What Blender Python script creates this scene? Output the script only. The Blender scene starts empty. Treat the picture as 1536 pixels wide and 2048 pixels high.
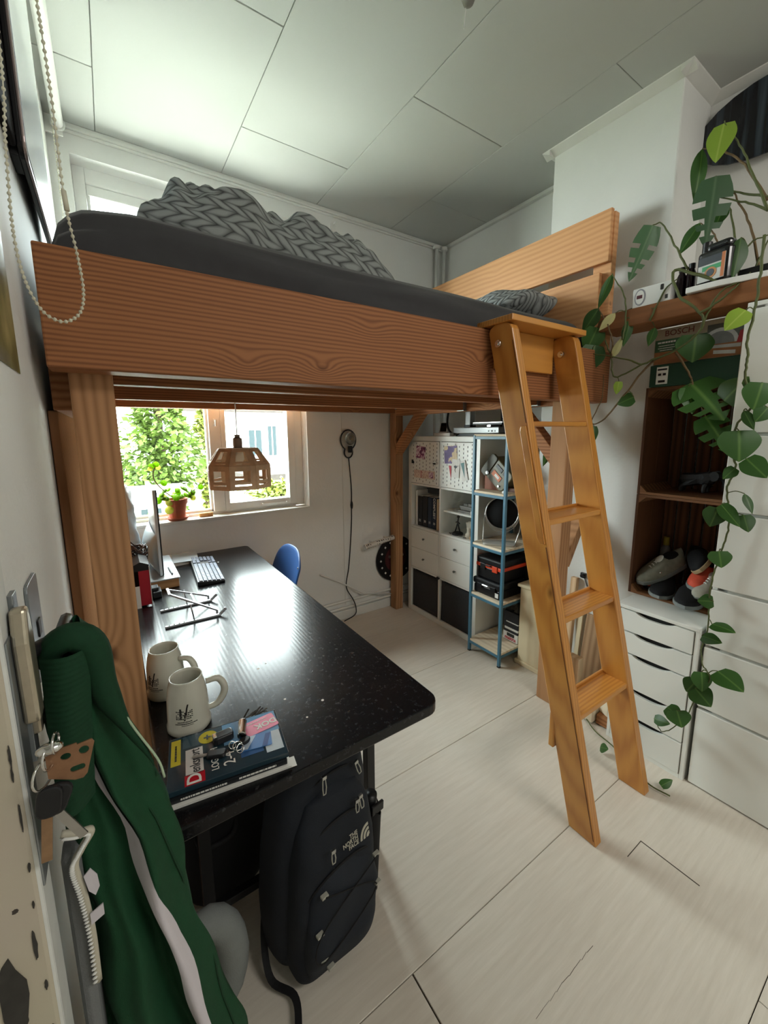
import bpy, bmesh, math, random
from mathutils import Vector, Matrix
random.seed(7)
SC = bpy.context.scene
SC.cycles.max_bounces = 5; SC.cycles.diffuse_bounces = 4; SC.cycles.glossy_bounces = 2; SC.cycles.transmission_bounces = 3; SC.cycles.transparent_max_bounces = 6
SC.cycles.caustics_reflective = False; SC.cycles.caustics_refractive = False
COL = SC.collection
R_ = math.radians

# ---------------------------------------------------------------- camera
def cam_matrix(yaw, pitch, roll, loc):
    f = Vector((math.sin(yaw)*math.cos(pitch), math.cos(yaw)*math.cos(pitch), -math.sin(pitch)))
    r = Vector((math.cos(yaw), -math.sin(yaw), 0.0))
    d = f.cross(r)
    cr, sr = math.cos(roll), math.sin(roll)
    r2 = cr*r + sr*d
    d2 = -sr*r + cr*d
    m = Matrix.Identity(4)
    for i in range(3):
        m[i][0] = r2[i]; m[i][1] = -d2[i]; m[i][2] = -f[i]; m[i][3] = loc[i]
    return m
cd = bpy.data.cameras.new('camera')
cam = bpy.data.objects.new('camera', cd); COL.objects.link(cam)
cam.matrix_world = cam_matrix(0.586001, 0.1546052, 0.00865302, (0, 0, 1.5))
cd.sensor_fit = 'VERTICAL'; cd.sensor_height = 36.0
cd.lens = 804.086*36.0/2048.0
cd.shift_x = (768-758.294)/2048.0
cd.shift_y = (990.780-1024)/2048.0
cd.clip_start = 0.02; cd.clip_end = 300
SC.camera = cam

# ---------------------------------------------------------------- world, lights, exposure
world = bpy.data.worlds.new('overcast_sky'); SC.world = world
world.use_nodes = True
wn = world.node_tree.nodes; wl = world.node_tree.links
bg = wn['Background']; bg.inputs[0].default_value = (0.90, 0.97, 0.98, 1); bg.inputs[1].default_value = 22.0
SC.view_settings.view_transform = 'Standard'; SC.view_settings.look = 'None'
SC.view_settings.exposure = 0.64; SC.view_settings.gamma = 1.0
SC.view_settings.use_curve_mapping = False

def area(name, loc, rot, sx, sy, power, color=(1, 1, 1), portal=False):
    l = bpy.data.lights.new(name, 'AREA'); l.shape = 'RECTANGLE'; l.size = sx; l.size_y = sy
    l.energy = power; l.color = color
    if portal: l.cycles.is_portal = True
    o = bpy.data.objects.new(name, l); COL.objects.link(o); o.location = loc; o.rotation_euler = rot
    o['kind'] = 'helper'
    return o
# daylight through the window (portal guides the sky light), added fill lamp out of view behind the camera
area('window_daylight_portal', (0.58, 2.93, 1.9), (R_(-90), 0, 0), 1.26, 2.0, 1, portal=True)
area('added_fill_light', (1.35, -1.2, 2.85), (R_(22), 0, 0), 1.0, 0.6, 17, (1.0, 0.96, 0.90))

# ---------------------------------------------------------------- materials
MATS = {}
def _mat(name):
    m = bpy.data.materials.new(name); m.use_nodes = True
    MATS[name] = m
    return m, m.node_tree.nodes, m.node_tree.links, m.node_tree.nodes['Principled BSDF']
def srgb(r, g, b):
    f = lambda c: (c/255/12.92) if c/255 <= 0.04045 else ((c/255+0.055)/1.055)**2.4
    return (f(r), f(g), f(b), 1)
def mat(name, col, rough=0.5, metal=0.0, var=0.08, vscale=12, bump=0.0, bscale=200, coat=0.0, spec=0.5, trans=0.0, ior=1.45, emit=None, estr=0, sss=0, sheen=0.0):
    m, n, l, p = _mat(name)
    c = srgb(*col)
    p.inputs['Roughness'].default_value = rough; p.inputs['Metallic'].default_value = metal
    p.inputs['Specular IOR Level'].default_value = spec
    p.inputs['Coat Weight'].default_value = coat
    p.inputs['Transmission Weight'].default_value = trans; p.inputs['IOR'].default_value = ior
    p.inputs['Sheen Weight'].default_value = sheen
    if emit: p.inputs['Emission Color'].default_value = srgb(*emit); p.inputs['Emission Strength'].default_value = estr
    tc = n.new('ShaderNodeTexCoord')
    if var > 0:
        nz = n.new('ShaderNodeTexNoise'); nz.inputs['Scale'].default_value = vscale; nz.inputs['Detail'].default_value = 4
        l.new(tc.outputs['Object'], nz.inputs['Vector'])
        rp = n.new('ShaderNodeValToRGB')
        rp.color_ramp.elements[0].position = 0.3; rp.color_ramp.elements[1].position = 0.7
        rp.color_ramp.elements[0].color = tuple(x*(1-var) for x in c[:3])+(1,)
        rp.color_ramp.elements[1].color = tuple(min(1, x*(1+var)) for x in c[:3])+(1,)
        l.new(nz.outputs['Fac'], rp.inputs['Fac']); l.new(rp.outputs['Color'], p.inputs['Base Color'])
    else:
        p.inputs['Base Color'].default_value = c
    if bump > 0:
        nb = n.new('ShaderNodeTexNoise'); nb.inputs['Scale'].default_value = bscale; nb.inputs['Detail'].default_value = 3
        l.new(tc.outputs['Object'], nb.inputs['Vector'])
        bp = n.new('ShaderNodeBump'); bp.inputs['Strength'].default_value = bump; bp.inputs['Distance'].default_value = 0.004
        l.new(nb.outputs['Fac'], bp.inputs['Height']); l.new(bp.outputs['Normal'], p.inputs['Normal'])
    return m
def wood(name, dark, light, axis='x', lines=28, dist=4.0, knots=0.0, rough=0.55, coat=0.0, fine=0.35, knotcol=(70, 38, 18), across='z', bump=0.04, tint=None, spec=None, kbend=0.05):
    """lumber: growth lines along the axis, broad tone drift, a few knots"""
    m, n, l, p = _mat(name)
    p.inputs['Roughness'].default_value = rough; p.inputs['Coat Weight'].default_value = coat
    p.inputs['Coat Roughness'].default_value = 0.25
    p.inputs['Specular IOR Level'].default_value = spec if spec is not None else (0.5 if coat else 0.22)
    tc = n.new('ShaderNodeTexCoord'); mp = n.new('ShaderNodeMapping')
    sc = {'x': (0.07, 1, 1), 'y': (1, 0.07, 1), 'z': (1, 1, 0.07)}[axis]
    mp.inputs['Scale'].default_value = sc
    l.new(tc.outputs['Object'], mp.inputs['Vector'])
    vo = n.new('ShaderNodeTexVoronoi'); vo.inputs['Scale'].default_value = 5.5
    mk = n.new('ShaderNodeMapping'); mk.inputs['Scale'].default_value = {'x': (0.55, 1, 1), 'y': (1, 0.55, 1), 'z': (1, 1, 0.55)}[axis]
    l.new(tc.outputs['Object'], mk.inputs['Vector']); l.new(mk.outputs['Vector'], vo.inputs['Vector'])
    # growth lines: position across the board, warped by slow and quick noise
    def nse(scale, squash, det):
        mm = n.new('ShaderNodeMapping'); mm.inputs['Scale'].default_value = {'x': (squash, 1, 1), 'y': (1, squash, 1), 'z': (1, 1, squash)}[axis]
        l.new(tc.outputs['Object'], mm.inputs['Vector'])
        q = n.new('ShaderNodeTexNoise'); q.inputs['Scale'].default_value = scale; q.inputs['Detail'].default_value = det
        l.new(mm.outputs['Vector'], q.inputs['Vector']); return q.outputs['Fac']
    def mth(op, a, b_):
        x = n.new('ShaderNodeMath'); x.operation = op
        for k, q in enumerate((a, b_)):
            if isinstance(q, (int, float)): x.inputs[k].default_value = q
            else: l.new(q, x.inputs[k])
        return x.outputs[0]
    sp = n.new('ShaderNodeSeparateXYZ'); l.new(tc.outputs['Object'], sp.inputs[0])
    pos = sp.outputs['xyz'.index(across)]
    pos = mth('ADD', pos, mth('MULTIPLY', nse(2.6, 0.22, 1), 0.018*dist))
    pos = mth('ADD', pos, mth('MULTIPLY', nse(22, 0.06, 2), 0.012))
    kb = mth('MULTIPLY', mth('POWER', mth('SUBTRACT', 1.0, mth('MINIMUM', mth('MULTIPLY', vo.outputs['Distance'], 2.2), 1.0)), 3.0), kbend if knots > 0 else 0.0)
    pos = mth('ADD', pos, kb)
    sw = mth('MULTIPLY', mth('ADD', mth('SINE', mth('MULTIPLY', pos, lines*20.0), 0.0), 1.0), 0.5)
    class _o: outputs = {'Fac': mth('POWER', sw, 0.7)}
    wv = _o
    nz = n.new('ShaderNodeTexNoise'); nz.inputs['Scale'].default_value = 60; nz.inputs['Detail'].default_value = 5
    l.new(mp.outputs['Vector'], nz.inputs['Vector'])
    nb = n.new('ShaderNodeTexNoise'); nb.inputs['Scale'].default_value = 5; nb.inputs['Detail'].default_value = 3
    l.new(mp.outputs['Vector'], nb.inputs['Vector'])
    def mix(fac, a, b):
        x = n.new('ShaderNodeMix'); x.data_type = 'FLOAT'; x.inputs[0].default_value = fac
        l.new(a, x.inputs[2]); l.new(b, x.inputs[3]); return x.outputs[0]
    v = mix(fine, wv.outputs['Fac'], nz.outputs['Fac'])
    v = mix(0.35, v, nb.outputs['Fac'])
    rp = n.new('ShaderNodeValToRGB')
    rp.color_ramp.elements[0].position = 0.22; rp.color_ramp.elements[1].position = 0.72
    rp.color_ramp.elements[0].color = srgb(*dark); rp.color_ramp.elements[1].color = srgb(*light)
    l.new(v, rp.inputs['Fac'])
    out = rp.outputs['Color']
    if knots > 0:
        kr = n.new('ShaderNodeValToRGB'); kr.color_ramp.elements[0].position = 0.0; kr.color_ramp.elements[1].position = knots
        kr.color_ramp.elements[0].color = (1, 1, 1, 1); kr.color_ramp.elements[1].color = (0, 0, 0, 1)
        l.new(vo.outputs['Distance'], kr.inputs['Fac'])
        mx = n.new('ShaderNodeMix'); mx.data_type = 'RGBA'
        l.new(kr.outputs['Color'], mx.inputs[0]); l.new(out, mx.inputs[6]); mx.inputs[7].default_value = srgb(*knotcol)
        out = mx.outputs[2]
    l.new(out, p.inputs['Base Color'])
    bp = n.new('ShaderNodeBump'); bp.inputs['Strength'].default_value = bump; bp.inputs['Distance'].default_value = 0.002
    l.new(v, bp.inputs['Height']); l.new(bp.outputs['Normal'], p.inputs['Normal'])
    return m

WALL = mat('white_wall_paint', (232, 232, 228), 0.7, var=0.03, vscale=3, bump=0.25, bscale=60)
CEIL = mat('ceiling_board', (192, 194, 189), 0.75, var=0.015, vscale=2, bump=0.06, bscale=300)
TRIMW = mat('white_gloss_paint', (226, 226, 220), 0.35, var=0.02)
SEAM = mat('seam_grey', (150, 152, 146), 0.8, var=0.05)  # grey of the ceiling slab seen in the panel joints
WINW = mat('window_white_lacquer', (232, 232, 228), 0.3, var=0.02)
WHITE = mat('white_laminate', (234, 235, 229), 0.35, var=0.015, vscale=4)
WHITEM = mat('white_plastic', (228, 228, 224), 0.4, var=0.01)
OFFW = mat('cream_paint', (222, 206, 172), 0.45, var=0.05, vscale=6)
DGREY = mat('dark_grey_fabric_box', (54, 54, 56), 0.85, var=0.1, vscale=90, bump=0.2, bscale=500)
SHEET = mat('charcoal_sheet', (58, 58, 60), 0.85, var=0.06, vscale=25, bump=0.15, bscale=700, sheen=0.2)
BLACKM = mat('black_steel', (22, 22, 23), 0.45, var=0.05)
BLACKP = mat('black_plastic', (20, 20, 22), 0.4, var=0.05)
STEEL = mat('brushed_steel', (190, 190, 188), 0.3, 1.0, var=0.06, vscale=60)
CHROME = mat('chrome', (220, 220, 218), 0.12, 1.0, var=0)
ZINC = mat('zinc_bracket', (150, 152, 150), 0.45, 0.9, var=0.1, vscale=40)
BLUEM = mat('blue_powder_steel', (72, 116, 138), 0.4, var=0.04)
BED_X = wood('douglas_shaded_beam_x', (118, 74, 46), (160, 106, 68), 'x', 30, 2.4, 0.075, 0.6, across='z', fine=0.3)  # darker than the other bed timber: shade on the front beam put into the colour
BED_Y = wood('douglas_beam_y', (140, 90, 56), (182, 126, 84), 'y', 16, 4.0, 0.08, 0.6, across='z')
BED_Z = wood('douglas_post_z', (146, 104, 70), (184, 138, 98), 'z', 15, 6.0, 0.09, 0.6, across='x', fine=0.45)
PLANKW = wood('wall_plank_wood', (128, 88, 60), (166, 122, 88), 'z', 15, 6.0, 0.0, 1.0, across='y', spec=0.0)
HEADB = wood('headboard_wood', (206, 146, 96), (226, 170, 120), 'y', 12, 5.5, 0.08, 0.5, across='z', fine=0.5)
LADD = wood('varnished_ladder_wood', (176, 112, 46), (202, 140, 64), 'z', 22, 5.0, 0.10, 0.35, 0.35, across='x', kbend=0.02, knotcol=(92, 48, 14))
LADDX = wood('varnished_tread_wood', (178, 114, 48), (204, 142, 66), 'x', 22, 5.0, 0.10, 0.35, 0.35, across='y', kbend=0.02, knotcol=(92, 48, 14))
CRATE = wood('dark_crate_wood', (62, 38, 24), (104, 66, 42), 'z', 10, 4.0, 0.0, 0.7, across='y')
CRATEY = wood('dark_crate_wood_y', (84, 54, 34), (132, 90, 58), 'y', 10, 4.0, 0.0, 0.7, across='x')
RAWW = wood('raw_pine', (196, 160, 122), (226, 196, 160), 'z', 10, 4.0, 0.0, 0.65, across='y')
RAWY = wood('pale_plywood', (214, 196, 168), (234, 220, 196), 'y', 8, 4.0, 0.0, 0.6, across='x')
SHELFW = wood('shelf_plank_wood', (120, 76, 44), (170, 116, 74), 'y', 14, 4.0, 0.03, 0.65, across='x')

# ---------------------------------------------------------------- mesh builder
W = {}
def axes_from(z):
    z = Vector(z).normalized()
    a = Vector((0, 0, 1)) if abs(z.z) < 0.9 else Vector((1, 0, 0))
    x = a.cross(z).normalized(); y = z.cross(x)
    return x, y, z
class B:
    def __init__(s, M=None):
        s.v = []; s.f = []; s.M = M
    def add(s, vs, fs):
        o = len(s.v)
        M = s.M
        s.v += [(M @ Vector(v)) if M else Vector(v) for v in vs]
        s.f += [tuple(i+o for i in f) for f in fs]
        return s
    def box(s, x0, x1, y0, y1, z0, z1, T=None):
        vs = [(x, y, z) for z in (z0, z1) for y in (y0, y1) for x in (x0, x1)]
        if T: vs = [T @ Vector(v) for v in vs]
        return s.add(vs, [(0, 2, 3, 1), (4, 5, 7, 6), (0, 1, 5, 4), (2, 6, 7, 3), (0, 4, 6, 2), (1, 3, 7, 5)])
    def bar(s, p0, p1, w, h, up=(0, 0, 1), ext=0):
        """square bar from p0 to p1, w across, h along up"""
        p0 = Vector(p0); p1 = Vector(p1); d = (p1-p0).normalized()
        p0 = p0-d*ext; p1 = p1+d*ext
        sx = d.cross(Vector(up))
        if sx.length < 1e-4: sx = d.cross(Vector((1, 0, 0)))
        sx.normalize(); sy = sx.cross(d)
        vs = []
        for p in (p0, p1):
            for a, b in ((-1, -1), (1, -1), (1, 1), (-1, 1)): vs.append(p+sx*(a*w/2)+sy*(b*h/2))
        return s.add(vs, [(3, 2, 1, 0), (4, 5, 6, 7), (0, 1, 5, 4), (1, 2, 6, 5), (2, 3, 7, 6), (3, 0, 4, 7)])
    def cyl(s, p0, p1, r0, r1=None, n=12, cap=True):
        r1 = r0 if r1 is None else r1
        p0 = Vector(p0); p1 = Vector(p1); x, y, z = axes_from(p1-p0)
        vs = []
        for p, r in ((p0, r0), (p1, r1)):
            for i in range(n):
                a = 2*math.pi*i/n; vs.append(p+x*(r*math.cos(a))+y*(r*math.sin(a)))
        fs = [(i, (i+1) % n, n+(i+1) % n, n+i) for i in range(n)]
        if cap: fs += [tuple(range(n-1, -1, -1)), tuple(range(n, 2*n))]
        return s.add(vs, fs)
    def tube(s, pts, r, n=6, cap=True):
        pts = [Vector(p) for p in pts]; k = len(pts)
        rr = r if isinstance(r, (list, tuple)) else [r]*k
        vs = []; x = None
        for i, p in enumerate(pts):
            t = (pts[min(i+1, k-1)]-pts[max(i-1, 0)]).normalized()
            if x is None: x = axes_from(t)[0]
            else:
                x = x-t*x.dot(t)
                x = x.normalized() if x.length > 1e-5 else axes_from(t)[0]
            y = t.cross(x)
            for j in range(n):
                a = 2*math.pi*j/n; vs.append(p+x*(rr[i]*math.cos(a))+y*(rr[i]*math.sin(a)))
        fs = [(i*n+j, i*n+(j+1) % n, (i+1)*n+(j+1) % n, (i+1)*n+j) for i in range(k-1) for j in range(n)]
        if cap: fs += [tuple(range(n-1, -1, -1)), tuple(range((k-1)*n, k*n))]
        return s.add(vs, fs)
    def lathe(s, prof, c=(0, 0, 0), n=24, T=None, close=False):
        c = Vector(c); vs = []; k = len(prof)
        for r, z in prof:
            for j in range(n):
                a = 2*math.pi*j/n; v = Vector((r*math.cos(a), r*math.sin(a), z))
                vs.append((T @ v if T else v)+c)
        fs = [(i*n+j, i*n+(j+1) % n, (i+1)*n+(j+1) % n, (i+1)*n+j) for i in range(k-1) for j in range(n)]
        if close:
            fs += [((k-1)*n+j, (k-1)*n+(j+1) % n, (j+1) % n, j) for j in range(n)]
        else:
            if prof[0][0] > 1e-5: fs.append(tuple(range(n-1, -1, -1)))
            if prof[-1][0] > 1e-5: fs.append(tuple(range((k-1)*n, k*n)))
        return s.add(vs, fs)
    def prism(s, poly, axis, a, b, T=None):
        n = len(poly)
        def mk(p, t):
            v = {'x': (t, p[0], p[1]), 'y': (p[0], t, p[1]), 'z': (p[0], p[1], t)}[axis]
            return T @ Vector(v) if T else v
        vs = [mk(p, a) for p in poly]+[mk(p, b) for p in poly]
        fs = [tuple(range(n-1, -1, -1)), tuple(range(n, 2*n))]+[(i, (i+1) % n, n+(i+1) % n, n+i) for i in range(n)]
        return s.add(vs, fs)
    def sheet(s, fn, nu, nv, wrapu=False):
        vs = [fn(i/(nu if wrapu else nu-1), j/(nv-1)) for j in range(nv) for i in range(nu)]
        fs = [(j*nu+i, j*nu+(i+1) % nu, (j+1)*nu+(i+1) % nu, (j+1)*nu+i) for j in range(nv-1) for i in range(nu if wrapu else nu-1)]
        return s.add(vs, fs)
    def ball(s, c, r, nu=14, nv=8, T=None):
        r = (r, r, r) if isinstance(r, (int, float)) else r
        c = Vector(c); vs = []
        for j in range(nv+1):
            ph = -math.pi/2+math.pi*j/nv
            for i in range(nu):
                a = 2*math.pi*i/nu
                v = Vector((r[0]*math.cos(ph)*math.cos(a), r[1]*math.cos(ph)*math.sin(a), r[2]*math.sin(ph)))
                vs.append((T @ v if T else v)+c)
        return s.add(vs, [(j*nu+i, j*nu+(i+1) % nu, (j+1)*nu+(i+1) % nu, (j+1)*nu+i) for j in range(nv) for i in range(nu)])
    def text(s, txt, size, T, depth=0.0004, align='CENTER', bold=0.0, sx=1.0):
        cu = bpy.data.curves.new('lettering_curve', 'FONT'); cu.body = txt; cu.size = size; cu.align_x = align; cu.align_y = 'CENTER'
        cu.extrude = depth; cu.offset = bold; cu.resolution_u = 3
        o = bpy.data.objects.new('lettering_curve', cu); COL.objects.link(o)
        dg = bpy.context.evaluated_depsgraph_get(); me = o.evaluated_get(dg).to_mesh()
        vs = [T @ Vector((v.co.x*sx, v.co.y, v.co.z)) for v in me.vertices]; fs = [tuple(p.vertices) for p in me.polygons]
        s.add(vs, fs)
        bpy.data.objects.remove(o); bpy.data.curves.remove(cu)
        return s
    def mesh(s, name, mat_, smooth=False, off=Vector((0, 0, 0)), inv=None):
        me = bpy.data.meshes.new(name)
        vs = [(inv @ v) if inv else (v-off) for v in s.v]
        me.from_pydata([tuple(v) for v in vs], [], s.f)
        bm = bmesh.new(); bm.from_mesh(me)
        bmesh.ops.remove_doubles(bm, verts=bm.verts, dist=1e-6)
        bmesh.ops.recalc_face_normals(bm, faces=bm.faces)
        bm.to_mesh(me); bm.free()
        if smooth: me.polygons.foreach_set('use_smooth', [True]*len(me.polygons))
        me.materials.append(mat_)
        me.update()
        return me
    def build(s, name, mat_, parent=None, bevel=0.0, smooth=False, sub=0, solid=0.0, seg=2):
        inv = None; off = Vector((0, 0, 0))
        if parent is not None: inv = W[parent.name].inverted()
        else:
            xs = [v.x for v in s.v]; ys = [v.y for v in s.v]; zs = [v.z for v in s.v]
            off = Vector(((min(xs)+max(xs))/2, (min(ys)+max(ys))/2, min(zs)))
        me = s.mesh(name, mat_, smooth, off, inv)
        o = bpy.data.objects.new(name, me); COL.objects.link(o)
        if parent is not None:
            o.parent = parent; W[o.name] = W[parent.name]
        else:
            o.location = off; W[o.name] = Matrix.Translation(off)
        if solid: 
            m = o.modifiers.new('thickness', 'SOLIDIFY'); m.thickness = solid; m.offset = 0
        if bevel:
            m = o.modifiers.new('soft_edges', 'BEVEL'); m.width = bevel; m.segments = seg; m.limit_method = 'ANGLE'; m.angle_limit = R_(40)
            m.harden_normals = False
        if sub:
            m = o.modifiers.new('smooth_surface', 'SUBSURF'); m.levels = sub; m.render_levels = sub
        return o
def tag(o, label, cat, group=None, kind=None):
    o['label'] = label; o['category'] = cat
    if group: o['group'] = group
    if kind: o['kind'] = kind
    return o
def thing(name, label, cat, loc=(0, 0, 0), rz=0.0, group=None):
    o = bpy.data.objects.new(name, None); COL.objects.link(o); o.empty_display_size = 0.05
    o.location = loc; o.rotation_euler = (0, 0, rz)
    W[o.name] = Matrix.Translation(loc) @ Matrix.Rotation(rz, 4, 'Z')
    return tag(o, label, cat, group)
def struct(o):
    o['kind'] = 'structure'; return o
def sempty(name, loc):
    o = bpy.data.objects.new(name, None); COL.objects.link(o); o.location = loc
    o.empty_display_size = 0.05
    W[o.name] = Matrix.Translation(loc); o['kind'] = 'structure'; return o
def place(src_me, name, parent, M):
    """a part sharing mesh data, placed by world matrix"""
    o = bpy.data.objects.new(name, src_me); COL.objects.link(o); o.parent = parent
    o.matrix_local = W[parent.name].inverted() @ M
    W[o.name] = M
    return o
def TRS(loc, rx=0, ry=0, rz=0):
    return Matrix.Translation(loc) @ Matrix.Rotation(rz, 4, 'Z') @ Matrix.Rotation(ry, 4, 'Y') @ Matrix.Rotation(rx, 4, 'X')
def rot_to(zdir, up=(0, 0, 1)):
    z = Vector(zdir).normalized(); u = Vector(up)
    x = u.cross(z)
    if x.length < 1e-4: x = Vector((1, 0, 0)).cross(z)
    x.normalize(); y = z.cross(x)
    return Matrix(((x.x, y.x, z.x, 0), (x.y, y.y, z.y, 0), (x.z, y.z, z.z, 0), (0, 0, 0, 1)))
def rrect(w, h, r, n=4, cx=0, cy=0):
    out = []
    for sx, sy, a0 in ((1, 1, 0), (-1, 1, 90), (-1, -1, 180), (1, -1, 270)):
        for k in range(n+1):
            a = R_(a0+90*k/n); out.append((cx+sx*(w/2-r)+r*math.cos(a), cy+sy*(h/2-r)+r*math.sin(a)))
    return out
def spline(pts, n=6):
    """Catmull-Rom through points"""
    P = [Vector(p) for p in pts]; P = [P[0]*2-P[1]]+P+[P[-1]*2-P[-2]]
    out = []
    for i in range(1, len(P)-2):
        for k in range(n):
            t = k/n; a, b, c, d = P[i-1:i+3]
            out.append(0.5*((2*b)+(c-a)*t+(2*a-5*b+4*c-d)*t*t+(3*b-a-3*c+d)*t**3))
    out.append(P[-2]); return out
# ================================================================ THE ROOM
YB = 2.742; XR = 2.50; XL = -0.12; ZC = 3.028
def floor_mat():
    m, n, l, p = _mat('whitewashed_floor_board')
    p.inputs['Roughness'].default_value = 0.42
    tc = n.new('ShaderNodeTexCoord')
    mp = n.new('ShaderNodeMapping'); mp.inputs['Scale'].default_value = (0.6, 9, 1); l.new(tc.outputs['Object'], mp.inputs['Vector'])
    nz = n.new('ShaderNodeTexNoise'); nz.inputs['Scale'].default_value = 9; nz.inputs['Detail'].default_value = 8; nz.inputs['Roughness'].default_value = 0.65
    l.new(mp.outputs['Vector'], nz.inputs['Vector'])
    nl = n.new('ShaderNodeTexNoise'); nl.inputs['Scale'].default_value = 1.6; l.new(tc.outputs['Object'], nl.inputs['Vector'])
    mx = n.new('ShaderNodeMix'); mx.data_type = 'FLOAT'; mx.inputs[0].default_value = 0.4
    l.new(nz.outputs['Fac'], mx.inputs[2]); l.new(nl.outputs['Fac'], mx.inputs[3])
    rp = n.new('ShaderNodeValToRGB'); rp.color_ramp.elements[0].position = 0.32; rp.color_ramp.elements[1].position = 0.66
    rp.color_ramp.elements[0].color = srgb(200, 191, 176); rp.color_ramp.elements[1].color = srgb(219, 211, 198)
    l.new(mx.outputs[0], rp.inputs['Fac']); l.new(rp.outputs['Color'], p.inputs['Base Color'])
    bp = n.new('ShaderNodeBump'); bp.inputs['Strength'].default_value = 0.08; bp.inputs['Distance'].default_value = 0.002
    l.new(nz.outputs['Fac'], bp.inputs['Height']); l.new(bp.outputs['Normal'], p.inputs['Normal'])
    return m
FLOORM = floor_mat()
FGAP = mat('floor_gap_dark', (74, 66, 56), 0.9)
fl = struct(B().box(-1.0, 2.72, -1.8, YB+0.02, -0.08, -0.008).build('floor', FGAP))
rows = [-1.8, -1.509, -0.954, -0.399, 0.156, 0.711, 1.266, 1.821, 2.376, YB]
joints = {4: [0.569], 5: [0.12], 6: [0.46], 3: [1.3], 7: [-0.02], 8: [0.75]}
for i in range(len(rows)-1):
    xs = [-1.0]+joints.get(i, [])+[XR]
    for a, b in zip(xs, xs[1:]):
        g = 0.0035 if a == 0.569 else 0.001
        B().box(a+(g if a > -1 else 0), b-(0.001 if b < XR else 0), rows[i]+0.0011, rows[i+1]-0.0011, -0.008, 0.0).build('floor_panel', FLOORM, fl, bevel=0.0012, seg=1)
# the sawn patch in the floor beside the ladder
B().box(1.4975, 1.5015, 0.35, 0.531, -0.004, 0.0004).box(1.40, 1.4975, 0.5285, 0.531, -0.004, 0.0004).build('patch_saw_cut', FGAP, fl)
b = B(); rk = random.Random(3); px_ = 0.78
while px_ < 1.03:
    b.bar((px_, 0.4645+rk.uniform(-.002, .002), -0.001), (px_+0.03, 0.4645+rk.uniform(-.002, .002), -0.001), rk.uniform(0.0004, 0.0012), 0.0026); px_ += 0.03
o = b.build('floor_crack', FGAP, fl); o['kind'] = 'stuff'

ce = struct(B().box(-1.0, 2.75, -1.8, 3.0, ZC+0.012, ZC+0.1).build('ceiling', SEAM))
def cpan(x0, x1, ys):
    for a, b in zip(ys, ys[1:]):
        g = 0.0013
        B().box(x0+g, x1-g, a+g, b-g, ZC, ZC+0.012).build('ceiling_panel', CEIL, ce, bevel=0.002, seg=1)
cpan(-1.0, -0.53, [-1.8, -0.75, 0.47, 1.67, YB]); cpan(-0.53, 0.085, [-1.8, -0.12, 1.08, 2.283, YB])
cpan(0.085, 0.699, [-1.8, -0.72, 0.48, 1.681, YB]); cpan(0.699, 1.314, [-1.8, -0.12, 1.08, 2.279, YB])
cpan(1.314, 1.926, [-1.8, -0.72, 0.46, 1.663, YB]); cpan(1.926, XR, [-1.8, -0.13, 1.065, 2.257, YB])

# back wall with its window opening
WX0, WX1, WZ0, WZ1 = -0.035, 1.198, 0.965, 2.905
struct(B().box(-0.35, WX0, YB, YB+0.26, 0, ZC+0.02).box(WX1, 2.75, YB, YB+0.26, 0, ZC+0.02)
       .box(WX0, WX1, YB, YB+0.26, 0, WZ0-0.02).box(WX0, WX1, YB, YB+0.26, WZ1, ZC+0.02).build('wall_back', WALL))
struct(B().box(-0.35, XL, 0.56, YB, 0, ZC+0.02).build('wall_left', WALL))
struct(B().box(XR, XR+0.25, -1.8, YB, 0, ZC+0.02).build('wall_right', WALL))
struct(B().box(-1.0, 2.75, -2.0, -1.8, 0, ZC+0.02).build('wall_front', WALL))
struct(B().box(-1.2, -1.0, -2.0, 0.75, 0, ZC+0.02).box(-1.0, -0.35, 0.56, 0.75, 0, ZC+0.02).build('wall_hall', WALL))
struct(B().box(2.205, XR, 0.915, 1.53, 0, ZC).build('wall_chimney', WALL, bevel=0.006))
# crown mouldings
def crown(name, pts):
    """flat cove strips along wall tops: pts = (x0,x1,y0,y1)"""
    b = B()
    for x0, x1, y0, y1 in pts:
        b.box(x0, x1, y0, y1, ZC-0.024, ZC)
    return struct(b.build(name, TRIMW, bevel=0.004))
crown('trim_1', [(XL, XR-0.03, YB-0.03, YB)])
struct(B().box(XL, XR-0.02, YB-0.018, YB, ZC-0.036, ZC-0.024).build('trim_2', TRIMW, bevel=0.004))
crown('trim_3', [(XR-0.03, XR, 1.58, YB)])
b = B()
prof = [(0, 0), (0.046, 0), (0.044, -0.004), (0.006, -0.026), (0, -0.028)]
b.prism([(2.205-a, ZC+z) for a, z in prof], 'y', 0.869, 1.576)
b.prism([(0.915-a, ZC+z) for a, z in prof], 'x', 2.159, XR)
b.prism([(1.53+a, ZC+z) for a, z in prof], 'x', 2.159, XR)
struct(b.build('trim_4', TRIMW))
struct(B().prism([(XR-a, ZC+z) for a, z in prof], 'y', -1.8, 0.915).build('trim_5', TRIMW))
struct(B().box(1.2, XR, YB-0.014, YB, 0, 0.075).build('baseboard_back', TRIMW, bevel=0.004))
struct(B().box(XR-0.014, XR, 1.54, YB-0.02, 0, 0.075).build('baseboard_right', TRIMW, bevel=0.004))

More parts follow.
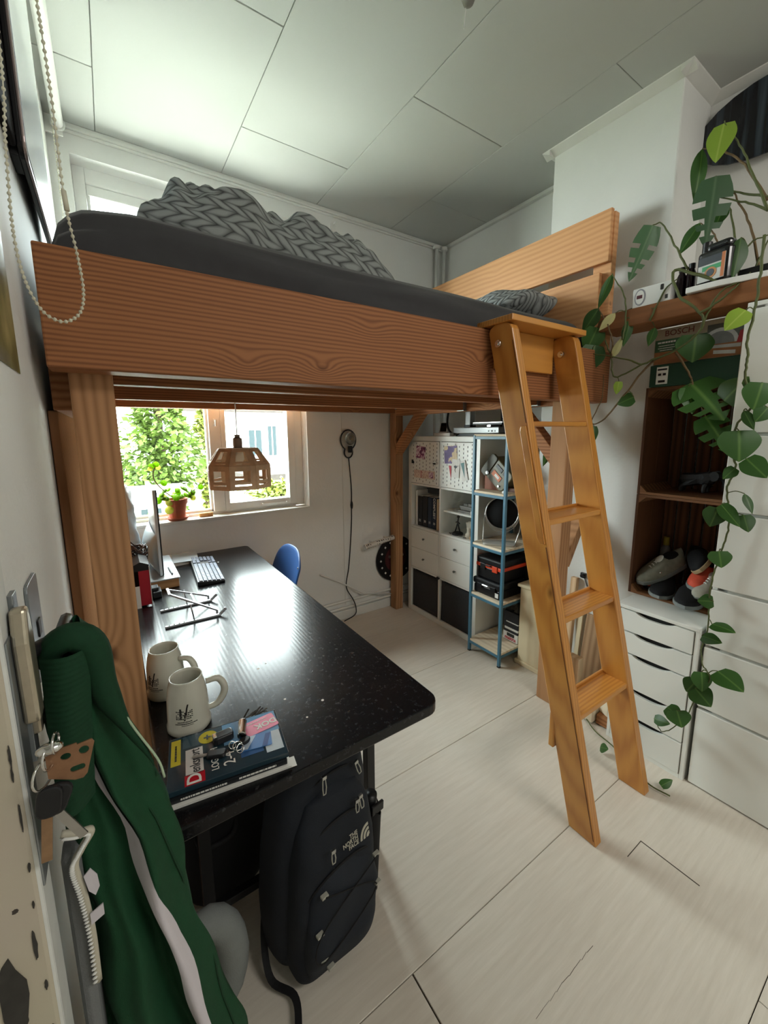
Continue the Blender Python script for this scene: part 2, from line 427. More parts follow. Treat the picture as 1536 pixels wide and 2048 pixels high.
# ---- window
GLASS, n, l, p = _mat('window_glass')
n.remove(p)
tr = n.new('ShaderNodeBsdfTransparent'); tr.inputs[0].default_value = (0.94, 0.97, 0.96, 1)
gl = n.new('ShaderNodeBsdfGlossy'); gl.inputs['Roughness'].default_value = 0.02
lw = n.new('ShaderNodeLayerWeight'); lw.inputs[0].default_value = 0.12
ms = n.new('ShaderNodeMixShader'); l.new(lw.outputs['Fresnel'], ms.inputs[0]); l.new(tr.outputs[0], ms.inputs[1]); l.new(gl.outputs[0], ms.inputs[2])
l.new(ms.outputs[0], n['Material Output'].inputs[0])
win = sempty('window_1', (0.58, 2.88, WZ0))
FY0, FY1 = 2.84, 2.92
B().box(WX0, 0.02, FY0, FY1, WZ0, WZ1).box(1.135, WX1, FY0, FY1, WZ0, WZ1).box(0.02, 1.135, FY0, FY1, WZ1-0.075, WZ1).box(0.02, 1.135, FY0, FY1, WZ0-0.02, WZ0+0.018).build('frame', WINW, win, bevel=0.004)
B().box(0.548, 0.622, FY0-0.01, FY1, WZ0+0.018, WZ1-0.075).build('mullion', WINW, win, bevel=0.004)
B().box(0.02, 0.548, FY0+0.012, FY1-0.02, WZ1-0.125, WZ1-0.075).box(0.02, 0.036, FY0+0.02, FY1-0.02, WZ0+0.018, WZ1-0.125).box(0.534, 0.548, FY0+0.02, FY1-0.02, WZ0+0.018, WZ1-0.125).box(0.02, 0.548, FY0+0.02, FY1-0.02, WZ0+0.018, WZ0+0.034).build('glazing_bead', WINW, win, bevel=0.003)
B().box(0.036, 0.534, 2.885, 2.889, WZ0+0.034, WZ1-0.125).build('pane', GLASS, win)
sa = B().box(0.622, 0.652, FY0-0.012, FY1-0.02, WZ0+0.018, WZ1-0.08).box(1.082, 1.135, FY0-0.012, FY1-0.02, WZ0+0.018, WZ1-0.08).box(0.652, 1.082, FY0-0.012, FY1-0.02, WZ0+0.018, WZ0+0.068).box(0.652, 1.082, FY0-0.012, FY1-0.02, WZ1-0.14, WZ1-0.08).build('sash', WINW, win, bevel=0.005)
B().box(0.652, 1.082, 2.872, 2.876, WZ0+0.068, WZ1-0.14).build('pane', GLASS, sa)
B().box(0.86, 1.06, FY0-0.024, FY0-0.014, WZ0+0.034, WZ0+0.044).cyl((0.87, FY0-0.012, WZ0+0.039), (0.87, FY0-0.034, WZ0+0.039), 0.008, n=10).cyl((1.05, FY0-0.012, WZ0+0.039), (1.05, FY0-0.034, WZ0+0.039), 0.006, n=10).build('casement_stay', WINW, sa, bevel=0.002)
B().box(0.575, 0.60, FY0-0.02, FY0-0.01, 1.56, 1.60).cyl((0.588, FY0-0.02, 1.585), (0.588, FY0-0.045, 1.585), 0.006, n=8).box(0.582, 0.594, FY0-0.05, FY0-0.04, 1.55, 1.592).build('latch', WINW, win, bevel=0.002)
struct(B().box(WX0, WX1, YB-0.004, FY0, WZ0-0.02, WZ0).build('trim_6', TRIMW, bevel=0.003))

# ---- pipes (top-level things fixed to the room)
def pipe(name, pts, r, label, caps=()):
    t = thing(name, label, 'pipe', pts[0])
    B().tube(pts, r, 10).build('pipe_run', TRIMW, t, smooth=True)
    for c0, c1, rr in caps: B().cyl(c0, c1, rr, n=14).build('pipe_collar', TRIMW, t, bevel=0.002)
    return t
pipe('heating_pipe', [(XL+0.02, YB-0.014, 0.155), (1.9, YB-0.014, 0.155), (2.42, YB-0.014, 0.155)], 0.011, 'upper white heating pipe running low along the window wall')
pipe('heating_pipe', [(XL+0.02, YB-0.014, 0.098), (1.9, YB-0.014, 0.098), (2.42, YB-0.014, 0.098)], 0.011, 'lower white heating pipe just above the skirting of the window wall')
pipe('corner_pipe', [(2.375, YB-0.045, 0.0), (2.375, YB-0.045, ZC-0.026)], 0.014, 'white corner pipe further from the pegboard cabinet, rising to the ceiling', [((2.375, YB-0.045, ZC-0.05), (2.375, YB-0.045, ZC-0.026), 0.028)])
pipe('corner_pipe', [(2.445, YB-0.06, 0.0), (2.445, YB-0.06, ZC-0.026)], 0.014, 'white corner pipe closest to the headboard wall, rising to the ceiling', [((2.445, YB-0.06, ZC-0.05), (2.445, YB-0.06, ZC-0.026), 0.028)])
b = B(); b.tube([(1.26, YB-0.012, 0.42), (1.45, YB-0.012, 0.31), (1.62, YB-0.05, 0.2), (1.9, YB-0.05, 0.13)], 0.006, 8)
tag(b.build('white_cable', WHITEM, smooth=True), 'white cable slanting down across the heating pipes', 'cable')

# ================================================================ OUTSIDE THE WINDOW
LEAFO = mat('garden_leaf', (72, 92, 30), 0.6, var=0.35, vscale=3)
LEAFO2 = mat('garden_leaf_yellow', (96, 104, 34), 0.6, var=0.3, vscale=3)
BARK = mat('bark', (70, 54, 40), 0.9)
HOUSEW = mat('white_render', (222, 222, 216), 0.9, var=0.03)
TILE = mat('roof_tile', (60, 55, 52), 0.9, var=0.2, vscale=8, spec=0.05)
PANEO = mat('house_window_pane', (46, 54, 56), 0.7, var=0.1, spec=0.05)
FLATR = mat('flat_roof_felt', (206, 202, 192), 0.9, var=0.1, vscale=2)
struct(B().box(-30, 50, 3.6, 60, -3.2, -3.0).build('ground', mat('garden_ground', (90, 100, 60), 0.9, var=0.2, vscale=1)))
def tree(name, label, c, rx, ry, z0, z1, n, m, size, seed, cat='tree'):
    rnd = random.Random(seed); t = thing(name, label, cat, (c[0], c[1], -3.0))
    B().cyl((c[0], c[1], -3.0), (c[0], c[1], z1-0.4), 0.16, 0.04, 8).build('trunk', BARK, t, smooth=True)
    b = B()
    for i in range(n):
        while True:
            q = Vector((rnd.uniform(-1, 1), rnd.uniform(-1, 1), rnd.uniform(-1, 1)))
            if 0.25 < q.length < 1: break
        k = 0.7+0.3*math.sin(q.z*9+q.x*4)
        p = Vector((c[0]+q.x*rx*k, c[1]+q.y*ry*k, (z0+z1)/2+q.z*(z1-z0)/2))
        d = Vector((q.x+rnd.uniform(-.6, .6), q.y+rnd.uniform(-.6, .6), rnd.uniform(-.8, .5))).normalized()
        s = d.cross(Vector((rnd.uniform(-1, 1), rnd.uniform(-1, 1), 1))).normalized()
        L = size*rnd.uniform(.6, 1.3); w = L*0.32
        b.add([p, p+d*L*.5+s*w, p+d*L, p+d*L*.5-s*w], [(0, 1, 2, 3)])
    o = b.build('foliage', m, t); o['kind'] = 'stuff'
    return t
tree('conifer_tree', 'tall feathery light green tree filling the fixed pane', (0.88, 9.6, 0), 0.95, 1.0, -1.4, 4.4, 9500, LEAFO, 0.15, 3)
tree('slim_garden_tree', 'slim yellow-green tree just beside the window mullion', (2.12, 11.6, 0), 0.2, 0.22, -1.0, 2.6, 1500, LEAFO2, 0.16, 5)
tree('garden_shrub', 'yellow-green garden shrub below the neighbour house', (4.5, 12.5, 0), 1.5, 0.7, -1.2, 0.05, 2600, LEAFO2, 0.17, 8, 'shrub')
# neighbouring white house with tiled roof
h = thing('neighbour_house', 'white rendered house with tiled roof across the garden', 'house', (7.0, 20.0, -3.0))
B().box(3.0, 16.0, 20.0, 28.0, -3.0, 2.75).build('facade', HOUSEW, h)
rb = B().prism([(19.55, 2.62), (24.0, 6.2), (28.4, 2.62), (28.4, 2.5), (24.0, 6.05), (19.55, 2.5)], 'x', 2.7, 16.3).build('roof', TILE, h)
tm = None
for r in range(3):
    b = B()
    y = 19.55+r*0.36; z = 2.64+r*0.36*0.80
    for k in range(34):
        x = 2.75+k*0.3
        b.prism([(x, z), (x+0.07, z+0.05), (x+0.2, z+0.05), (x+0.28, z)], 'y', y, y+0.4, Matrix.Translation((0, y, z)) @ Matrix.Rotation(math.atan(0.8), 4, 'X') @ Matrix.Translation((0, -y, -z)))
    o = b.build('tile_course', TILE, rb); o['kind'] = 'stuff'
for x0, x1, z0, z1 in ((5.6, 6.35, 0.35, 1.75), (6.55, 7.1, 0.35, 1.95), (3.6, 4.3, 0.35, 1.75)):
    f = B().box(x0, x1, 19.94, 20.0, z0, z1).build('window', WINW, h)
    B().box(x0+0.07, (x0+x1)/2-0.03, 19.92, 19.945, z0+0.07, z1-0.07).build('pane', PANEO, f); B().box((x0+x1)/2+0.03, x1-0.07, 19.92, 19.945, z0+0.07, z1-0.07).build('pane', PANEO, f)
g = thing('garden_annex', 'low flat-roofed white annex with dark windows behind the shrub', 'building', (6.0, 16.0, -3.0))
B().box(4.6, 9.0, 16.0, 19.0, -3.0, -0.35).build('wall', HOUSEW, g); B().box(4.4, 9.2, 15.7, 19.2, -0.35, -0.12).build('flat_roof', TILE, g)
for k in range(3): B().box(5.0+k*0.62, 5.4+k*0.62, 15.95, 16.02, -1.25, -0.55).build('window', PANEO, g)
g = thing('garden_shed', 'white garden shed with one dark window below the tall tree', 'shed', (0.5, 7.2, -3.0))
B().box(-0.6, 0.93, 7.2, 8.2, -3.0, 0.52).build('wall', HOUSEW, g); B().box(-0.75, 1.05, 7.05, 8.3, 0.52, 0.6).build('flat_roof', FLATR, g)
f = B().box(0.28, 0.62, 7.15, 7.2, -0.12, 0.38).build('window', WINW, g); B().box(0.31, 0.59, 7.13, 7.155, -0.09, 0.35).build('pane', PANEO, f)
g = thing('low_flat_roof', 'pale flat roof with a metal edge just below the window', 'roof', (1.0, 4.2, -3.0))
B().box(-3.0, 6.0, 3.3, 6.2, -3.0, 0.32).build('slab', FLATR, g)
B().box(-3.0, 6.0, 6.15, 6.27, 0.32, 0.40).build('edge_strip', mat('pale_metal_edge', (150, 150, 146), 0.5), g)

# ================================================================ LOFT BED
bed = thing('loft_bed', 'reddish timber loft bed with deep front beam above the black desk', 'loft bed', (1.0, 1.9, 0))
B().box(-0.093, 2.11, 1.09, 1.165, 1.639, 1.881).build('front_beam', BED_X, bed, bevel=0.004)
for x0, x1, y0, y1, zt in ((-0.064, 0.021, 1.165, 1.255, 1.70), (1.903, 1.985, 1.165, 1.258, 1.70), (1.913, 1.985, 2.633, 2.714, 1.705), (-0.10, -0.03, 2.62, 2.70, 1.65)):
    B().box(x0, x1, y0, y1, 0.0, zt).build('post', BED_Z, bed, bevel=0.004)
B().box(-0.095, 1.913, 2.64, 2.71, 1.652, 1.80).build('back_beam', BED_X, bed, bevel=0.003)
B().box(1.985, 2.11, 2.60, 2.67, 1.652, 1.80).build('back_beam_end', BED_X, bed, bevel=0.003)
for y in (1.365, 1.90):
    B().box(-0.095, 1.915, y-0.024, y+0.024, 1.637, 1.735).build('joist', BED_X, bed, bevel=0.003)
    B().box(1.89, 1.917, y-0.03, y+0.03, 1.632, 1.70).build('joist_hanger', ZINC, bed, bevel=0.001)
B().box(1.915, 1.985, 1.258, 2.633, 1.632, 1.73).build('side_rail', BED_Y, bed, bevel=0.003)
B().box(-0.105, -0.065, 1.255, 2.62, 1.56, 1.73).build('wall_rail', BED_Y, bed, bevel=0.003)
B().box(-0.118, -0.098, 1.27, 2.60, 0.02, 1.56).build('wall_plank', PLANKW, bed, bevel=0.003)
B().box(1.905, 1.99, 2.628, 2.636, 1.68, 1.735).box(1.982, 1.99, 2.6, 2.636, 1.66, 1.72).build('corner_bracket', ZINC, bed, bevel=0.001)
# knee braces in the right-hand frame
for ya, yb in ((2.64, 2.36), (1.25, 1.50)):
    B().bar((1.95, ya, 1.36), (1.95, yb, 1.64), 0.06, 0.07, (1, 0, 0), 0.02).build('knee_brace', BED_Y, bed, bevel=0.003)
B().bar((2.0, 1.21, 0.78), (2.14, 1.21, 1.02), 0.05, 0.06, (0, 1, 0)).build('wall_tie', BED_Z, bed, bevel=0.003)
for k in range(13):
    x = 0.02+k*0.158
    B().box(x-0.045, x+0.045, 1.165, 2.64, 1.737, 1.757).build('slat', BED_Y, bed)
# headboard
B().box(2.050, 2.074, 1.105, 2.62, 2.297, 2.530).build('headboard_plank', HEADB, bed, bevel=0.003)
B().box(2.046, 2.070, 1.14, 2.62, 1.99, 2.256).build('headboard_plank', HEADB, bed, bevel=0.003)
for y in (1.10, 2.50):
    B().box(2.074, 2.112, y, y+0.09, 1.66, 2.52).build('headboard_post', HEADB, bed, bevel=0.003)
# ---- mattress with stretched charcoal sheet
rnd = random.Random(4)
def mat_fn(u, v):
    # v around the section (front-bottom -> front-top -> back), u along x
    x = -0.075+2.09*u
    pr = [(1.172, 1.757), (1.168, 1.80), (1.166, 1.90), (1.168, 1.965), (1.185, 2.005), (1.225, 2.03), (1.32, 2.04), (1.6, 2.042), (1.9, 2.042), (2.2, 2.04), (2.5, 2.038), (2.58, 2.03), (2.625, 1.99), (2.63, 1.9), (2.63, 1.757)]
    t = v*(len(pr)-1); i = min(int(t), len(pr)-2); f = t-i
    y = pr[i][0]*(1-f)+pr[i+1][0]*f; z = pr[i][1]*(1-f)+pr[i+1][1]*f
    e = min(u, 1-u)*2.09
    k = 1.0 if e > 0.09 else math.sqrt(max(0, 1-(1-e/0.09)**2))
    z = 1.757+(z-1.757)*(0.62+0.38*k)
    if v < 0.42:
        dr = math.sin(v/0.42*math.pi)
        y += -0.0035*dr*math.sin(x*9+z*60)-0.006*dr*max(0, math.sin(z*75-x*2.6+1.2*math.sin(x*3)))*(0.3+0.7*u)
        z += 0.004*math.sin(x*7.0)*dr
    if x < 0.1 and v > 0.2: z -= 0.025*(1-max(0, (x+0.075)/0.175))
    return (x, y, z)
b = B(); b.sheet(mat_fn, 90, 71)
nu, nv = 90, 71
b.f.append(tuple(j*nu for j in range(nv))); b.f.append(tuple(j*nu+nu-1 for j in range(nv)))
tag(b.build('mattress', SHEET, smooth=True), 'thick mattress in charcoal sheet lying on the loft bed', 'mattress')
# ---- bedding with printed chunky knit
def knit_mat(name, s=1.0):
    m, n, l, p = _mat(name)
    p.inputs['Roughness'].default_value = 0.9
    tc = n.new('ShaderNodeTexCoord')
    mp = n.new('ShaderNodeMapping'); mp.inputs['Rotation'].default_value = (0, 0, 0.5)
    l.new(tc.outputs['Object'], mp.inputs['Vector'])
    # chevron stitch: cell id by |x| folded, printed knit shading is part of the print
    sep = n.new('ShaderNodeSeparateXYZ'); l.new(mp.outputs['Vector'], sep.inputs[0])
    def M(op, a, b_=None):
        x = n.new('ShaderNodeMath'); x.operation = op
        for i, q in enumerate((a, b_)):
            if q is None: continue
            if isinstance(q, (int, float)): x.inputs[i].default_value = q
            else: l.new(q, x.inputs[i])
        return x.outputs[0]
    w = 0.062*s
    wz = n.new('ShaderNodeTexNoise'); wz.inputs['Scale'].default_value = 5; l.new(tc.outputs['Object'], wz.inputs['Vector'])
    yz = M('ADD', sep.outputs[1], M('MULTIPLY', sep.outputs[2], 0.9))
    yz = M('ADD', yz, M('MULTIPLY', wz.outputs['Fac'], 0.16*s))
    fx = M('PINGPONG', yz, w)
    v = M('ADD', sep.outputs[0], M('MULTIPLY', fx, 0.8))
    cell = M('FRACT', M('DIVIDE', v, 0.046*s))
    prof = M('SINE', M('MULTIPLY', cell, math.pi))
    edge = M('SINE', M('MULTIPLY', M('DIVIDE', fx, w), math.pi))
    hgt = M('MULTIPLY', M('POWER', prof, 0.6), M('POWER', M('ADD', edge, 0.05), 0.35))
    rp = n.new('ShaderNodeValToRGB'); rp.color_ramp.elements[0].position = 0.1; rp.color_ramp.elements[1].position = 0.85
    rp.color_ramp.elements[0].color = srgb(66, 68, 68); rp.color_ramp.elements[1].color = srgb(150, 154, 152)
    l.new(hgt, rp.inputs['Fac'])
    nz = n.new('ShaderNodeTexNoise'); nz.inputs['Scale'].default_value = 7; l.new(tc.outputs['Object'], nz.inputs['Vector'])
    mx = n.new('ShaderNodeMix'); mx.data_type = 'RGBA'; mx.blend_type = 'MULTIPLY'; mx.inputs[0].default_value = 0.4
    l.new(rp.outputs[0], mx.inputs[6]); l.new(nz.outputs['Color'], mx.inputs[7]); 
    l.new(rp.outputs[0], p.inputs['Base Color'])
    bp = n.new('ShaderNodeBump'); bp.inputs['Strength'].default_value = 0.5; bp.inputs['Distance'].default_value = 0.012
    l.new(hgt, bp.inputs['Height']); l.new(bp.outputs['Normal'], p.inputs['Normal'])
    return m
KNIT = knit_mat('grey_knit_print'); KNIT2 = knit_mat('grey_knit_print_pillow', 0.6)
def hash2(i, j): return (math.sin(i*127.1+j*311.7)*43758.5453) % 1.0
def vnoise(x, y):
    i, j = math.floor(x), math.floor(y); fx, fy = x-i, y-j
    fx = fx*fx*(3-2*fx); fy = fy*fy*(3-2*fy)
    a = hash2(i, j)*(1-fx)+hash2(i+1, j)*fx; c = hash2(i, j+1)*(1-fx)+hash2(i+1, j+1)*fx
    return a*(1-fy)+c*fy
def duvet_fn(u, v):
    x = 0.12+0.92*u; y = 1.38+0.90*v
    e = min(u*5.5, (1-u)*6, v*3.2, (1-v)*4, 1)
    k = math.sqrt(max(0, 1-(1-e)**2))
    h = 0.225+0.055*math.exp(-((u-0.62)/0.28)**2)+0.03*math.exp(-((u-0.30)/0.25)**2)+0.03*math.sin(u*7+v*4)+0.045*math.exp(-((u-0.88)/0.06)**2)
    h += -0.02*max(0, u-0.55)/0.45*(1-v)
    fold = 0.026*math.sin((x*2.2+y*5.2+0.5*math.sin(x*6))*5)+0.030*(vnoise(x*9, y*12)-0.5)*2+0.026*(vnoise(x*22, y*26)-0.5)*2
    z = 2.050+k*(h+fold-0.034)
    px = x+0.03*math.sin(y*9); py = y-0.05*k*0+0.025*math.sin(x*8)*k
    return (px, py+0.02*math.sin(x*14), z)
b = B(); b.sheet(duvet_fn, 96, 80)
n0 = len(b.v); nu, nv = 96, 80
tag(b.build('duvet', KNIT, smooth=True, solid=0.012), 'rumpled grey chunky-knit print duvet heaped on the mattress', 'duvet')
def pil_fn(u, v):
    th = 2*math.pi*u; ph = math.pi*(v-0.5)
    sx = math.copysign(abs(math.cos(th))**0.55, math.cos(th)); sy = math.copysign(abs(math.sin(th))**0.55, math.sin(th))
    c = abs(math.cos(ph))**0.6
    x = 0.21*sx*c; y = 0.34*sy*c; z = 0.075*math.sin(ph)*(1.1-0.35*(sx*sx*c+sy*sy*c)/2)
    z += 0.012*math.sin(x*22+y*9)+0.008*math.sin(y*31)
    return (1.825+x*1.0-0.02*z, 1.62+y, 2.137+z+0.10*x)
b = B(); b.sheet(pil_fn, 40, 21, True)
tag(b.build('pillow', KNIT2, smooth=True), 'grey knit-print pillow in front of the slatted headboard', 'pillow')

# ================================================================ LADDER
lad = thing('ladder', 'orange-varnished wooden ladder leaning on the loft bed', 'ladder', (1.5, 0.66, 0))
def rail(xb, xt, th):
    """rail outer x at bottom and top, side profile in y-z"""
    b = B(); prof = []
    K = 0.197; y0, y1 = 0.608, 0.713
    pts = [(y1, 0.0), (y0, 0.0)]
    for i in range(7): 
        z = 1.86*(i+1)/7; pts.append((y0+K*z, z))
    zt = 1.86
    for i in range(1, 6):
        a = math.pi*i/6
        pts.append((y0+K*zt+0.0525*(1-math.cos(a)), zt+0.028*math.sin(a)))
    for i in range(7):
        z = 1.86*(7-i)/7; pts.append((y1+K*z, z))
    n_ = len(pts)
    sh = lambda z: xb+(xt-xb)*z/1.86
    vs = [(sh(z), y, z) for y, z in pts]+[(sh(z)+th, y, z) for y, z in pts]
    b.add(vs, [tuple(range(n_)), tuple(range(2*n_-1, n_-1, -1))]+[(i, (i+1) % n_, n_+(i+1) % n_, n_+i) for i in range(n_)])
    return b
rl = rail(1.335, 1.212, 0.040).build('rail', LADD, lad, bevel=0.004)
rr = rail(1.712, 1.600, 0.042).build('rail', LADD, lad, bevel=0.004)
lx = lambda z: 1.335-0.123*z/1.86
rx_ = lambda z: 1.712-0.112*z/1.86
for z in (1.53, 1.182, 0.826, 0.468):
    yf = 0.608+0.197*z
    x0, x1 = lx(z)+0.036, rx_(z)+0.004
    if z > 1.5:
        B().box(x0, x1, yf+0.004, yf+0.10, z-0.012, z+0.006).build('tread', LADDX, lad, bevel=0.004)
    else:
        B().box(x0, x1, yf+0.002, yf+0.108, z-0.022, z+0.002).build('tread', LADDX, lad, bevel=0.005)
        B().box(x0, x1, yf+0.100, yf+0.110, z+0.002, z+0.012).build('tread_stop', LADDX, lad, bevel=0.002)
# raised strips and grip on the outer faces
for xf, sgn in ((lx, -1),):
    z0, z1 = 1.10, 1.52
    b = B(); yy = lambda z, d: 0.608+0.197*z+d
    pl = [(0.006, z0), (0.026, z0+0.0), (0.034, z0+0.02), (0.034, z1-0.02), (0.026, z1), (0.006, z1)]
    vs = [(xf(z)-0.007, yy(z, d), z) for d, z in pl]+[(xf(z)+0.004, yy(z, d), z) for d, z in pl]; k = len(pl)
    b.add(vs, [tuple(range(k)), tuple(range(2*k-1, k-1, -1))]+[(i, (i+1) % k, k+(i+1) % k, k+i) for i in range(k)])
    b.build('grip_strip', LADD, lad, bevel=0.003)
b = B()
for z0, z1, d0, d1, o in ((0.02, 1.82, 0.012, 0.018, 0),):
    vs = [(rx_(z)+0.0425, 0.608+0.197*z+d, z) for z in (z0, z1) for d in (d0, d1)]+[(rx_(z)+0.0395, 0.608+0.197*z+d, z) for z in (z0, z1) for d in (d0, d1)]
    b.add(vs, [(0, 1, 3, 2), (4, 6, 7, 5), (0, 2, 6, 4), (1, 5, 7, 3), (0, 4, 5, 1), (2, 3, 7, 6)])
vs_ = lambda za_, zb_: [(lx(z)-o_, 0.608+0.197*z+d_, z) for o_ in (0.0006, -0.002) for z in (za_, zb_) for d_ in (0.004, 0.0075)]
for za_, zb_ in ((0.02, 1.09), (1.53, 1.82)): b.add(vs_(za_, zb_), [(0, 1, 3, 2), (4, 6, 7, 5), (0, 2, 6, 4), (1, 5, 7, 3), (0, 4, 5, 1), (2, 3, 7, 6)])
o = b.build('edge_groove', mat('groove_brown', (96, 52, 16), 0.6), lad); o['kind'] = 'stuff'
B().box(lx(0.36)-0.004, lx(0.36)+0.03, 0.713+0.197*0.36-0.004, 0.713+0.197*0.36+0.018, 0.30, 0.44).build('grip_block', LADD, lad, bevel=0.004)
B().box(1.20, 1.665, 0.965, 1.128, 1.884, 1.906).build('top_board', LADDX, lad, bevel=0.003)
B().box(1.252, 1.600, 1.066, 1.088, 1.74, 1.884).build('hook_board', LADDX, lad, bevel=0.003)
for x, in ((1.2115,), (1.5995,)):
    B().cyl((x+0.002, 1.03, 1.815), (x-0.008, 1.03, 1.815), 0.013, n=16).cyl((x-0.006, 1.03, 1.815), (x-0.012, 1.03, 1.815), 0.007, n=6).build('bolt', CHROME, lad, bevel=0.001)

# ================================================================ DESK
def desk_mat():
    m, n, l, p = _mat('black_lacquered_desktop')
    p.inputs['Specular IOR Level'].default_value = 0.28
    tc = n.new('ShaderNodeTexCoord')
    mp = n.new('ShaderNodeMapping'); mp.inputs['Scale'].default_value = (1, 0.12, 1); l.new(tc.outputs['Object'], mp.inputs['Vector'])
    wv = n.new('ShaderNodeTexWave'); wv.bands_direction = 'X'; wv.inputs['Scale'].default_value = 22; wv.inputs['Distortion'].default_value = 26; wv.inputs['Detail'].default_value = 2; wv.inputs['Detail Scale'].default_value = 0.14
    l.new(mp.outputs[0], wv.inputs['Vector'])
    nz = n.new('ShaderNodeTexNoise'); nz.inputs['Scale'].default_value = 55; nz.inputs['Detail'].default_value = 9; nz.inputs['Roughness'].default_value = 0.75
    l.new(tc.outputs['Object'], nz.inputs['Vector'])
    rp = n.new('ShaderNodeValToRGB'); rp.color_ramp.elements[0].position = 0.56; rp.color_ramp.elements[1].position = 0.74
    rp.color_ramp.elements[0].color = srgb(19, 19, 21); rp.color_ramp.elements[1].color = srgb(70, 70, 72)
    l.new(nz.outputs['Fac'], rp.inputs['Fac']); l.new(rp.outputs[0], p.inputs['Base Color'])
    mr = n.new('ShaderNodeMapRange'); mr.inputs['To Min'].default_value = 0.15; mr.inputs['To Max'].default_value = 0.30
    l.new(nz.outputs['Fac'], mr.inputs['Value']); l.new(mr.outputs[0], p.inputs['Roughness'])
    bp = n.new('ShaderNodeBump'); bp.inputs['Strength'].default_value = 0.06; bp.inputs['Distance'].default_value = 0.001
    l.new(wv.outputs['Fac'], bp.inputs['Height']); l.new(bp.outputs['Normal'], p.inputs['Normal'])
    return m
DESKM = desk_mat()
DZ = 0.745
desk = thing('desk', 'long black desk under the loft bed', 'desk', (0.37, 1.76, 0))
x0, x1, y0, y1 = 0.024, 0.722, 0.772, YB-0.012
poly = [(x0, y0), ]
for cx, cy, a0 in ((x1-0.045, y0+0.045, -90), (x1-0.03, y1-0.03, 0)):
    rr2 = 0.045 if a0 < 0 else 0.03
    for k in range(7):
        a = R_(a0+15*k); poly.append((cx+rr2*math.cos(a), cy+rr2*math.sin(a)))
poly += [(x0, y1)]
B().prism(poly, 'z', DZ-0.032, DZ).build('desktop', DESKM, desk, bevel=0.004)
for yy in (1.10, 2.55):
    b = B()
    for xx in (0.12, 0.675):
        b.box(xx-0.016, xx+0.016, yy-0.016, yy+0.016, 0.0, DZ-0.032)
    b.box(0.12, 0.675, yy-0.012, yy+0.012, DZ-0.06, DZ-0.032); b.box(0.12, 0.675, yy-0.012, yy+0.012, 0.58, 0.605); b.box(0.12, 0.675, yy-0.012, yy+0.012, 0.10, 0.125)
    for k in range(6):
        xa = 0.136+k*0.08
        b.bar((xa, yy, 0.6 if k % 2 else 0.69), (xa+0.08, yy, 0.69 if k % 2 else 0.6), 0.01, 0.01, (0, 1, 0))
    b.build('trestle', BLACKM, desk, bevel=0.002)
B().box(0.655, 0.685, 1.116, 2.534, 0.66, 0.69).box(0.10, 0.13, 1.116, 2.534, 0.66, 0.69).build('side_beam', BLACKM, desk, bevel=0.002)
CHIP = mat('bare_wood_chip', (214, 206, 196), 0.7)
for (x, y, r) in ((0.475, 2.46, 0.006), (0.42, 2.52, 0.003), (0.44, 0.965, 0.0045), (0.352, 1.03, 0.004), (0.335, 1.225, 0.005), (0.365, 1.24, 0.003), (0.375, 0.925, 0.003)):
    B().lathe([(r, 0), (r*0.9, 0.0006)], (x, y, DZ-0.0002), 7).build('paint_chip', CHIP, desk)
# ================================================================ CUBE CABINET (white, two by four) BY THE WINDOW WALL
KX = 2.03; KB = 2.42
kal = thing('cube_cabinet', 'white cube cabinet with pegboard doors, drawers and dark bins', 'cabinet', (2.22, 2.23, 0))
KY0, KY1 = 1.849, 2.615
for y0, y1 in ((KY0, KY0+0.039), (KY1-0.039, KY1)):
    B().box(KX, KB, y0, y1, 0, 1.47).build('side_panel', WHITE, kal, bevel=0.002)
B().box(KX, KB, 2.224, 2.240, 0.04, 1.432).build('divider', WHITE, kal, bevel=0.001)
for z0, z1 in ((0.0, 0.04), (0.376, 0.392), (0.728, 0.744), (1.08, 1.096), (1.432, 1.47)):
    B().box(KX, KB, KY0+0.039, KY1-0.039, z0, z1).build('shelf_board', WHITE, kal, bevel=0.002)
B().box(KB-0.006, KB, KY0+0.039, KY1-0.039, 0.04, 1.432).build('back_panel', WHITE, kal)
B().box(KX+0.03, KB-0.02, 1.889, 2.223, 0.905, 0.918).build('insert_shelf', WHITE, kal)
SLOT = mat('peg_slot_dark', (60, 60, 58), 0.9)
KNOBM = mat('knob_steel', (120, 122, 120), 0.3, 0.9)
CELLS = ((2.242, 2.574), (1.890, 2.222))
for c0, c1 in CELLS:
    d = B().box(KX-0.004, KX+0.016, c0+0.002, c1-0.002, 1.099, 1.429).build('pegboard_door', WHITE, kal, bevel=0.002)
    b = B()
    for r in range(11):
        for q in range(8):
            y = c0+0.026+q*0.040; z = 1.118+r*0.0295+(0.0147 if q % 2 else 0)
            if z > 1.418: continue
            b.box(KX-0.0048, KX-0.003, y-0.0022, y+0.0022, z-0.0065, z+0.0065)
    o = b.build('peg_slots', SLOT, d); o['kind'] = 'stuff'
    for z0, z1 in ((0.394, 0.559), (0.561, 0.726)):
        d = B().box(KX-0.002, KX+0.35, c0+0.001, c1-0.001, z0, z1).build('drawer', WHITE, kal, bevel=0.002)
        yc = (c0+c1)/2; zc = (z0+z1)/2+0.01
        B().cyl((KX-0.001, yc, zc), (KX-0.014, yc, zc), 0.004, n=8).cyl((KX-0.012, yc, zc), (KX-0.02, yc, zc), 0.009, 0.008, n=10).build('knob', KNOBM, d, smooth=False)
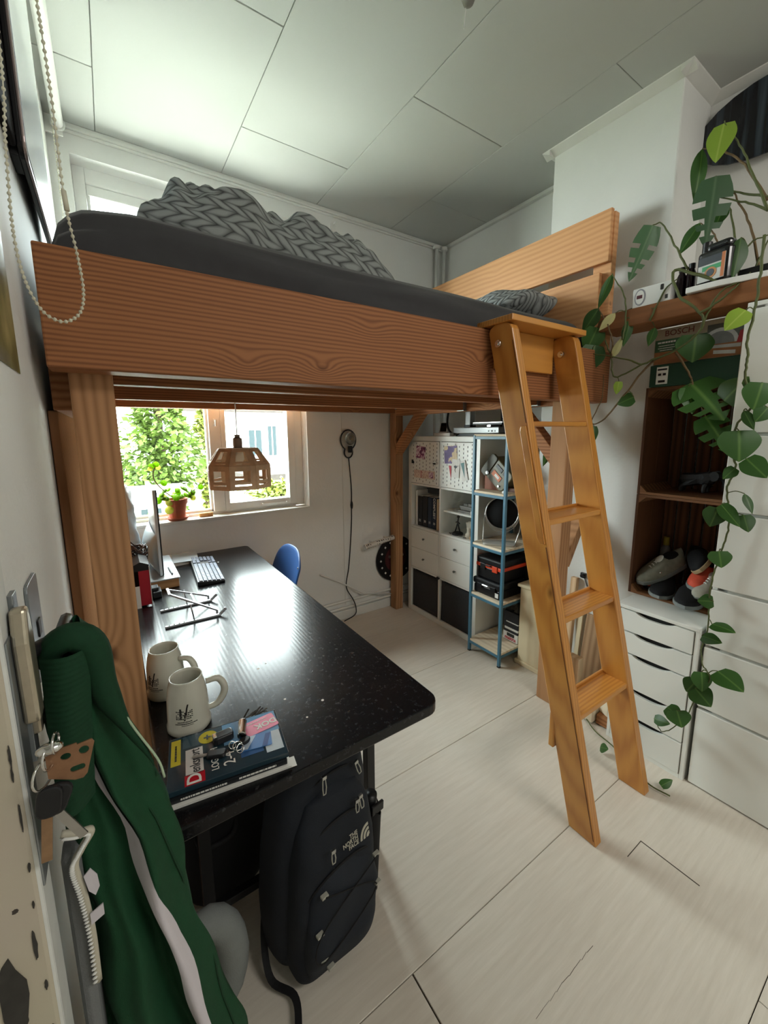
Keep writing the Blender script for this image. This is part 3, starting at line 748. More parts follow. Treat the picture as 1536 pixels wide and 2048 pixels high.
for (c0, c1), lab in zip(CELLS, ('dark grey fabric bin in the bottom cube nearest the corner post', 'dark grey fabric bin in the bottom cube beside the blue rack')):
    t = thing('storage_bin', lab, 'storage bin', (2.2, (c0+c1)/2, 0.04), group='dark fabric bins')
    def binf(u, v, c0=c0, c1=c1):
        y = c0+0.006+(c1-c0-0.012)*u; z = 0.0415+0.318*v
        return (KX+0.016-0.006*math.sin(math.pi*u)*math.sin(math.pi*v)+0.004*v, y, z)
    b = B(); b.sheet(binf, 9, 9); b.build('bin_front', DGREY, t, smooth=True, solid=0.004)
    B().box(KX+0.022, KX+0.35, c0+0.006, c0+0.01, 0.0415, 0.35).box(KX+0.022, KX+0.35, c1-0.01, c1-0.006, 0.0415, 0.35).box(KX+0.345, KX+0.35, c0+0.01, c1-0.01, 0.0415, 0.35).box(KX+0.022, KX+0.345, c0+0.01, c1-0.01, 0.0415, 0.047).build('bin_body', DGREY, t)
# small padlocked chain hanging between drawers and bins
b = B(); b.ball((KX-0.012, 2.232, 0.383), (0.008, 0.016, 0.012)); b.tube([(KX-0.006, 2.25, 0.385), (KX-0.014, 2.235, 0.392), (KX-0.006, 2.215, 0.383)], 0.004, 6)
tag(b.build('black_clip', BLACKP, smooth=True), 'small black clip where the four lower cabinet fronts meet', 'clip')

# ---- papers pinned to the pegboard doors
def printed(name, stops, scale=30, rough=0.5, seed=0.0):
    m, n, l, p = _mat(name); p.inputs['Roughness'].default_value = rough
    tc = n.new('ShaderNodeTexCoord'); nz = n.new('ShaderNodeTexNoise'); nz.inputs['Scale'].default_value = scale; nz.inputs['Detail'].default_value = 2
    mp = n.new('ShaderNodeMapping'); mp.inputs['Location'].default_value = (seed, seed*1.7, seed*0.6)
    l.new(tc.outputs['Object'], mp.inputs[0]); l.new(mp.outputs[0], nz.inputs['Vector'])
    rp = n.new('ShaderNodeValToRGB'); rp.color_ramp.interpolation = 'CONSTANT'
    e = rp.color_ramp.elements
    while len(e) < len(stops): e.new(0.5)
    for i, (pos, c) in enumerate(stops): e[i].position = pos; e[i].color = srgb(*c)
    l.new(nz.outputs['Fac'], rp.inputs['Fac']); l.new(rp.outputs[0], p.inputs['Base Color'])
    return m
P_PURP = printed('pink_purple_print', [(0, (92, 40, 82)), (0.42, (150, 70, 110)), (0.5, (226, 206, 216)), (0.62, (190, 140, 160))], 26, seed=3)
P_YELL = printed('violet_sand_print', [(0, (88, 66, 118)), (0.46, (112, 90, 140)), (0.53, (206, 184, 146)), (0.62, (216, 198, 168))], 16, seed=1.3)
P_TICK = printed('ticket_print', [(0, (206, 176, 164)), (0.45, (226, 206, 192)), (0.62, (198, 150, 140))], 40)
P_TEAL = mat('teal_print', (92, 132, 132), 0.5); P_RED = mat('red_print', (186, 52, 66), 0.5); PAPER = mat('white_paper', (226, 224, 218), 0.7, var=0.02)
def card(name, y, z, w, h, rot, m, label, dx=0.006, cat='card', extra=None):
    T = Matrix.Translation((KX-dx, y, z)) @ Matrix.Rotation(R_(rot), 4, 'X')
    t = thing(name, label, cat, (KX-dx, y, z))
    B(T).box(-0.0006, 0.0006, -w/2, w/2, -h/2, h/2).build('sheet', m, t)
    if extra: extra(t, T)
    return t
card('photo_card', 2.455, 1.345, 0.11, 0.095, 6, P_PURP, 'pink and purple photo card on the pegboard door nearest the corner post')
card('paper_ticket', 2.41, 1.175, 0.25, 0.062, 0, P_TICK, 'long pinkish paper ticket on the lower part of a pegboard door', extra=lambda t, T: [B(T).box(-0.0012, -0.0006, 0.035, 0.04, -0.028, 0.028).build('fold_line', P_RED, t), B(T).box(-0.0012, -0.0006, -0.105, -0.055, -0.022, 0.022).build('stamp', P_PURP, t)])
card('photo_card', 2.12, 1.34, 0.13, 0.125, -4, P_YELL, 'violet and sand photo card on the pegboard door beside the blue rack')
def bird(t, T):
    B(T).ball((-0.002, 0.0, 0.012), (0.0008, 0.016, 0.009)).bar((-0.002, -0.012, 0.016), (-0.002, -0.03, 0.022), 0.001, 0.006, (1, 0, 0)).tube([(-0.002, 0, 0.004), (-0.002, 0.004, -0.012), (-0.002, -0.004, -0.026)], 0.0014, 5).build('bird_drawing', BLACKP, t)
card('bird_card', 2.065, 1.245, 0.075, 0.13, 3, PAPER, 'white card with a small black bird on the pegboard door', 0.009, extra=bird)
card('striped_card', 1.985, 1.235, 0.055, 0.14, -14, PAPER, 'tilted white card with a teal centre on the pegboard door', 0.010, extra=lambda t, T: B(T).prism([(-0.018, 0.055), (0.016, 0.055), (0.0, -0.05)], 'x', -0.0014, -0.0006).build('teal_panel', P_TEAL, t))
tag(B(Matrix.Translation((KX-0.008, 2.115, 1.215)) @ Matrix.Rotation(R_(-8), 4, 'X')).prism([(-0.012, 0.045), (0.014, 0.05), (0.002, -0.05)], 'x', -0.0008, 0.0008).build('red_tag', P_RED), 'small red paper tag hanging beside the bird card', 'tag')
b = B()
for k in range(3): b.box(KX-0.014, KX-0.004, 2.555-k*0.008, 2.559-k*0.008, 1.255, 1.285-k*0.006)
tag(b.build('peg_clip', BLACKP), 'black peg clip at the far edge of the pegboard door', 'clip')
tag(B().box(KX-0.03, KX-0.004, 2.255, 2.285, 1.262, 1.274).box(KX-0.03, KX-0.026, 2.255, 2.285, 1.262, 1.284).build('peg_hook', WHITEM), 'small white peg hook between the two pegboard doors', 'hook')

# ---- files and books in the second row
BLK = mat('black_binder', (28, 30, 34), 0.5, var=0.05); NAVY = mat('navy_binder', (30, 44, 64), 0.5, var=0.05)
z0 = 0.7442
def book(y0, y1, h, m, label, name='binder', cat='binder', d=0.26, txt=None, tsize=0.03, tm=None, num=None):
    t = thing(name, label, cat, (2.2, (y0+y1)/2, z0))
    xf = KX+0.03
    B().box(xf, xf+d, y0, y1, z0, z0+h).build('cover', m, t, bevel=0.003)
    B().box(xf+0.012, xf+d-0.004, y0+0.004, y1-0.004, z0+h-0.004, z0+h+0.0008).build('pages', PAPER, t)
    TT = lambda z, r: Matrix.Translation((xf-0.0006, (y0+y1)/2, z)) @ Matrix(((0, 0, -1, 0), (-1, 0, 0, 0), (0, 1, 0, 0), (0, 0, 0, 1))) @ Matrix.Rotation(r, 4, 'Z')
    if txt: B().text(txt, tsize, TT(z0+h*0.66, R_(-90)), bold=0.0004).build('lettering', tm or PAPER, t)
    if num: B().text(num, 0.026, TT(z0+0.045, 0), bold=0.0004).build('spine_number', PAPER, t)
    return t
book(2.548, 2.556, 0.285, PAPER, 'thin white magazine standing at the far end of the binders', 'magazine', 'magazine')
book(2.536, 2.545, 0.29, WHITEM, 'thin pale folder standing next to the black binders', 'folder', 'folder')
book(2.474, 2.530, 0.245, BLK, 'black binder numbered 22 furthest from the drawers divider', num='22')
book(2.410, 2.470, 0.25, BLK, 'black binder numbered 20 in the middle of the row', num='20')
book(2.356, 2.406, 0.248, NAVY, 'navy binder numbered 11 between the black and lettered ones', num='11')
book(2.306, 2.352, 0.252, NAVY, 'navy binder lettered COMPLEET down its spine', txt='COMPLEET', tsize=0.034, num='10')
book(2.280, 2.302, 0.245, mat('cream_book', (210, 190, 150), 0.6), 'cream book beside the lettered navy binder', 'book', 'book')
book(2.262, 2.277, 0.22, mat('tan_book', (196, 120, 70), 0.6), 'thin orange book closest to the cabinet divider', 'book', 'book')
tag(B().box(KX+0.14, KX+0.30, 2.33, 2.55, z0+0.258, z0+0.30).box(KX+0.12, KX+0.3, 2.29, 2.31, z0+0.256, z0+0.29).build('document_tray', mat('dark_paper_stack', (70, 72, 76), 0.7), bevel=0.002), 'dark folder lying flat on top of the binders', 'folder')
# little models in the split cube
PEWT = mat('pewter', (120, 118, 112), 0.5, 0.4)
t = thing('model_house', 'pewter model ship on the small insert shelf', 'figurine', (2.13, 2.0, 0.918))
B().box(2.09, 2.19, 1.93, 2.10, 0.918, 0.935).build('base', PEWT, t, bevel=0.003)
B().prism([(1.925, 0.965), (2.105, 0.965), (2.09, 0.935), (1.94, 0.935)], 'x', 2.105, 2.175).build('hull', PEWT, t, bevel=0.004)
B().box(2.12, 2.165, 1.955, 2.03, 0.965, 0.985).box(2.125, 2.16, 2.04, 2.08, 0.965, 0.98).build('deck_house', PEWT, t, bevel=0.002)
B().cyl((2.14, 1.96, 0.965), (2.14, 1.96, 1.06), 0.003, n=6).bar((2.14, 1.93, 1.03), (2.14, 1.99, 1.03), 0.003, 0.003).build('mast', BLACKP, t)
tag(B().lathe([(0.012, 0), (0.013, 0.03), (0.011, 0.031), (0.010, 0.004), (0, 0.004)], (2.075, 1.945, 0.918), 12).build('tiny_cup', WHITEM, smooth=True), 'tiny white cup on the front edge of the insert shelf', 'cup')
t = thing('metal_figurine', 'dark wire figure on a round base in the split cube', 'figurine', (2.10, 2.11, z0))
B().lathe([(0.042, 0), (0.042, 0.012), (0.03, 0.02), (0, 0.02)], (2.10, 2.11, z0), 16).build('base', BLACKM, t)
B().tube([(2.10, 2.135, z0+0.02), (2.10, 2.12, z0+0.06), (2.10, 2.11, z0+0.10), (2.10, 2.105, z0+0.125)], 0.005, 6).tube([(2.10, 2.085, z0+0.02), (2.10, 2.10, z0+0.06), (2.10, 2.11, z0+0.10)], 0.005, 6).tube([(2.10, 2.13, z0+0.09), (2.10, 2.11, z0+0.10), (2.10, 2.09, z0+0.085)], 0.004, 6).ball((2.10, 2.106, z0+0.136), 0.011).build('body', BLACKM, t, smooth=True)
t = thing('hand_figurine', 'pale raised hand figure beside the wire figure', 'figurine', (2.09, 1.985, z0))
PALE = mat('pale_stone', (200, 192, 176), 0.7)
B().lathe([(0.026, 0), (0.028, 0.03), (0.018, 0.034), (0.016, 0.06), (0.02, 0.075), (0, 0.078)], (2.09, 1.985, z0), 12).build('base', PALE, t, smooth=True)
b = B()
for k in range(5): b.tube([(2.09, 1.985+(k-2)*0.007, z0+0.07), (2.09, 1.985+(k-2)*0.011, z0+0.105), (2.09, 1.985+(k-2)*0.014, z0+0.128-abs(k-1.6)*0.007)], [0.007, 0.006, 0.004], 6)
b.build('fingers', PALE, t, smooth=True)
tag(B().box(2.06, 2.075, 1.90, 1.935, z0, z0+0.04).cyl((2.07, 1.945, z0), (2.07, 1.945, z0+0.022), 0.012, n=10).build('wooden_block', RAWW), 'small raw wood block in the split cube', 'block')
b = B(); rnd = random.Random(2)
for k in range(16): b.ball((2.055+rnd.random()*0.03, 1.99+rnd.random()*0.18, z0+0.005), (0.005, 0.006, 0.005), 6, 4)
o = tag(b.build('loose_pebbles', PEWT), 'loose grey pebbles scattered in the split cube', 'pebbles', kind='stuff')

# ---- on top of the cabinet
PRG = mat('printer_grey', (150, 152, 152), 0.35, 0.3)
t = thing('printer_screen', 'small white control unit with dark screen on the cabinet', 'control unit', (2.15, 2.30, 1.47))
B().box(2.12, 2.19, 2.285, 2.365, 1.47, 1.483).build('foot', WHITEM, t, bevel=0.003)
B(TRS((2.13, 2.325, 1.483), ry=R_(12))).box(0, 0.02, -0.045, 0.045, 0, 0.095).build('housing', WHITEM, t, bevel=0.004)
B(TRS((2.13, 2.325, 1.483), ry=R_(12))).box(-0.001, 0.001, -0.034, 0.034, 0.022, 0.088).build('screen', mat('dark_screen', (16, 17, 20), 0.12, var=0), t)
t = thing('desktop_printer', 'grey open-frame 3D printer on top of the cabinet', '3D printer', (2.2, 1.98, 1.47))
B().box(2.09, 2.36, 1.75, 2.17, 1.488, 1.533).build('base', PRG, t, bevel=0.006)
B().box(2.10, 2.35, 1.85, 2.15, 1.4705, 1.488).build('foot', BLACKP, t)
B().box(2.14, 2.19, 2.05, 2.10, 1.53, 1.98).build('column', mat('printer_column', (176, 178, 178), 0.35, 0.4), t, bevel=0.004)
B().box(2.135, 2.195, 2.045, 2.105, 1.489, 1.55).build('column_foot', BLACKP, t, bevel=0.003)
B().cyl((2.17, 1.80, 1.53), (2.17, 1.80, 1.98), 0.006, n=8).build('guide_rod', BLACKM, t)
B().box(2.08, 2.34, 1.72, 1.97, 1.545, 1.558).build('print_bed', BLACKP, t, bevel=0.002); B().box(2.082, 2.338, 1.722, 1.968, 1.558, 1.563).build('bed_sheet', STEEL, t)
B().box(2.10, 2.32, 1.83, 1.86, 1.53, 1.545).build('bed_rail', STEEL, t)
B().box(2.05, 2.10, 2.16, 2.33, 1.47, 1.495).build('drip_tray', WHITEM, t, bevel=0.004)
B().tube(spline([(2.17, 2.08, 1.95), (2.12, 2.17, 1.85), (2.10, 2.22, 1.68), (2.09, 2.23, 1.56), (2.09, 2.19, 1.496), (2.10, 2.12, 1.487)], 6), 0.008, 8).build('cable_loop', BLACKP, t, smooth=True)
B().box(2.088, 2.0895, 1.80, 1.815, 1.50, 1.51).box(2.088, 2.0895, 1.83, 1.84, 1.50, 1.51).box(2.088, 2.0895, 1.78, 1.785, 1.50, 1.51).build('button_row', BLACKP, t)

# ================================================================ BLUE STEEL RACK
rk = thing('steel_rack', 'narrow blue steel rack with pale plywood shelves', 'rack', (2.15, 1.70, 0))
RX0, RX1, RY0, RY1 = 1.945, 2.36, 1.560, 1.834
for x in (RX0+0.009, RX1-0.009):
    for y in (RY0+0.009, RY1-0.009):
        B().box(x-0.009, x+0.009, y-0.009, y+0.009, 0.008, 1.478).build('upright', BLUEM, rk, bevel=0.002)
        B().box(x-0.009, x+0.009, y-0.009, y+0.009, 0.0, 0.008).build('foot', BLACKP, rk)
RZ = [0.085, 0.425, 0.770, 1.118, 1.478]
for z in RZ:
    b = B().box(RX0+0.018, RX1-0.018, RY0, RY0+0.016, z-0.024, z-0.006).box(RX0+0.018, RX1-0.018, RY1-0.016, RY1, z-0.024, z-0.006).box(RX0, RX0+0.016, RY0+0.018, RY1-0.018, z-0.024, z-0.006).box(RX1-0.016, RX1, RY0+0.018, RY1-0.018, z-0.024, z-0.006)
    b.build('shelf_frame', BLUEM, rk, bevel=0.002)
    B().box(RX0+0.004, RX1-0.004, RY0+0.004, RY1-0.004, z-0.006, z+0.008).build('shelf_board', RAWY, rk, bevel=0.001)
# top-shelf machine: olive case on a wooden wedge
OLV = mat('olive_drab_enamel', (98, 92, 66), 0.4, var=0.08, vscale=8)
t = thing('olive_machine', 'olive green vintage machine tilted on a wooden wedge in the rack', 'machine', (2.1, 1.70, 1.126))
T = Matrix.Translation((2.10, 1.70, 1.235)) @ Matrix.Rotation(R_(40), 4, 'X')
B(T).prism(rrect(0.20, 0.15, 0.03, 4), 'x', -0.07, 0.10).build('case', OLV, t, bevel=0.006)
B(T).prism(rrect(0.06, 0.16, 0.02, 4, 0.085, 0.0), 'x', -0.078, -0.06).build('front_band', mat('olive_dark', (70, 66, 48), 0.5), t, bevel=0.003)
B(T).box(-0.074, -0.069, -0.045, 0.035, -0.03, 0.005).build('label_plate', mat('orange_label', (196, 110, 70), 0.5), t)
B(T).box(-0.0752, -0.0735, -0.03, 0.01, -0.022, -0.004).build('label_strip', PAPER, t)
B(T).box(-0.074, -0.069, -0.02, 0.04, 0.025, 0.05).box(-0.082, -0.069, -0.055, -0.035, 0.03, 0.055).build('latch', BLACKP, t, bevel=0.002)
B(T).cyl((-0.069, 0.06, -0.045), (-0.082, 0.06, -0.045), 0.012, n=14).cyl((-0.069, -0.06, -0.05), (-0.078, -0.06, -0.05), 0.007, n=10).build('knob', STEEL, t)
B().prism([(1.82, 1.126), (1.66, 1.126), (1.82, 1.24)], 'x', 2.05, 2.2).build('wooden_wedge', mat('brown_wedge', (128, 72, 46), 0.6), t, bevel=0.002)
B().bar((2.04, 1.83, 1.265), (2.04, 1.66, 1.14), 0.03, 0.014, (1, 0, 0)).build('black_foot', BLACKP, t, bevel=0.002)
B().box(2.06, 2.2, 1.575, 1.66, 1.126, 1.15).build('rest_block', mat('brown_block', (92, 56, 38), 0.6), t, bevel=0.002)
tag(B().lathe([(0.016, 0), (0.017, 0.012), (0.01, 0.017), (0, 0.018)], (1.985, 1.60, 1.126), 14).build('bottle_stopper', WHITEM, smooth=True), 'small round white stopper on the rack shelf below the olive machine', 'stopper')
# heat lamp
t = thing('heat_lamp', 'round chrome heat lamp with black mouth on a wire stand', 'lamp', (2.07, 1.66, 0.778))
c = Vector((2.06, 1.675, 0.985)); ax = Vector((-0.80, -0.58, 0.14)).normalized()
T = Matrix.Translation(c) @ rot_to(ax)
B(T).lathe([(0.0, -0.11), (0.05, -0.105), (0.085, -0.07), (0.098, -0.02), (0.10, 0.03), (0.097, 0.03), (0.092, -0.015), (0.08, -0.06), (0.045, -0.09), (0, -0.095)], n=28).build('shell', CHROME, t, smooth=True)
B(T).lathe([(0.096, 0.028), (0.09, -0.015), (0.078, -0.055), (0.044, -0.085), (0, -0.09)], n=28).build('inner_bowl', mat('matt_black', (12, 12, 12), 0.95, var=0), t, smooth=True)
B(T).lathe([(0.101, 0.022), (0.104, 0.028), (0.101, 0.036), (0.096, 0.032)], n=28, close=True).build('rim', STEEL, t, smooth=True)
sd = ax.cross(Vector((0, 0, 1))).normalized()
for sg in (-1, 1):
    B().tube(spline([c+sd*0.106*sg, c+sd*0.112*sg+Vector((0, 0, -0.09)), Vector((2.03, 1.67, 0.786))+sd*0.10*sg], 6), 0.004, 6).build('stand_wire', STEEL, t, smooth=True)
for q in (0.0, 0.016):
    B().tube([c+sd*0.106*math.cos(a)+Vector((0, 0, -0.108-q))*math.sin(a)*1.02+ax*0.02 for a in [math.pi*k/14 for k in range(15)]], 0.003, 5).build('guard_wire', STEEL, t, smooth=True)
B(Matrix.Translation((2.05, 1.68, 0.778)) @ Matrix.Rotation(math.atan2(ax.y, ax.x), 4, 'Z')).prism(rrect(0.12, 0.2, 0.02), 'z', 0, 0.014).build('base_plate', mat('grey_base', (176, 174, 166), 0.5), t, bevel=0.004)
tag(B().prism(rrect(0.07, 0.07, 0.01, 3, 2.21, 0.93), 'y', 1.842, 1.8485).lathe([(0.026, 0), (0.022, 0.008), (0.02, 0.003), (0, 0.003)], (2.21, 1.842, 0.93), 18, Matrix.Rotation(R_(90), 4, 'X')).build('wall_socket', WHITEM, bevel=0.001), 'white socket fixed to the cabinet side behind the heat lamp', 'socket')
# tool boxes
ORNG = mat('orange_band', (214, 72, 40), 0.45)
def toolbox(name, label, x0, x1, y0, y1, z, h, band):
    t = thing(name, label, 'toolbox', ((x0+x1)/2, (y0+y1)/2, z))
    B().box(x0+0.006, x1-0.006, y0+0.008, y1-0.008, z, z+h*0.56).build('body', BLACKP, t, bevel=0.008)
    B().box(x0, x1, y0, y1, z+h*0.56+(h*0.12 if band else 0.002), z+h).build('lid', BLACKP, t, bevel=0.012, seg=3)
    if band: B().box(x0-0.001, x1+0.001, y0-0.001, y1+0.001, z+h*0.54, z+h*0.70).build('band', ORNG, t, bevel=0.004)
    for k in (0.25, 0.72):
        B().box(x0-0.007, x0+0.004, y0+(y1-y0)*k-0.02, y0+(y1-y0)*k+0.02, z+h*0.45, z+h*0.72).build('latch', ORNG if band and k < .5 else BLACKP, t, bevel=0.002)
    B().tube([(x0, y0+(y1-y0)*0.38, z+h*0.66), (x0-0.012, y0+(y1-y0)*0.4, z+h*0.7), (x0-0.012, y0+(y1-y0)*0.58, z+h*0.7), (x0, y0+(y1-y0)*0.6, z+h*0.66)], 0.005, 6).build('handle', STEEL if not band else BLACKP, t)
    return t
tb = toolbox('toolbox', 'flat black toolbox with white sticker, lower one in the rack', 1.968, 2.22, 1.592, 1.826, 0.433, 0.105, False)
B().box(1.9665, 1.968, 1.606, 1.632, 0.448, 0.478).build('sticker', PAPER, tb)
toolbox('toolbox', 'black toolbox with orange band stacked on the flat toolbox', 1.985, 2.23, 1.60, 1.812, 0.539, 0.145, True)
t = thing('dark_tool_bag', 'black soft tool bag behind the toolboxes in the rack', 'bag', (2.27, 1.66, 0.433))
B().box(2.236, 2.335, 1.585, 1.80, 0.434, 0.67).build('body', mat('black_nylon', (18, 18, 19), 0.7), t, bevel=0.02, seg=3)
B().tube([(2.28, 1.62, 0.665), (2.28, 1.64, 0.70), (2.28, 1.74, 0.70), (2.28, 1.76, 0.665)], 0.008, 6).build('handle', BLACKP, t, smooth=True)
t = thing('power_tool_box', 'black and white printed carton on the bottom rack shelf', 'carton', (2.2, 1.60, 0.093))
bx = (2.14, 2.30, 1.575, 1.69, 0.093, 0.30)
B().box(*bx).build('carton', mat('carton_dark', (40, 40, 44), 0.5), t, bevel=0.002)
B().box(2.1392, 2.3, 1.5742, 1.6905, 0.097, 0.155).build('white_band', PAPER, t)
B().box(2.1386, 2.16, 1.5736, 1.68, 0.175, 0.19).box(2.1386, 2.16, 1.5736, 1.67, 0.225, 0.232).build('print_line', PAPER, t)
B().text('makita', 0.034, Matrix.Translation((2.1385, 1.632, 0.115)) @ Matrix(((0, 0, -1, 0), (-1, 0, 0, 0), (0, 1, 0, 0), (0, 0, 0, 1))), bold=0.0008).build('lettering', mat('red_lettering', (190, 40, 60), 0.5), t)
B().box(2.1385, 2.14, 1.60, 1.66, 0.128, 0.15).build('bar_code', SLOT, t)
b = B(); b.sheet(lambda u, v: (2.14+0.16*u, 1.58+0.10*v, 0.30+0.03*math.sin(u*9)*math.sin(v*7)+0.012), 8, 7); b.build('plastic_wrap', mat('grey_wrap', (90, 92, 96), 0.2), t, smooth=True)

# ================================================================ CREAM PLINTH, OFFCUTS, PLUG
t = thing('painted_plinth', 'cream painted wooden plinth with moulded cap beside the blue rack', 'plinth', (2.12, 1.46, 0))
B().box(2.098, 2.203, 1.37, 1.538, 0.03, 0.525).build('shaft', OFFW, t, bevel=0.004)
B().box(2.08, 2.204, 1.36, 1.552, 0.525, 0.547).build('cap', OFFW, t, bevel=0.008, seg=3)
B().box(2.085, 2.204, 1.36, 1.553, 0.0, 0.03).build('foot', OFFW, t, bevel=0.006)
def offcut(lab, p0, p1, w, h, m, up=(1, 0, 0)):
    tag(B().bar(p0, p1, w, h, up).build('wood_offcut', m, bevel=0.002), lab, 'wood offcut', 'offcuts by the chimney')
BRN = wood('brown_offcut', (150, 116, 86), (186, 152, 118), 'z', 10, 4, 0, across='y')
offcut('pale square stick standing tallest among the offcuts behind the ladder', (2.14, 1.235, 0.0), (2.185, 1.235, 0.66), 0.035, 0.03, RAWW)
offcut('wide brown board leaning upright on the chimney behind the ladder', (2.12, 1.09, 0.0), (2.19, 1.09, 0.47), 0.12, 0.02, BRN)
offcut('narrow white strip leaning between the brown board and the pale stick', (2.14, 1.185, 0.0), (2.195, 1.185, 0.54), 0.025, 0.012, OFFW)
offcut('short pale block standing in front of the brown board', (2.035, 1.12, 0.0), (2.035, 1.12, 0.27), 0.07, 0.05, RAWW)
offcut('thick pale pine block lying lowest in the offcut pile', (1.995, 1.10, 0.045), (1.985, 0.955, 0.045), 0.075, 0.09, RAWY)
offcut('flat pale board lying on the thick pine block', (2.05, 1.05, 0.112), (1.99, 0.90, 0.112), 0.11, 0.02, RAWY)
offcut('reddish offcut lying flat on the floor by the drawer unit', (2.12, 0.925, 0.03), (1.965, 0.92, 0.03), 0.05, 0.055, BED_Y)
t = thing('black_plug_cord', 'black plug and thin cord hanging on the chimney behind the ladder', 'cord', (2.14, 1.155, 0.5))
B().box(2.19, 2.206, 1.18, 1.21, 0.665, 0.695).cyl((2.195, 1.195, 0.68), (2.18, 1.195, 0.68), 0.012, n=10).build('plug', BLACKP, t, bevel=0.002)
B().tube([(2.20, 1.19, 0.67), (2.20, 1.162, 0.6), (2.20, 1.16, 0.45), (2.20, 1.162, 0.3), (2.196, 1.16, 0.02)], 0.003, 6).build('cord', BLACKP, t, smooth=True)

# ================================================================ DRAWER UNIT, CRATES, TALL WHITE UNIT
AX = 1.925
al = thing('drawer_unit', 'low white drawer unit with curved finger cut-outs under the crates', 'drawer unit', (2.2, 0.71, 0))
AY0, AY1 = 0.553, 0.878
B().box(AX+0.004, 2.485, AY1-0.016, AY1, 0.0, 0.686).build('side_panel', WHITE, al, bevel=0.002)
B().box(AX+0.004, 2.485, AY0, AY0+0.016, 0.0, 0.686).build('side_panel', WHITE, al, bevel=0.002)
B().box(AX-0.004, 2.485, AY0, AY1, 0.686, 0.702).build('top_panel', WHITE, al, bevel=0.002)
B().box(AX+0.03, 2.485, AY0+0.016, AY1-0.016, 0.0, 0.684).build('inner_body', mat('drawer_gap_dark', (40, 40, 38), 0.9), al)
B().box(AX+0.004, AX+0.03, AY0+0.016, AY1-0.016, 0.0, 0.02).build('plinth_strip', WHITE, al)
zz = [0.684, 0.578, 0.474, 0.306, 0.170, 0.02]
for a, b_ in zip(zz, zz[1:]):
    t0 = a-0.004; y0, y1 = AY0+0.019, AY1-0.019; yc = (y0+y1)/2
    poly = [(y0, b_+0.002), (y1, b_+0.002), (y1, t0)]
    for k in range(13):
        s = k/12.0; yy = yc+0.078-0.156*s
        d = 0.017*(1-abs(2*s-1)**3)
        poly.append((yy, t0-d))
    poly.append((y0, t0))
    B().prism(poly, 'x', AX, AX+0.016).build('drawer_front', WHITE, al, bevel=0.0015)
def crate(label, z, seed):
    t = thing('wooden_crate', label, 'crate', (2.3, 0.74, z), group='stacked dark crates')
    x0, x1, y0, y1, h = 2.10, 2.40, 0.543, 0.912, 0.495
    for i in range(2):
        xa = x0+i*(x1-x0)/2
        for yy, ww in ((y0, 0.012), (y1-0.012, 0.012)):
            B().box(xa+0.001, xa+(x1-x0)/2-0.001, yy, yy+ww, z, z+h).build('side_plank', CRATE, t, bevel=0.0015)
        for zz_ in (z, z+h-0.012):
            B().box(xa+0.001, xa+(x1-x0)/2-0.001, y0+0.012, y1-0.012, zz_, zz_+0.012).build('end_plank', CRATEY, t, bevel=0.0015)
    n_ = 6; w = (y1-y0-0.024)/n_
    for i in range(n_):
        B().box(x1-0.012, x1-0.002, y0+0.012+i*w+0.004, y0+0.012+(i+1)*w-0.004, z+0.012, z+h-0.012).build('back_slat', CRATE, t, bevel=0.0015)
    for yy, sg in ((y0+0.012, 1), (y1-0.012, -1)):
        for zz_, sz in ((z+0.012, 1), (z+h-0.012, -1)):
            B().prism([(yy, zz_), (yy+sg*0.03, zz_), (yy, zz_+sz*0.03)], 'x', x0+0.002, x1-0.014).build('corner_block', CRATEY, t)
    return t
crate('lower dark wooden crate full of shoes on the drawer unit', 0.7025, 1)
crate('upper dark wooden crate holding a black animal figure', 1.1985, 2)
wu = thing('tall_drawer_unit', 'tall white cabinet of handleless drawers behind the hanging vine', 'cabinet', (2.2, 0.0, 0))
UX, UY0, UY1, UZ = 1.94, -0.62, 0.541, 1.95
B().box(UX+0.02, 2.49, UY1-0.018, UY1, 0.0, UZ).build('side_panel', WHITE, wu, bevel=0.002)
B().box(UX+0.02, 2.49, UY0, UY0+0.018, 0.0, UZ).build('side_panel', WHITE, wu, bevel=0.002)
B().box(UX+0.03, 2.49, UY0+0.018, UY1-0.018, 0.0, UZ-0.016).build('inner_body', mat('unit_gap_grey', (178, 180, 174), 0.7), wu)
B().box(UX+0.02, 2.49, UY0+0.018, UY1-0.018, UZ-0.016, UZ).build('top_panel', WHITE, wu, bevel=0.002)
uz = [0.004, 0.362, 0.637, 0.882, 1.19, 1.487, UZ-0.018]
for a, b_ in zip(uz, uz[1:]):
    d = B().box(UX, UX+0.02, UY0+0.002, UY1-0.002, a+0.002, b_-0.010).build('drawer_front', WHITE, wu, bevel=0.003)
    B().box(UX+0.012, UX+0.02, UY0+0.03, UY1-0.05, b_-0.010, b_-0.0005).build('finger_groove', mat('groove_grey', (196, 198, 192), 0.5) if 'groove_grey' not in MATS else MATS['groove_grey'], d)
sb = tag(B().box(1.966, 2.143, -0.3, 1.088, 1.957, 2.030).build('shelf_plank', SHELFW, bevel=0.004), 'thick rustic wooden plank laid across the tall white cabinet', 'shelf')
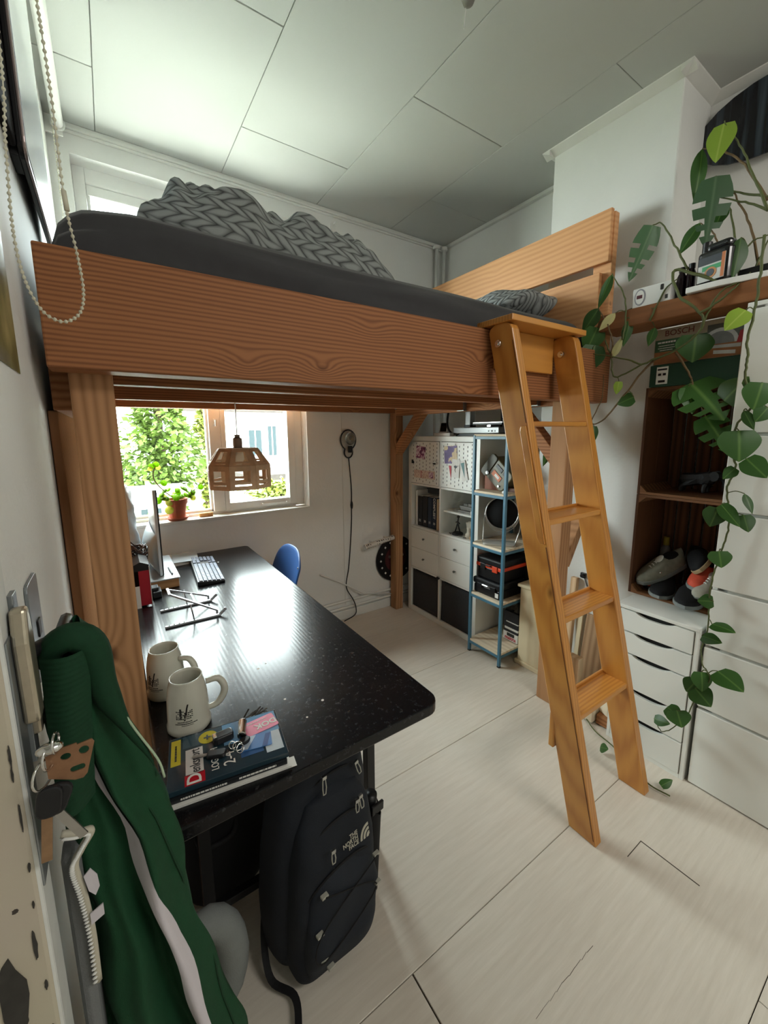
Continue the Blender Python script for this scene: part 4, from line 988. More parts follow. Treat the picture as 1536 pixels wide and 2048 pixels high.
def holed(b, outer, holes, T, depth):
    """flat panel with real openings: outer and hole outlines in 2D, placed by T"""
    cu = bpy.data.curves.new('outline', 'CURVE'); cu.dimensions = '2D'; cu.fill_mode = 'BOTH'; cu.extrude = depth/2
    for poly in [outer]+holes:
        sp = cu.splines.new('POLY'); sp.points.add(len(poly)-1); sp.use_cyclic_u = True
        for p, q in zip(sp.points, poly): p.co = (q[0], q[1], 0, 1)
    o = bpy.data.objects.new('outline', cu); COL.objects.link(o)
    me = o.evaluated_get(bpy.context.evaluated_depsgraph_get()).to_mesh()
    b.add([T @ v.co for v in me.vertices], [tuple(p.vertices) for p in me.polygons])
    bpy.data.objects.remove(o); bpy.data.curves.remove(cu)
    return b
def circ(cx, cy, r, n=12, ry=None, rot=0): 
    return [(cx+r*math.cos(2*math.pi*k/n+rot), cy+(ry or r)*math.sin(2*math.pi*k/n+rot)) for k in range(n)]
# ================================================================ ON THE CRATES AND THE SHELF PLANK
GREENB = mat('dark_green_carton', (22, 62, 44), 0.6, var=0.06)
t = thing('green_tool_case', 'flat dark green carton with white sticker on the upper crate', 'carton', (2.28, 0.74, 1.694))
B().box(2.09, 2.39, 0.55, 0.898, 1.694, 1.79).build('carton', GREENB, t, bevel=0.003)
B().box(2.0888, 2.09, 0.824, 0.87, 1.705, 1.78).build('sticker', PAPER, t)
B().box(2.0882, 2.0888, 0.829, 0.866, 1.765, 1.772).box(2.0882, 2.0888, 0.832, 0.844, 1.742, 1.752).box(2.0882, 2.0888, 0.851, 0.863, 1.742, 1.752).box(2.0882, 2.0888, 0.834, 0.861, 1.712, 1.722).build('sticker_print', BLACKP, t)
def dashes(b, T, w, h, n_, seed, gap=0.3):
    """rows too small to read: broken strokes"""
    r_ = random.Random(seed); x = -w/2
    while x < w/2:
        a = min(h*r_.uniform(0.5, 2.2), w/2-x); b.box(x, x+a, -h/2, h/2, 0, 0.0003, T); x += a+h*gap
    return b
t = thing('tool_carton', 'printed saw carton wedged between the green carton and shelf plank', 'carton', (2.28, 0.72, 1.791))
TX = lambda x, y, z: Matrix.Translation((x, y, z)) @ Matrix(((0, 0, -1, 0), (-1, 0, 0, 0), (0, 1, 0, 0), (0, 0, 0, 1)))
B().box(2.10, 2.30, 0.555, 0.893, 1.7915, 1.945).build('carton', mat('pale_carton', (176, 164, 140), 0.7), t, bevel=0.002)
def pr(nm, col, pts, k):
    m = MATS.get('carton_'+nm) or mat('carton_'+nm, col, 0.5, var=0.12, vscale=40)
    B().prism(pts, 'x', 2.0997-0.0004*k, 2.1003-0.0004*(k-1)).build('printed_shape', m, t)
bx_ = lambda y0, y1, z0, z1: [(y0, z0), (y1, z0), (y1, z1), (y0, z1)]
pr('brown', (150, 96, 54), bx_(0.56, 0.89, 1.793, 1.846), 1); pr('green', (52, 88, 58), bx_(0.70, 0.89, 1.846, 1.898), 1); pr('grey_green', (96, 100, 92), bx_(0.557, 0.70, 1.846, 1.925), 1)
arc = [(0.655+0.062*math.cos(R_(a)), 1.846+0.062*math.sin(R_(a))) for a in range(0, 181, 15)]
pr('silver', (186, 186, 182), arc, 2); pr('steel', (120, 120, 118), [(0.655+(y-0.655)*0.78, 1.846+(z-1.846)*0.78) for y, z in arc], 3)
pr('plate', (176, 176, 172), [(0.585, 1.824), (0.74, 1.836), (0.74, 1.846), (0.585, 1.838)], 2); pr('tag', (196, 196, 190), [(0.60, 1.80), (0.672, 1.808), (0.672, 1.822), (0.60, 1.814)], 2); pr('red', (160, 36, 40), [(0.557, 1.838), (0.60, 1.842), (0.592, 1.885), (0.557, 1.895)], 4)
B().text('BOSCH', 0.034, TX(2.099, 0.80, 1.922), bold=0.0004).build('lettering', mat('red_grey_letter', (120, 70, 62), 0.6), t)
b = B()
for k, (zz_, ww_) in enumerate(((1.886, 0.07), (1.872, 0.06), (1.862, 0.065), (1.853, 0.05))): dashes(b, TX(2.0991, 0.845, zz_), ww_, 0.007 if k == 0 else 0.003, 1, k)
o = b.build('small_print', PAPER, t); o['kind'] = 'stuff'
# animal figure in the upper crate
def animal(t, c, s, m):
    cx, cy, cz = c
    me = bpy.data.meshes.new('body')
    J = [(0, 0, .062), (0, -.04, .066), (0, -.075, .070), (0, -.095, .085), (0, -.118, .078), (0, -.13, .05), (0, -.132, .02), (0, .035, .060),
         (.016, -.06, .03), (.016, -.06, 0), (-.016, -.058, .03), (-.016, -.058, 0), (.016, .03, .03), (.016, .032, 0), (-.016, .03, .03), (-.016, .034, 0), (0, .05, .045)]
    E_ = [(0, 1), (1, 2), (2, 3), (3, 4), (4, 5), (5, 6), (0, 7), (2, 8), (8, 9), (2, 10), (10, 11), (7, 12), (12, 13), (7, 14), (14, 15), (7, 16)]
    rad = [.03, .03, .026, .022, .016, .008, .005, .028, .011, .009, .011, .009, .012, .009, .012, .009, .003]
    me.from_pydata([tuple(W[t.name].inverted() @ Vector((cx+x*s, cy+y*s, cz+z*s))) for x, y, z in J], E_, [])
    o = bpy.data.objects.new('body', me); COL.objects.link(o); o.parent = t; W[o.name] = W[t.name]
    o.modifiers.new('skin', 'SKIN')
    for i, r in enumerate(rad): me.skin_vertices[0].data[i].radius = (r*s, r*s)
    me.skin_vertices[0].data[0].use_root = True
    q = o.modifiers.new('smooth', 'SUBSURF'); q.levels = q.render_levels = 1
    me.materials.append(m)
t = thing('animal_figure', 'small dark four-legged animal figure standing in the upper crate', 'figurine', (2.28, 0.72, 1.211))
animal(t, (2.25, 0.75, 1.213), 1.0, mat('black_figure', (26, 26, 28), 0.6))
for xe in (2.226, 2.27): B().prism(circ(0.658, 1.294, 0.018, 10, 0.023), 'x', xe, xe+0.004).build('ear', MATS['black_figure'], t)

# ---- shoes
def shoe(name, label, M, L, Wd, H, upper, sole, lining, tongue=None, logo=None, cat='shoe', slip=False):
    """local: toe at +x, heel at 0, sole on z=0"""
    loc = M.translation
    t = thing(name, label, cat, tuple(loc), group='shoes in the crate')
    hw = lambda u: Wd/2*(0.72+0.28*math.sin(math.pi*min(1, u*0.9+0.05)**1.3))*math.sqrt(max(0.0, 1-max(0, (u-0.70)/0.30)**2.2))*math.sqrt(max(0.0, 1-max(0, (0.10-u)/0.10)**2*0.8))
    out = [(L*k/16, hw(k/16)+0.001) for k in range(17)]
    poly = out+[(x, -y) for x, y in reversed(out)]
    B(M).prism([(x*1.02-0.01*L, y*1.06) for x, y in poly], 'z', 0, H*0.22).build('sole', sole, t, bevel=0.003)
    hh = lambda u: H*(0.95-0.12*math.sin(u*6)) if u < 0.42 else H*(0.95-0.55*((u-0.42)/0.58)**0.9)
    def fn(a, u):
        th = math.pi*a; w = hw(u)*0.98; h = hh(u)-H*0.2
        if u > 0.97: h *= 0.72
        return (L*u, w*math.cos(th)*(1 if u < 0.6 or not slip else 1), H*0.2+h*math.sin(th)**0.75)
    b = B(M); b.sheet(fn, 17, 19); nu_ = 17
    b.f.append(tuple(range(nu_)))
    b.build('upper', upper, t, smooth=True)
    u0 = 0.22; B(M).ball((L*0.24, 0, hh(0.2)-H*0.05), (L*0.17, Wd*0.27, H*0.13), 14, 8).build('opening', lining, t, smooth=True)
    if tongue: 
        B(M).ball((L*0.47, 0, hh(0.47)*0.98), (L*0.10, Wd*0.16, H*0.07), 12, 6, Matrix.Rotation(R_(28), 4, 'Y')).build('tongue', tongue, t, smooth=True)
        for k in range(4):
            u = 0.50+0.06*k; z = hh(u)*1.0
            B(M).tube([(L*u, -Wd*0.20, z-0.012), (L*u, 0, z+0.004), (L*u, Wd*0.20, z-0.012)], 0.003, 5).build('lace', tongue, t, smooth=True)
    if logo:
        for sg in (-1, 1): B(M).ball((L*0.60, sg*Wd*0.40, H*0.42), (L*0.07, 0.006, H*0.10), 12, 6).build('side_logo', logo, t, smooth=True)
    return t
def shoeM(x, y, z, rz, ry=0, rx=0): return Matrix.Translation((x, y, z)) @ Matrix.Rotation(R_(rz), 4, 'Z') @ Matrix.Rotation(R_(ry), 4, 'Y') @ Matrix.Rotation(R_(rx), 4, 'X')
GREYK = mat('grey_mesh_knit', (128, 126, 112), 0.8, var=0.12, vscale=60); SOLEG = mat('grey_rubber', (120, 124, 122), 0.7)
CORAL = mat('coral_knit', (216, 86, 62), 0.7, var=0.1, vscale=50); WOOLB = mat('black_wool', (16, 16, 18), 0.9); DARKIN = mat('dark_lining', (14, 13, 13), 0.95)
CZ = 0.7165
shoe('slipper', 'black wool slipper with grey sole, nearer the chimney of the pair', shoeM(2.32, 0.83, CZ, 195), 0.25, 0.10, 0.075, WOOLB, SOLEG, DARKIN, slip=True, cat='slipper')
shoe('slipper', 'black wool slipper with grey sole beside the hanging vine', shoeM(2.30, 0.705, CZ, 192), 0.26, 0.105, 0.078, WOOLB, SOLEG, DARKIN, slip=True, cat='slipper')
shoe('sneaker', 'grey running shoe lying tilted on the coral shoes', shoeM(2.33, 0.77, 0.845, 150, 24, -12), 0.25, 0.095, 0.10, GREYK, SOLEG, DARKIN, WHITEM, CHROME)
shoe('sneaker', 'coral running shoe with its heel up in the middle of the crate', shoeM(2.35, 0.655, 0.80, 178, 8, 0), 0.20, 0.09, 0.10, CORAL, SOLEG, DARKIN)
shoe('sneaker', 'coral shoe squeezed into the far corner of the crate', shoeM(2.375, 0.852, CZ+0.005, 182), 0.22, 0.085, 0.085, CORAL, BLACKP, DARKIN)
shoe('sneaker', 'pale grey shoe half hidden behind the hanging vine', shoeM(2.345, 0.605, 0.795, 172, 12), 0.24, 0.085, 0.085, mat('pale_shoe', (168, 164, 150), 0.8, var=0.1, vscale=40), SOLEG, DARKIN, WHITEM)
shoe('sneaker', 'black shoe with tan sole edge at the back of the crate', shoeM(2.375, 0.70, 0.885, 196, 4, 50), 0.22, 0.09, 0.08, WOOLB, mat('tan_sole', (170, 146, 112), 0.7), DARKIN)
t = thing('spray_bottle', 'grey bottle with yellow cap standing in the shoe crate', 'bottle', (2.405, 0.90, 0.7145))
B().lathe([(0.022, 0), (0.024, 0.01), (0.024, 0.17), (0.012, 0.20), (0, 0.2)], (2.36, 0.862, 0.7145), 14).build('body', mat('bottle_grey', (110, 104, 100), 0.4), t, smooth=True)
B().cyl((2.36, 0.862, 0.912), (2.36, 0.862, 0.955), 0.014, n=12).build('cap', mat('yellow_cap', (150, 128, 30), 0.5), t)

# ---- on the shelf plank
SZ = 2.0305
t = thing('timer_box', 'white boxed timer with a round dial on the shelf plank', 'box', (2.02, 0.865, SZ))
B().box(1.975, 2.06, 0.80, 0.945, SZ, SZ+0.078).build('carton', WHITEM, t, bevel=0.002)
B(Matrix.Translation((1.9745, 0.915, SZ+0.04))).prism(circ(0, 0, 0.022, 20, 0.034), 'x', -0.001, 0.0008).build('dial_ring', mat('silver_print', (150, 150, 156), 0.3), t)
B(Matrix.Translation((1.9735, 0.915, SZ+0.04))).prism(circ(0, 0, 0.017, 20, 0.028), 'x', -0.001, 0.0008).build('dial_face', WHITEM, t)
B().box(1.9715, 1.973, 0.905, 0.927, SZ+0.034, SZ+0.048).build('dial_mark', mat('maroon_print', (86, 30, 40), 0.5), t)
B().prism(rrect(0.012, 0.022, 0.003, 3, 0.832, SZ+0.06), 'x', 1.974, 1.976).build('cut_out', SLOT, t); B().box(1.974, 1.976, 0.808, 0.818, SZ+0.01, SZ+0.026).build('printed_mark', SLOT, t)
for y, h, lab in ((0.785, 0.125, 'dark bottle standing closest to the white timer box'), (0.752, 0.130, 'dark maroon bottle between the timer box and oil jug')):
    t = thing('dark_bottle', lab, 'bottle', (2.03, y, SZ))
    B().lathe([(0.016, 0), (0.017, 0.006), (0.017, h-0.035), (0.010, h-0.018), (0.010, h), (0, h)], (2.03, y, SZ), 14).build('body', mat('dark_glass%d' % int(h*1000), (30, 14, 22), 0.2), t, smooth=True)
    B().cyl((2.03, y, SZ+h-0.014), (2.03, y, SZ+h+0.004), 0.0115, n=12).build('cap', BLACKP, t)
tag(B().prism([(1.945, 0.735), (2.10, 0.75), (2.10, 0.50), (1.975, 0.50), (1.945, 0.63)], 'z', SZ, SZ+0.022).build('white_tray', WHITEM, bevel=0.003), 'white flat tray under the black oil jug', 'tray')
t = thing('oil_jug', 'black oil jug with coloured label on the white tray', 'jug', (2.0, 0.655, SZ+0.022))
z = SZ+0.0225
T = Matrix.Translation((2.0, 0.66, z)) @ Matrix.Rotation(R_(-12), 4, 'Z')
B(T).prism(rrect(0.062, 0.115, 0.018, 4), 'z', 0, 0.125).build('body', mat('black_gloss_plastic', (18, 18, 20), 0.18, coat=0.3, var=0), t, bevel=0.012, seg=3)
B(T).prism(rrect(0.05, 0.085, 0.016, 4, 0, -0.01), 'z', 0.12, 0.15).build('shoulder', MATS['black_gloss_plastic'], t, bevel=0.012, seg=3)
B(T).cyl((0, 0.04, 0.12), (0, 0.04, 0.165), 0.016, n=16).build('cap', BLACKP, t, bevel=0.002)
B(T).box(-0.0335, -0.031, -0.045, 0.045, 0.012, 0.10).build('label', mat('label_white', (206, 206, 200), 0.4), t)
for nm, col, y0, y1, z0_, z1_ in (('label_orange', (196, 110, 50), -0.045, -0.034, 0.014, 0.10), ('label_green', (40, 150, 90), -0.034, 0.03, 0.05, 0.066), ('label_dark', (30, 36, 44), -0.034, 0.045, 0.072, 0.10)):
    B(T).box(-0.0345, -0.0333, y0, y1, z0_, z1_).build('label_band', mat(nm, col, 0.4), t)
B(T).prism(circ(0.0, 0.04, 0.02, 18, 0.02), 'x', -0.0352, -0.0335).build('label_disc', mat('label_disc', (190, 130, 70), 0.4), t)
B(T).prism(circ(0.0, 0.04, 0.013, 18, 0.013), 'x', -0.0362, -0.0345).build('label_disc_core', mat('label_core', (50, 60, 70), 0.4), t)
tag(B().box(2.03, 2.12, 0.515, 0.60, SZ+0.0225, SZ+0.062).build('black_planter', BLACKP, bevel=0.004), 'low black planter behind the oil jug', 'planter')
# board hung high on the right wall
t = thing('snowboard', 'dark round-ended board hung high on the wall beside the chimney', 'board', (2.46, 0.2, 2.68))
out = []
for k in range(13): 
    a = R_(-90+180*k/12); out.append((0.68+0.27*math.cos(a), 2.825+0.155*math.sin(a)))
for k in range(13):
    a = R_(90+180*k/12); out.append((-0.65+0.27*math.cos(a), 2.825+0.155*math.sin(a)))
def sbm():
    m, n, l, p = _mat('dark_board_print'); p.inputs['Roughness'].default_value = 0.25
    tc = n.new('ShaderNodeTexCoord'); mp = n.new('ShaderNodeMapping'); mp.inputs['Scale'].default_value = (1, 14, 0.6); l.new(tc.outputs['Object'], mp.inputs[0])
    nz = n.new('ShaderNodeTexNoise'); nz.inputs['Scale'].default_value = 2.2; l.new(mp.outputs[0], nz.inputs['Vector'])
    rp = n.new('ShaderNodeValToRGB'); rp.color_ramp.elements[0].position = 0.45; rp.color_ramp.elements[1].position = 0.7
    rp.color_ramp.elements[0].color = srgb(18, 18, 24); rp.color_ramp.elements[1].color = srgb(60, 72, 82)
    l.new(nz.outputs['Fac'], rp.inputs['Fac']); l.new(rp.outputs[0], p.inputs['Base Color']); return m
B().prism(out, 'x', 2.452, 2.462).build('deck', sbm(), t, bevel=0.002)
for y in (0.45, -0.4): B().cyl((2.462, y, 2.825), (2.50, y, 2.825), 0.01, n=10).build('wall_peg', BLACKM, t)

# ================================================================ PLANTS
def leaf_mat(name, c, c2, thin=0.25):
    m, n, l, p = _mat(name); p.inputs['Roughness'].default_value = 0.45
    tc = n.new('ShaderNodeTexCoord'); sx = n.new('ShaderNodeSeparateXYZ'); l.new(tc.outputs['Object'], sx.inputs[0])
    ab = n.new('ShaderNodeMath'); ab.operation = 'ABSOLUTE'; l.new(sx.outputs[0], ab.inputs[0])
    rp = n.new('ShaderNodeValToRGB'); rp.color_ramp.elements[0].color = srgb(*c2); rp.color_ramp.elements[1].position = 0.05; rp.color_ramp.elements[1].color = srgb(*c)
    l.new(ab.outputs[0], rp.inputs['Fac'])
    oi = n.new('ShaderNodeObjectInfo'); hs = n.new('ShaderNodeHueSaturation'); mr = n.new('ShaderNodeMapRange')
    mr.inputs['To Min'].default_value = 0.75; mr.inputs['To Max'].default_value = 1.25
    l.new(oi.outputs['Random'], mr.inputs['Value']); l.new(mr.outputs[0], hs.inputs['Value'])
    l.new(rp.outputs[0], hs.inputs['Color']); l.new(hs.outputs[0], p.inputs['Base Color'])
    tl = n.new('ShaderNodeBsdfTranslucent'); l.new(hs.outputs[0], tl.inputs[0]); ms_ = n.new('ShaderNodeMixShader'); ms_.inputs[0].default_value = thin
    l.new(p.outputs[0], ms_.inputs[1]); l.new(tl.outputs[0], ms_.inputs[2]); l.new(ms_.outputs[0], n['Material Output'].inputs[0])
    return m
LF = leaf_mat('vine_leaf_green', (52, 92, 34), (92, 128, 60)); LFL = leaf_mat('young_leaf_lime', (140, 170, 60), (170, 190, 90)); LFP = leaf_mat('pale_spathe', (200, 196, 140), (190, 190, 130)); LFG = leaf_mat('grey_green_leaf', (78, 112, 78), (108, 138, 104))
STEM = mat('vine_stem_green', (84, 92, 50), 0.6, var=0.15, vscale=30)
STEMB = mat('vine_stem_brown', (104, 84, 54), 0.7, var=0.2, vscale=30)
def leaf_outline(kind):
    n_ = 12; o = []
    for i in range(n_+1):
        t_ = i/n_
        if kind == 'h': w = 0.5*(math.sin(math.pi*min(1, t_**0.62))**0.8); y = t_-0.16*math.sin(math.pi*min(1, t_*2.2))*(1-t_) if False else t_
        elif kind == 'l': w = 0.5*math.sin(math.pi*t_**0.75)
        else: w = 0.5*math.sin(math.pi*t_**0.55)**0.7
        o.append((w, t_))
    return o
def leaf_mesh(kind, m):
    """unit leaf: base at origin, tip on +y, width 1, folded along the midrib"""
    b = B(); o = leaf_outline('h' if kind in ('h', 'm', 'm2') else 'l'); nn = len(o)
    def pt(w, t_, s):
        drop = -0.22*(t_**2)-0.10*abs(s)*w*2
        lobe = 0.0
        y = t_
        if kind in ('h', 'm', 'm2') and t_ < 0.25: y = t_-0.14*abs(s)*math.sin(math.pi*min(1, (w/0.5)))*(1-t_/0.25)
        return (s*w, y, drop+0.10*abs(s)*w)
    for sg in (-1, 1):
        rows_ = []
        for w, t_ in o: rows_.append([pt(w, t_, sg*k/3) for k in range(4)])
        for i in range(nn-1):
            t_ = o[i][1]
            for k in range(3):
                if kind in ('m', 'm2') and k >= 1 and i in (4, 7, 9) : continue
                q = [rows_[i][k], rows_[i][k+1], rows_[i+1][k+1], rows_[i+1][k]]
                b.add(q, [(0, 1, 2, 3)] if sg > 0 else [(3, 2, 1, 0)])
    return b.mesh('leaf', m, True)
LM = {k: leaf_mesh(kk, m) for k, kk, m in (('h', 'h', LF), ('hb', 'h', LFL), ('l', 'l', LF), ('lg', 'l', LFG), ('m', 'm', LFG), ('m2', 'm2', LF), ('p', 'l', LFP))}
EYE = Vector((0.0, -0.4, 1.7))
def put_leaf(par, kind, b0, tp, w, rnd, stem_to=None):
    b0 = Vector(b0); tp = Vector(tp); y = (tp-b0); L = y.length; y.normalize()
    mid = (b0+tp)/2
    nrm = (EYE-mid).normalized()*0.9+Vector((rnd.uniform(-.35, .35), rnd.uniform(-.35, .35), 0.35+rnd.uniform(-.2, .2)))
    z = (nrm-y*nrm.dot(y)).normalized(); x = y.cross(z)
    M = Matrix(((x.x*w, y.x*L, z.x*L*0.8, b0.x), (x.y*w, y.y*L, z.y*L*0.8, b0.y), (x.z*w, y.z*L, z.z*L*0.8, b0.z), (0, 0, 0, 1)))
    return place(LM[kind], 'leaf', par, M)
VINE_A =  [[(1.905, 0.504, 2.148), (1.905, 0.503, 2.006), (1.905, 0.505, 1.909), (1.905, 0.514, 1.814), (1.905, 0.508, 1.748), (1.905, 0.508, 1.678), (1.905, 0.477, 1.59), (1.905, 0.516, 1.51), (1.905, 0.518, 1.43), (1.905, 0.503, 1.361), (1.905, 0.519, 1.288), (1.905, 0.511, 1.222), (1.905, 0.5, 1.14), (1.905, 0.51, 1.058), (1.905, 0.521, 0.985), (1.905, 0.532, 0.887), (1.905, 0.528, 0.804), (1.905, 0.525, 0.717), (1.905, 0.537, 0.637), (1.87, 0.517, 0.584), (1.87, 0.491, 0.538), (1.87, 0.531, 0.409), (1.87, 0.548, 0.335), (1.87, 0.579, 0.274), (1.87, 0.625, 0.215), (1.87, 0.652, 0.249)]]
LEAVES_A =  [('hb', 1.9, 0.528, 1.914, 1.86, 0.569, 1.856, 0.074), ('h', 1.89, 0.456, 1.66, 1.86, 0.459, 1.57, 0.096), ('h', 1.89, 0.433, 1.574, 1.86, 0.452, 1.529, 0.058), ('l', 1.88, 0.494, 1.567, 1.85, 0.454, 1.503, 0.034), ('h', 1.88, 0.5, 1.497, 1.85, 0.476, 1.392, 0.125), ('h', 1.88, 0.47, 1.398, 1.85, 0.405, 1.342, 0.076), ('h', 1.89, 0.499, 1.362, 1.86, 0.521, 1.324, 0.044), ('l', 1.88, 0.462, 1.273, 1.85, 0.421, 1.214, 0.031), ('h', 1.88, 0.532, 1.21, 1.86, 0.542, 1.138, 0.079), ('h', 1.88, 0.524, 1.224, 1.84, 0.456, 1.164, 0.053), ('h', 1.88, 0.457, 1.196, 1.85, 0.429, 1.146, 0.058), ('h', 1.88, 0.513, 1.047, 1.86, 0.493, 0.992, 0.074), ('h', 1.9, 0.516, 0.84, 1.88, 0.561, 0.835, 0.062), ('h', 1.88, 0.507, 0.756, 1.84, 0.432, 0.777, 0.056), ('h', 1.88, 0.533, 0.695, 1.84, 0.468, 0.716, 0.052), ('h', 1.88, 0.472, 0.576, 1.83, 0.383, 0.572, 0.095), ('h', 1.86, 0.515, 0.557, 1.84, 0.494, 0.488, 0.075), ('h', 1.86, 0.528, 0.511, 1.84, 0.55, 0.456, 0.07), ('h', 1.85, 0.526, 0.485, 1.82, 0.464, 0.457, 0.086), ('h', 1.85, 0.611, 0.35, 1.83, 0.554, 0.346, 0.067), ('h', 1.84, 0.573, 0.362, 1.82, 0.542, 0.311, 0.089), ('h', 1.85, 0.653, 0.269, 1.83, 0.595, 0.294, 0.046)]
VINE_B =  [[(2.02, 0.558, 2.018), (1.97, 0.651, 2.062), (1.97, 0.791, 2.14), (1.94, 0.753, 2.029), (1.94, 0.675, 1.945), (1.95, 0.673, 1.885), (1.95, 0.751, 1.82), (1.95, 0.874, 1.782), (1.95, 0.982, 1.742), (1.95, 1.004, 1.829), (1.95, 1.04, 1.917)], [(1.95, 0.751, 1.82), (1.96, 0.843, 1.784), (1.96, 0.926, 1.676), (1.96, 1.022, 1.557), (1.965, 1.086, 1.539), (1.97, 1.044, 1.656), (1.97, 1.045, 1.76)], [(1.94, 0.675, 1.945), (1.95, 0.622, 1.98), (1.96, 0.584, 2.014), (2.0, 0.557, 2.065)], [(1.95, 0.673, 1.885), (1.95, 0.652, 1.952), (1.95, 0.617, 2.013), (1.97, 0.561, 2.035)], [(1.95, 0.75, 1.812), (1.96, 0.695, 1.718), (1.97, 0.687, 1.682), (1.96, 0.63, 1.554)], [(2.02, 0.762, 2.142), (2.03, 0.822, 2.259), (2.03, 0.876, 2.361), (2.02, 0.911, 2.368)], [(2.06, 0.545, 2.284), (2.09, 0.612, 2.447), (2.1, 0.663, 2.569), (2.1, 0.719, 2.672)], [(2.1, 0.559, 2.334), (2.1, 0.64, 2.49), (2.1, 0.725, 2.584), (2.1, 0.783, 2.62)], [(2.1, 0.56, 2.343), (2.1, 0.645, 2.398), (2.08, 0.717, 2.437)], [(2.1, 0.556, 2.299), (2.1, 0.626, 2.355), (2.08, 0.709, 2.403)], [(2.05, 0.543, 2.079), (2.1, 0.603, 2.267), (2.1, 0.65, 2.374), (2.1, 0.679, 2.436)], [(2.04, 0.595, 2.058), (2.08, 0.637, 2.222), (2.1, 0.67, 2.347), (2.12, 0.695, 2.385)], [(2.04, 0.566, 2.05), (2.08, 0.539, 2.186)], [(2.04, 0.611, 2.063), (2.06, 0.671, 2.158), (2.06, 0.675, 2.196), (2.06, 0.706, 2.27), (2.08, 0.759, 2.331)], [(2.03, 0.623, 2.065), (2.04, 0.591, 2.162), (2.05, 0.569, 2.19), (2.06, 0.536, 2.197)], [(1.95, 0.962, 1.9), (1.96, 0.959, 1.985), (1.96, 0.976, 2.094), (1.97, 1.039, 2.202)], [(1.95, 1.004, 1.829), (1.95, 1.008, 1.908), (1.95, 1.033, 1.979), (1.95, 1.078, 2.059)], [(1.96, 0.861, 1.963), (1.97, 0.818, 2.073), (1.96, 0.773, 2.1)], [(1.95, 0.874, 1.782), (1.95, 0.944, 1.816), (1.95, 1.094, 1.861)]]
LEAVES_B =  [('m', 2.02, 0.909, 2.367, 1.98, 0.962, 2.16, 0.099), ('l', 2.08, 0.758, 2.332, 2.06, 0.818, 2.232, 0.053), ('m', 2.05, 0.711, 2.471, 2.0, 0.699, 2.221, 0.126), ('hb', 2.1, 0.72, 2.675, 2.04, 0.716, 2.536, 0.092), ('l', 2.1, 0.785, 2.621, 2.06, 0.765, 2.427, 0.061), ('l', 2.12, 0.695, 2.384, 2.1, 0.714, 2.305, 0.053), ('l', 2.0, 0.596, 2.197, 1.96, 0.586, 2.058, 0.064), ('l', 1.97, 1.039, 2.202, 1.95, 1.09, 2.064, 0.043), ('l', 1.95, 1.078, 2.063, 1.93, 1.144, 1.961, 0.068), ('h', 1.96, 1.085, 1.98, 1.94, 1.121, 1.871, 0.102), ('h', 1.96, 1.091, 1.902, 1.94, 1.099, 1.776, 0.124), ('l', 1.97, 0.945, 1.988, 1.95, 0.953, 1.873, 0.044), ('p', 1.95, 0.999, 1.831, 1.94, 0.958, 1.913, 0.033), ('p', 1.95, 1.002, 2.023, 1.93, 1.06, 1.956, 0.039), ('h', 1.96, 0.898, 1.647, 1.94, 0.96, 1.62, 0.065), ('hb', 1.97, 0.972, 1.723, 1.96, 0.974, 1.666, 0.038), ('h', 1.97, 1.073, 1.523, 1.96, 1.057, 1.447, 0.044), ('l', 1.99, 0.851, 1.935, 1.98, 0.868, 1.861, 0.038), ('h', 2.02, 0.711, 1.884, 2.0, 0.701, 1.776, 0.134), ('h', 1.98, 0.893, 2.014, 1.96, 1.009, 2.022, 0.056), ('m2', 1.97, 0.694, 1.687, 1.9, 0.551, 1.557, 0.198), ('m2', 1.96, 0.63, 1.554, 1.91, 0.529, 1.427, 0.116), ('h', 1.96, 0.576, 1.608, 1.92, 0.512, 1.685, 0.111), ('h', 1.96, 0.697, 1.669, 1.92, 0.651, 1.573, 0.082), ('l', 2.0, 1.309, 1.44, 1.99, 1.355, 1.301, 0.048)]
VINE_F =  [(1.961, 1.009, 0.012), (1.895, 0.915, 0.012), (1.867, 0.815, 0.012), (1.809, 0.694, 0.012), (1.777, 0.616, 0.012), (1.787, 0.546, 0.012)]
def plant(name, label, vines, leaves, r, m, seed, base):
    rnd = random.Random(seed); t = thing(name, label, 'plant', base)
    pts_all = []
    for i, L in enumerate(vines):
        pts = spline(L, 6); pts = [p+Vector((rnd.uniform(-.002, .002), rnd.uniform(-.002, .002), rnd.uniform(-.002, .002))) for p in pts]
        n_ = len(pts); rr = [max(0.0014, r*(1-0.6*k/n_)*(1.0 if i == 0 else 0.75)) for k in range(n_)]
        B().tube(pts, rr, 6).build('stem', m if i % 3 != 1 else STEMB, t, smooth=True)
        pts_all += pts
    for kd, bx_, by_, bz_, tx_, ty_, tz_, w in leaves:
        b0 = Vector((bx_, by_, bz_)); put_leaf(t, kd, b0, (tx_, ty_, tz_), max(w, 0.02), rnd)
        q = min(pts_all, key=lambda p: (p-b0).length)
        if 0.004 < (q-b0).length < 0.2:
            mid = (q+b0)/2+Vector((-0.004, 0, 0.008))
            B().tube(spline([q, mid, b0], 4), [0.0018]*9, 5).build('petiole', m, t, smooth=True)
    return t
plant('hanging_vine', 'long trailing vine with heart-shaped leaves hanging before the tall cabinet', VINE_A, LEAVES_A, 0.0045, STEM, 5, (1.905, 0.51, 1.95))
plant('philodendron', 'sprawling philodendron with thick stems on the shelf plank by the headboard', VINE_B, LEAVES_B, 0.0065, STEM, 9, (2.0, 0.6, 2.05))
t = thing('fallen_vine', 'thin vine runner lying on the floor by the drawer unit', 'plant', tuple(VINE_F[0]))
B().tube(spline(VINE_F, 5), 0.003, 6).build('stem', STEM, t, smooth=True)
rnd = random.Random(3)
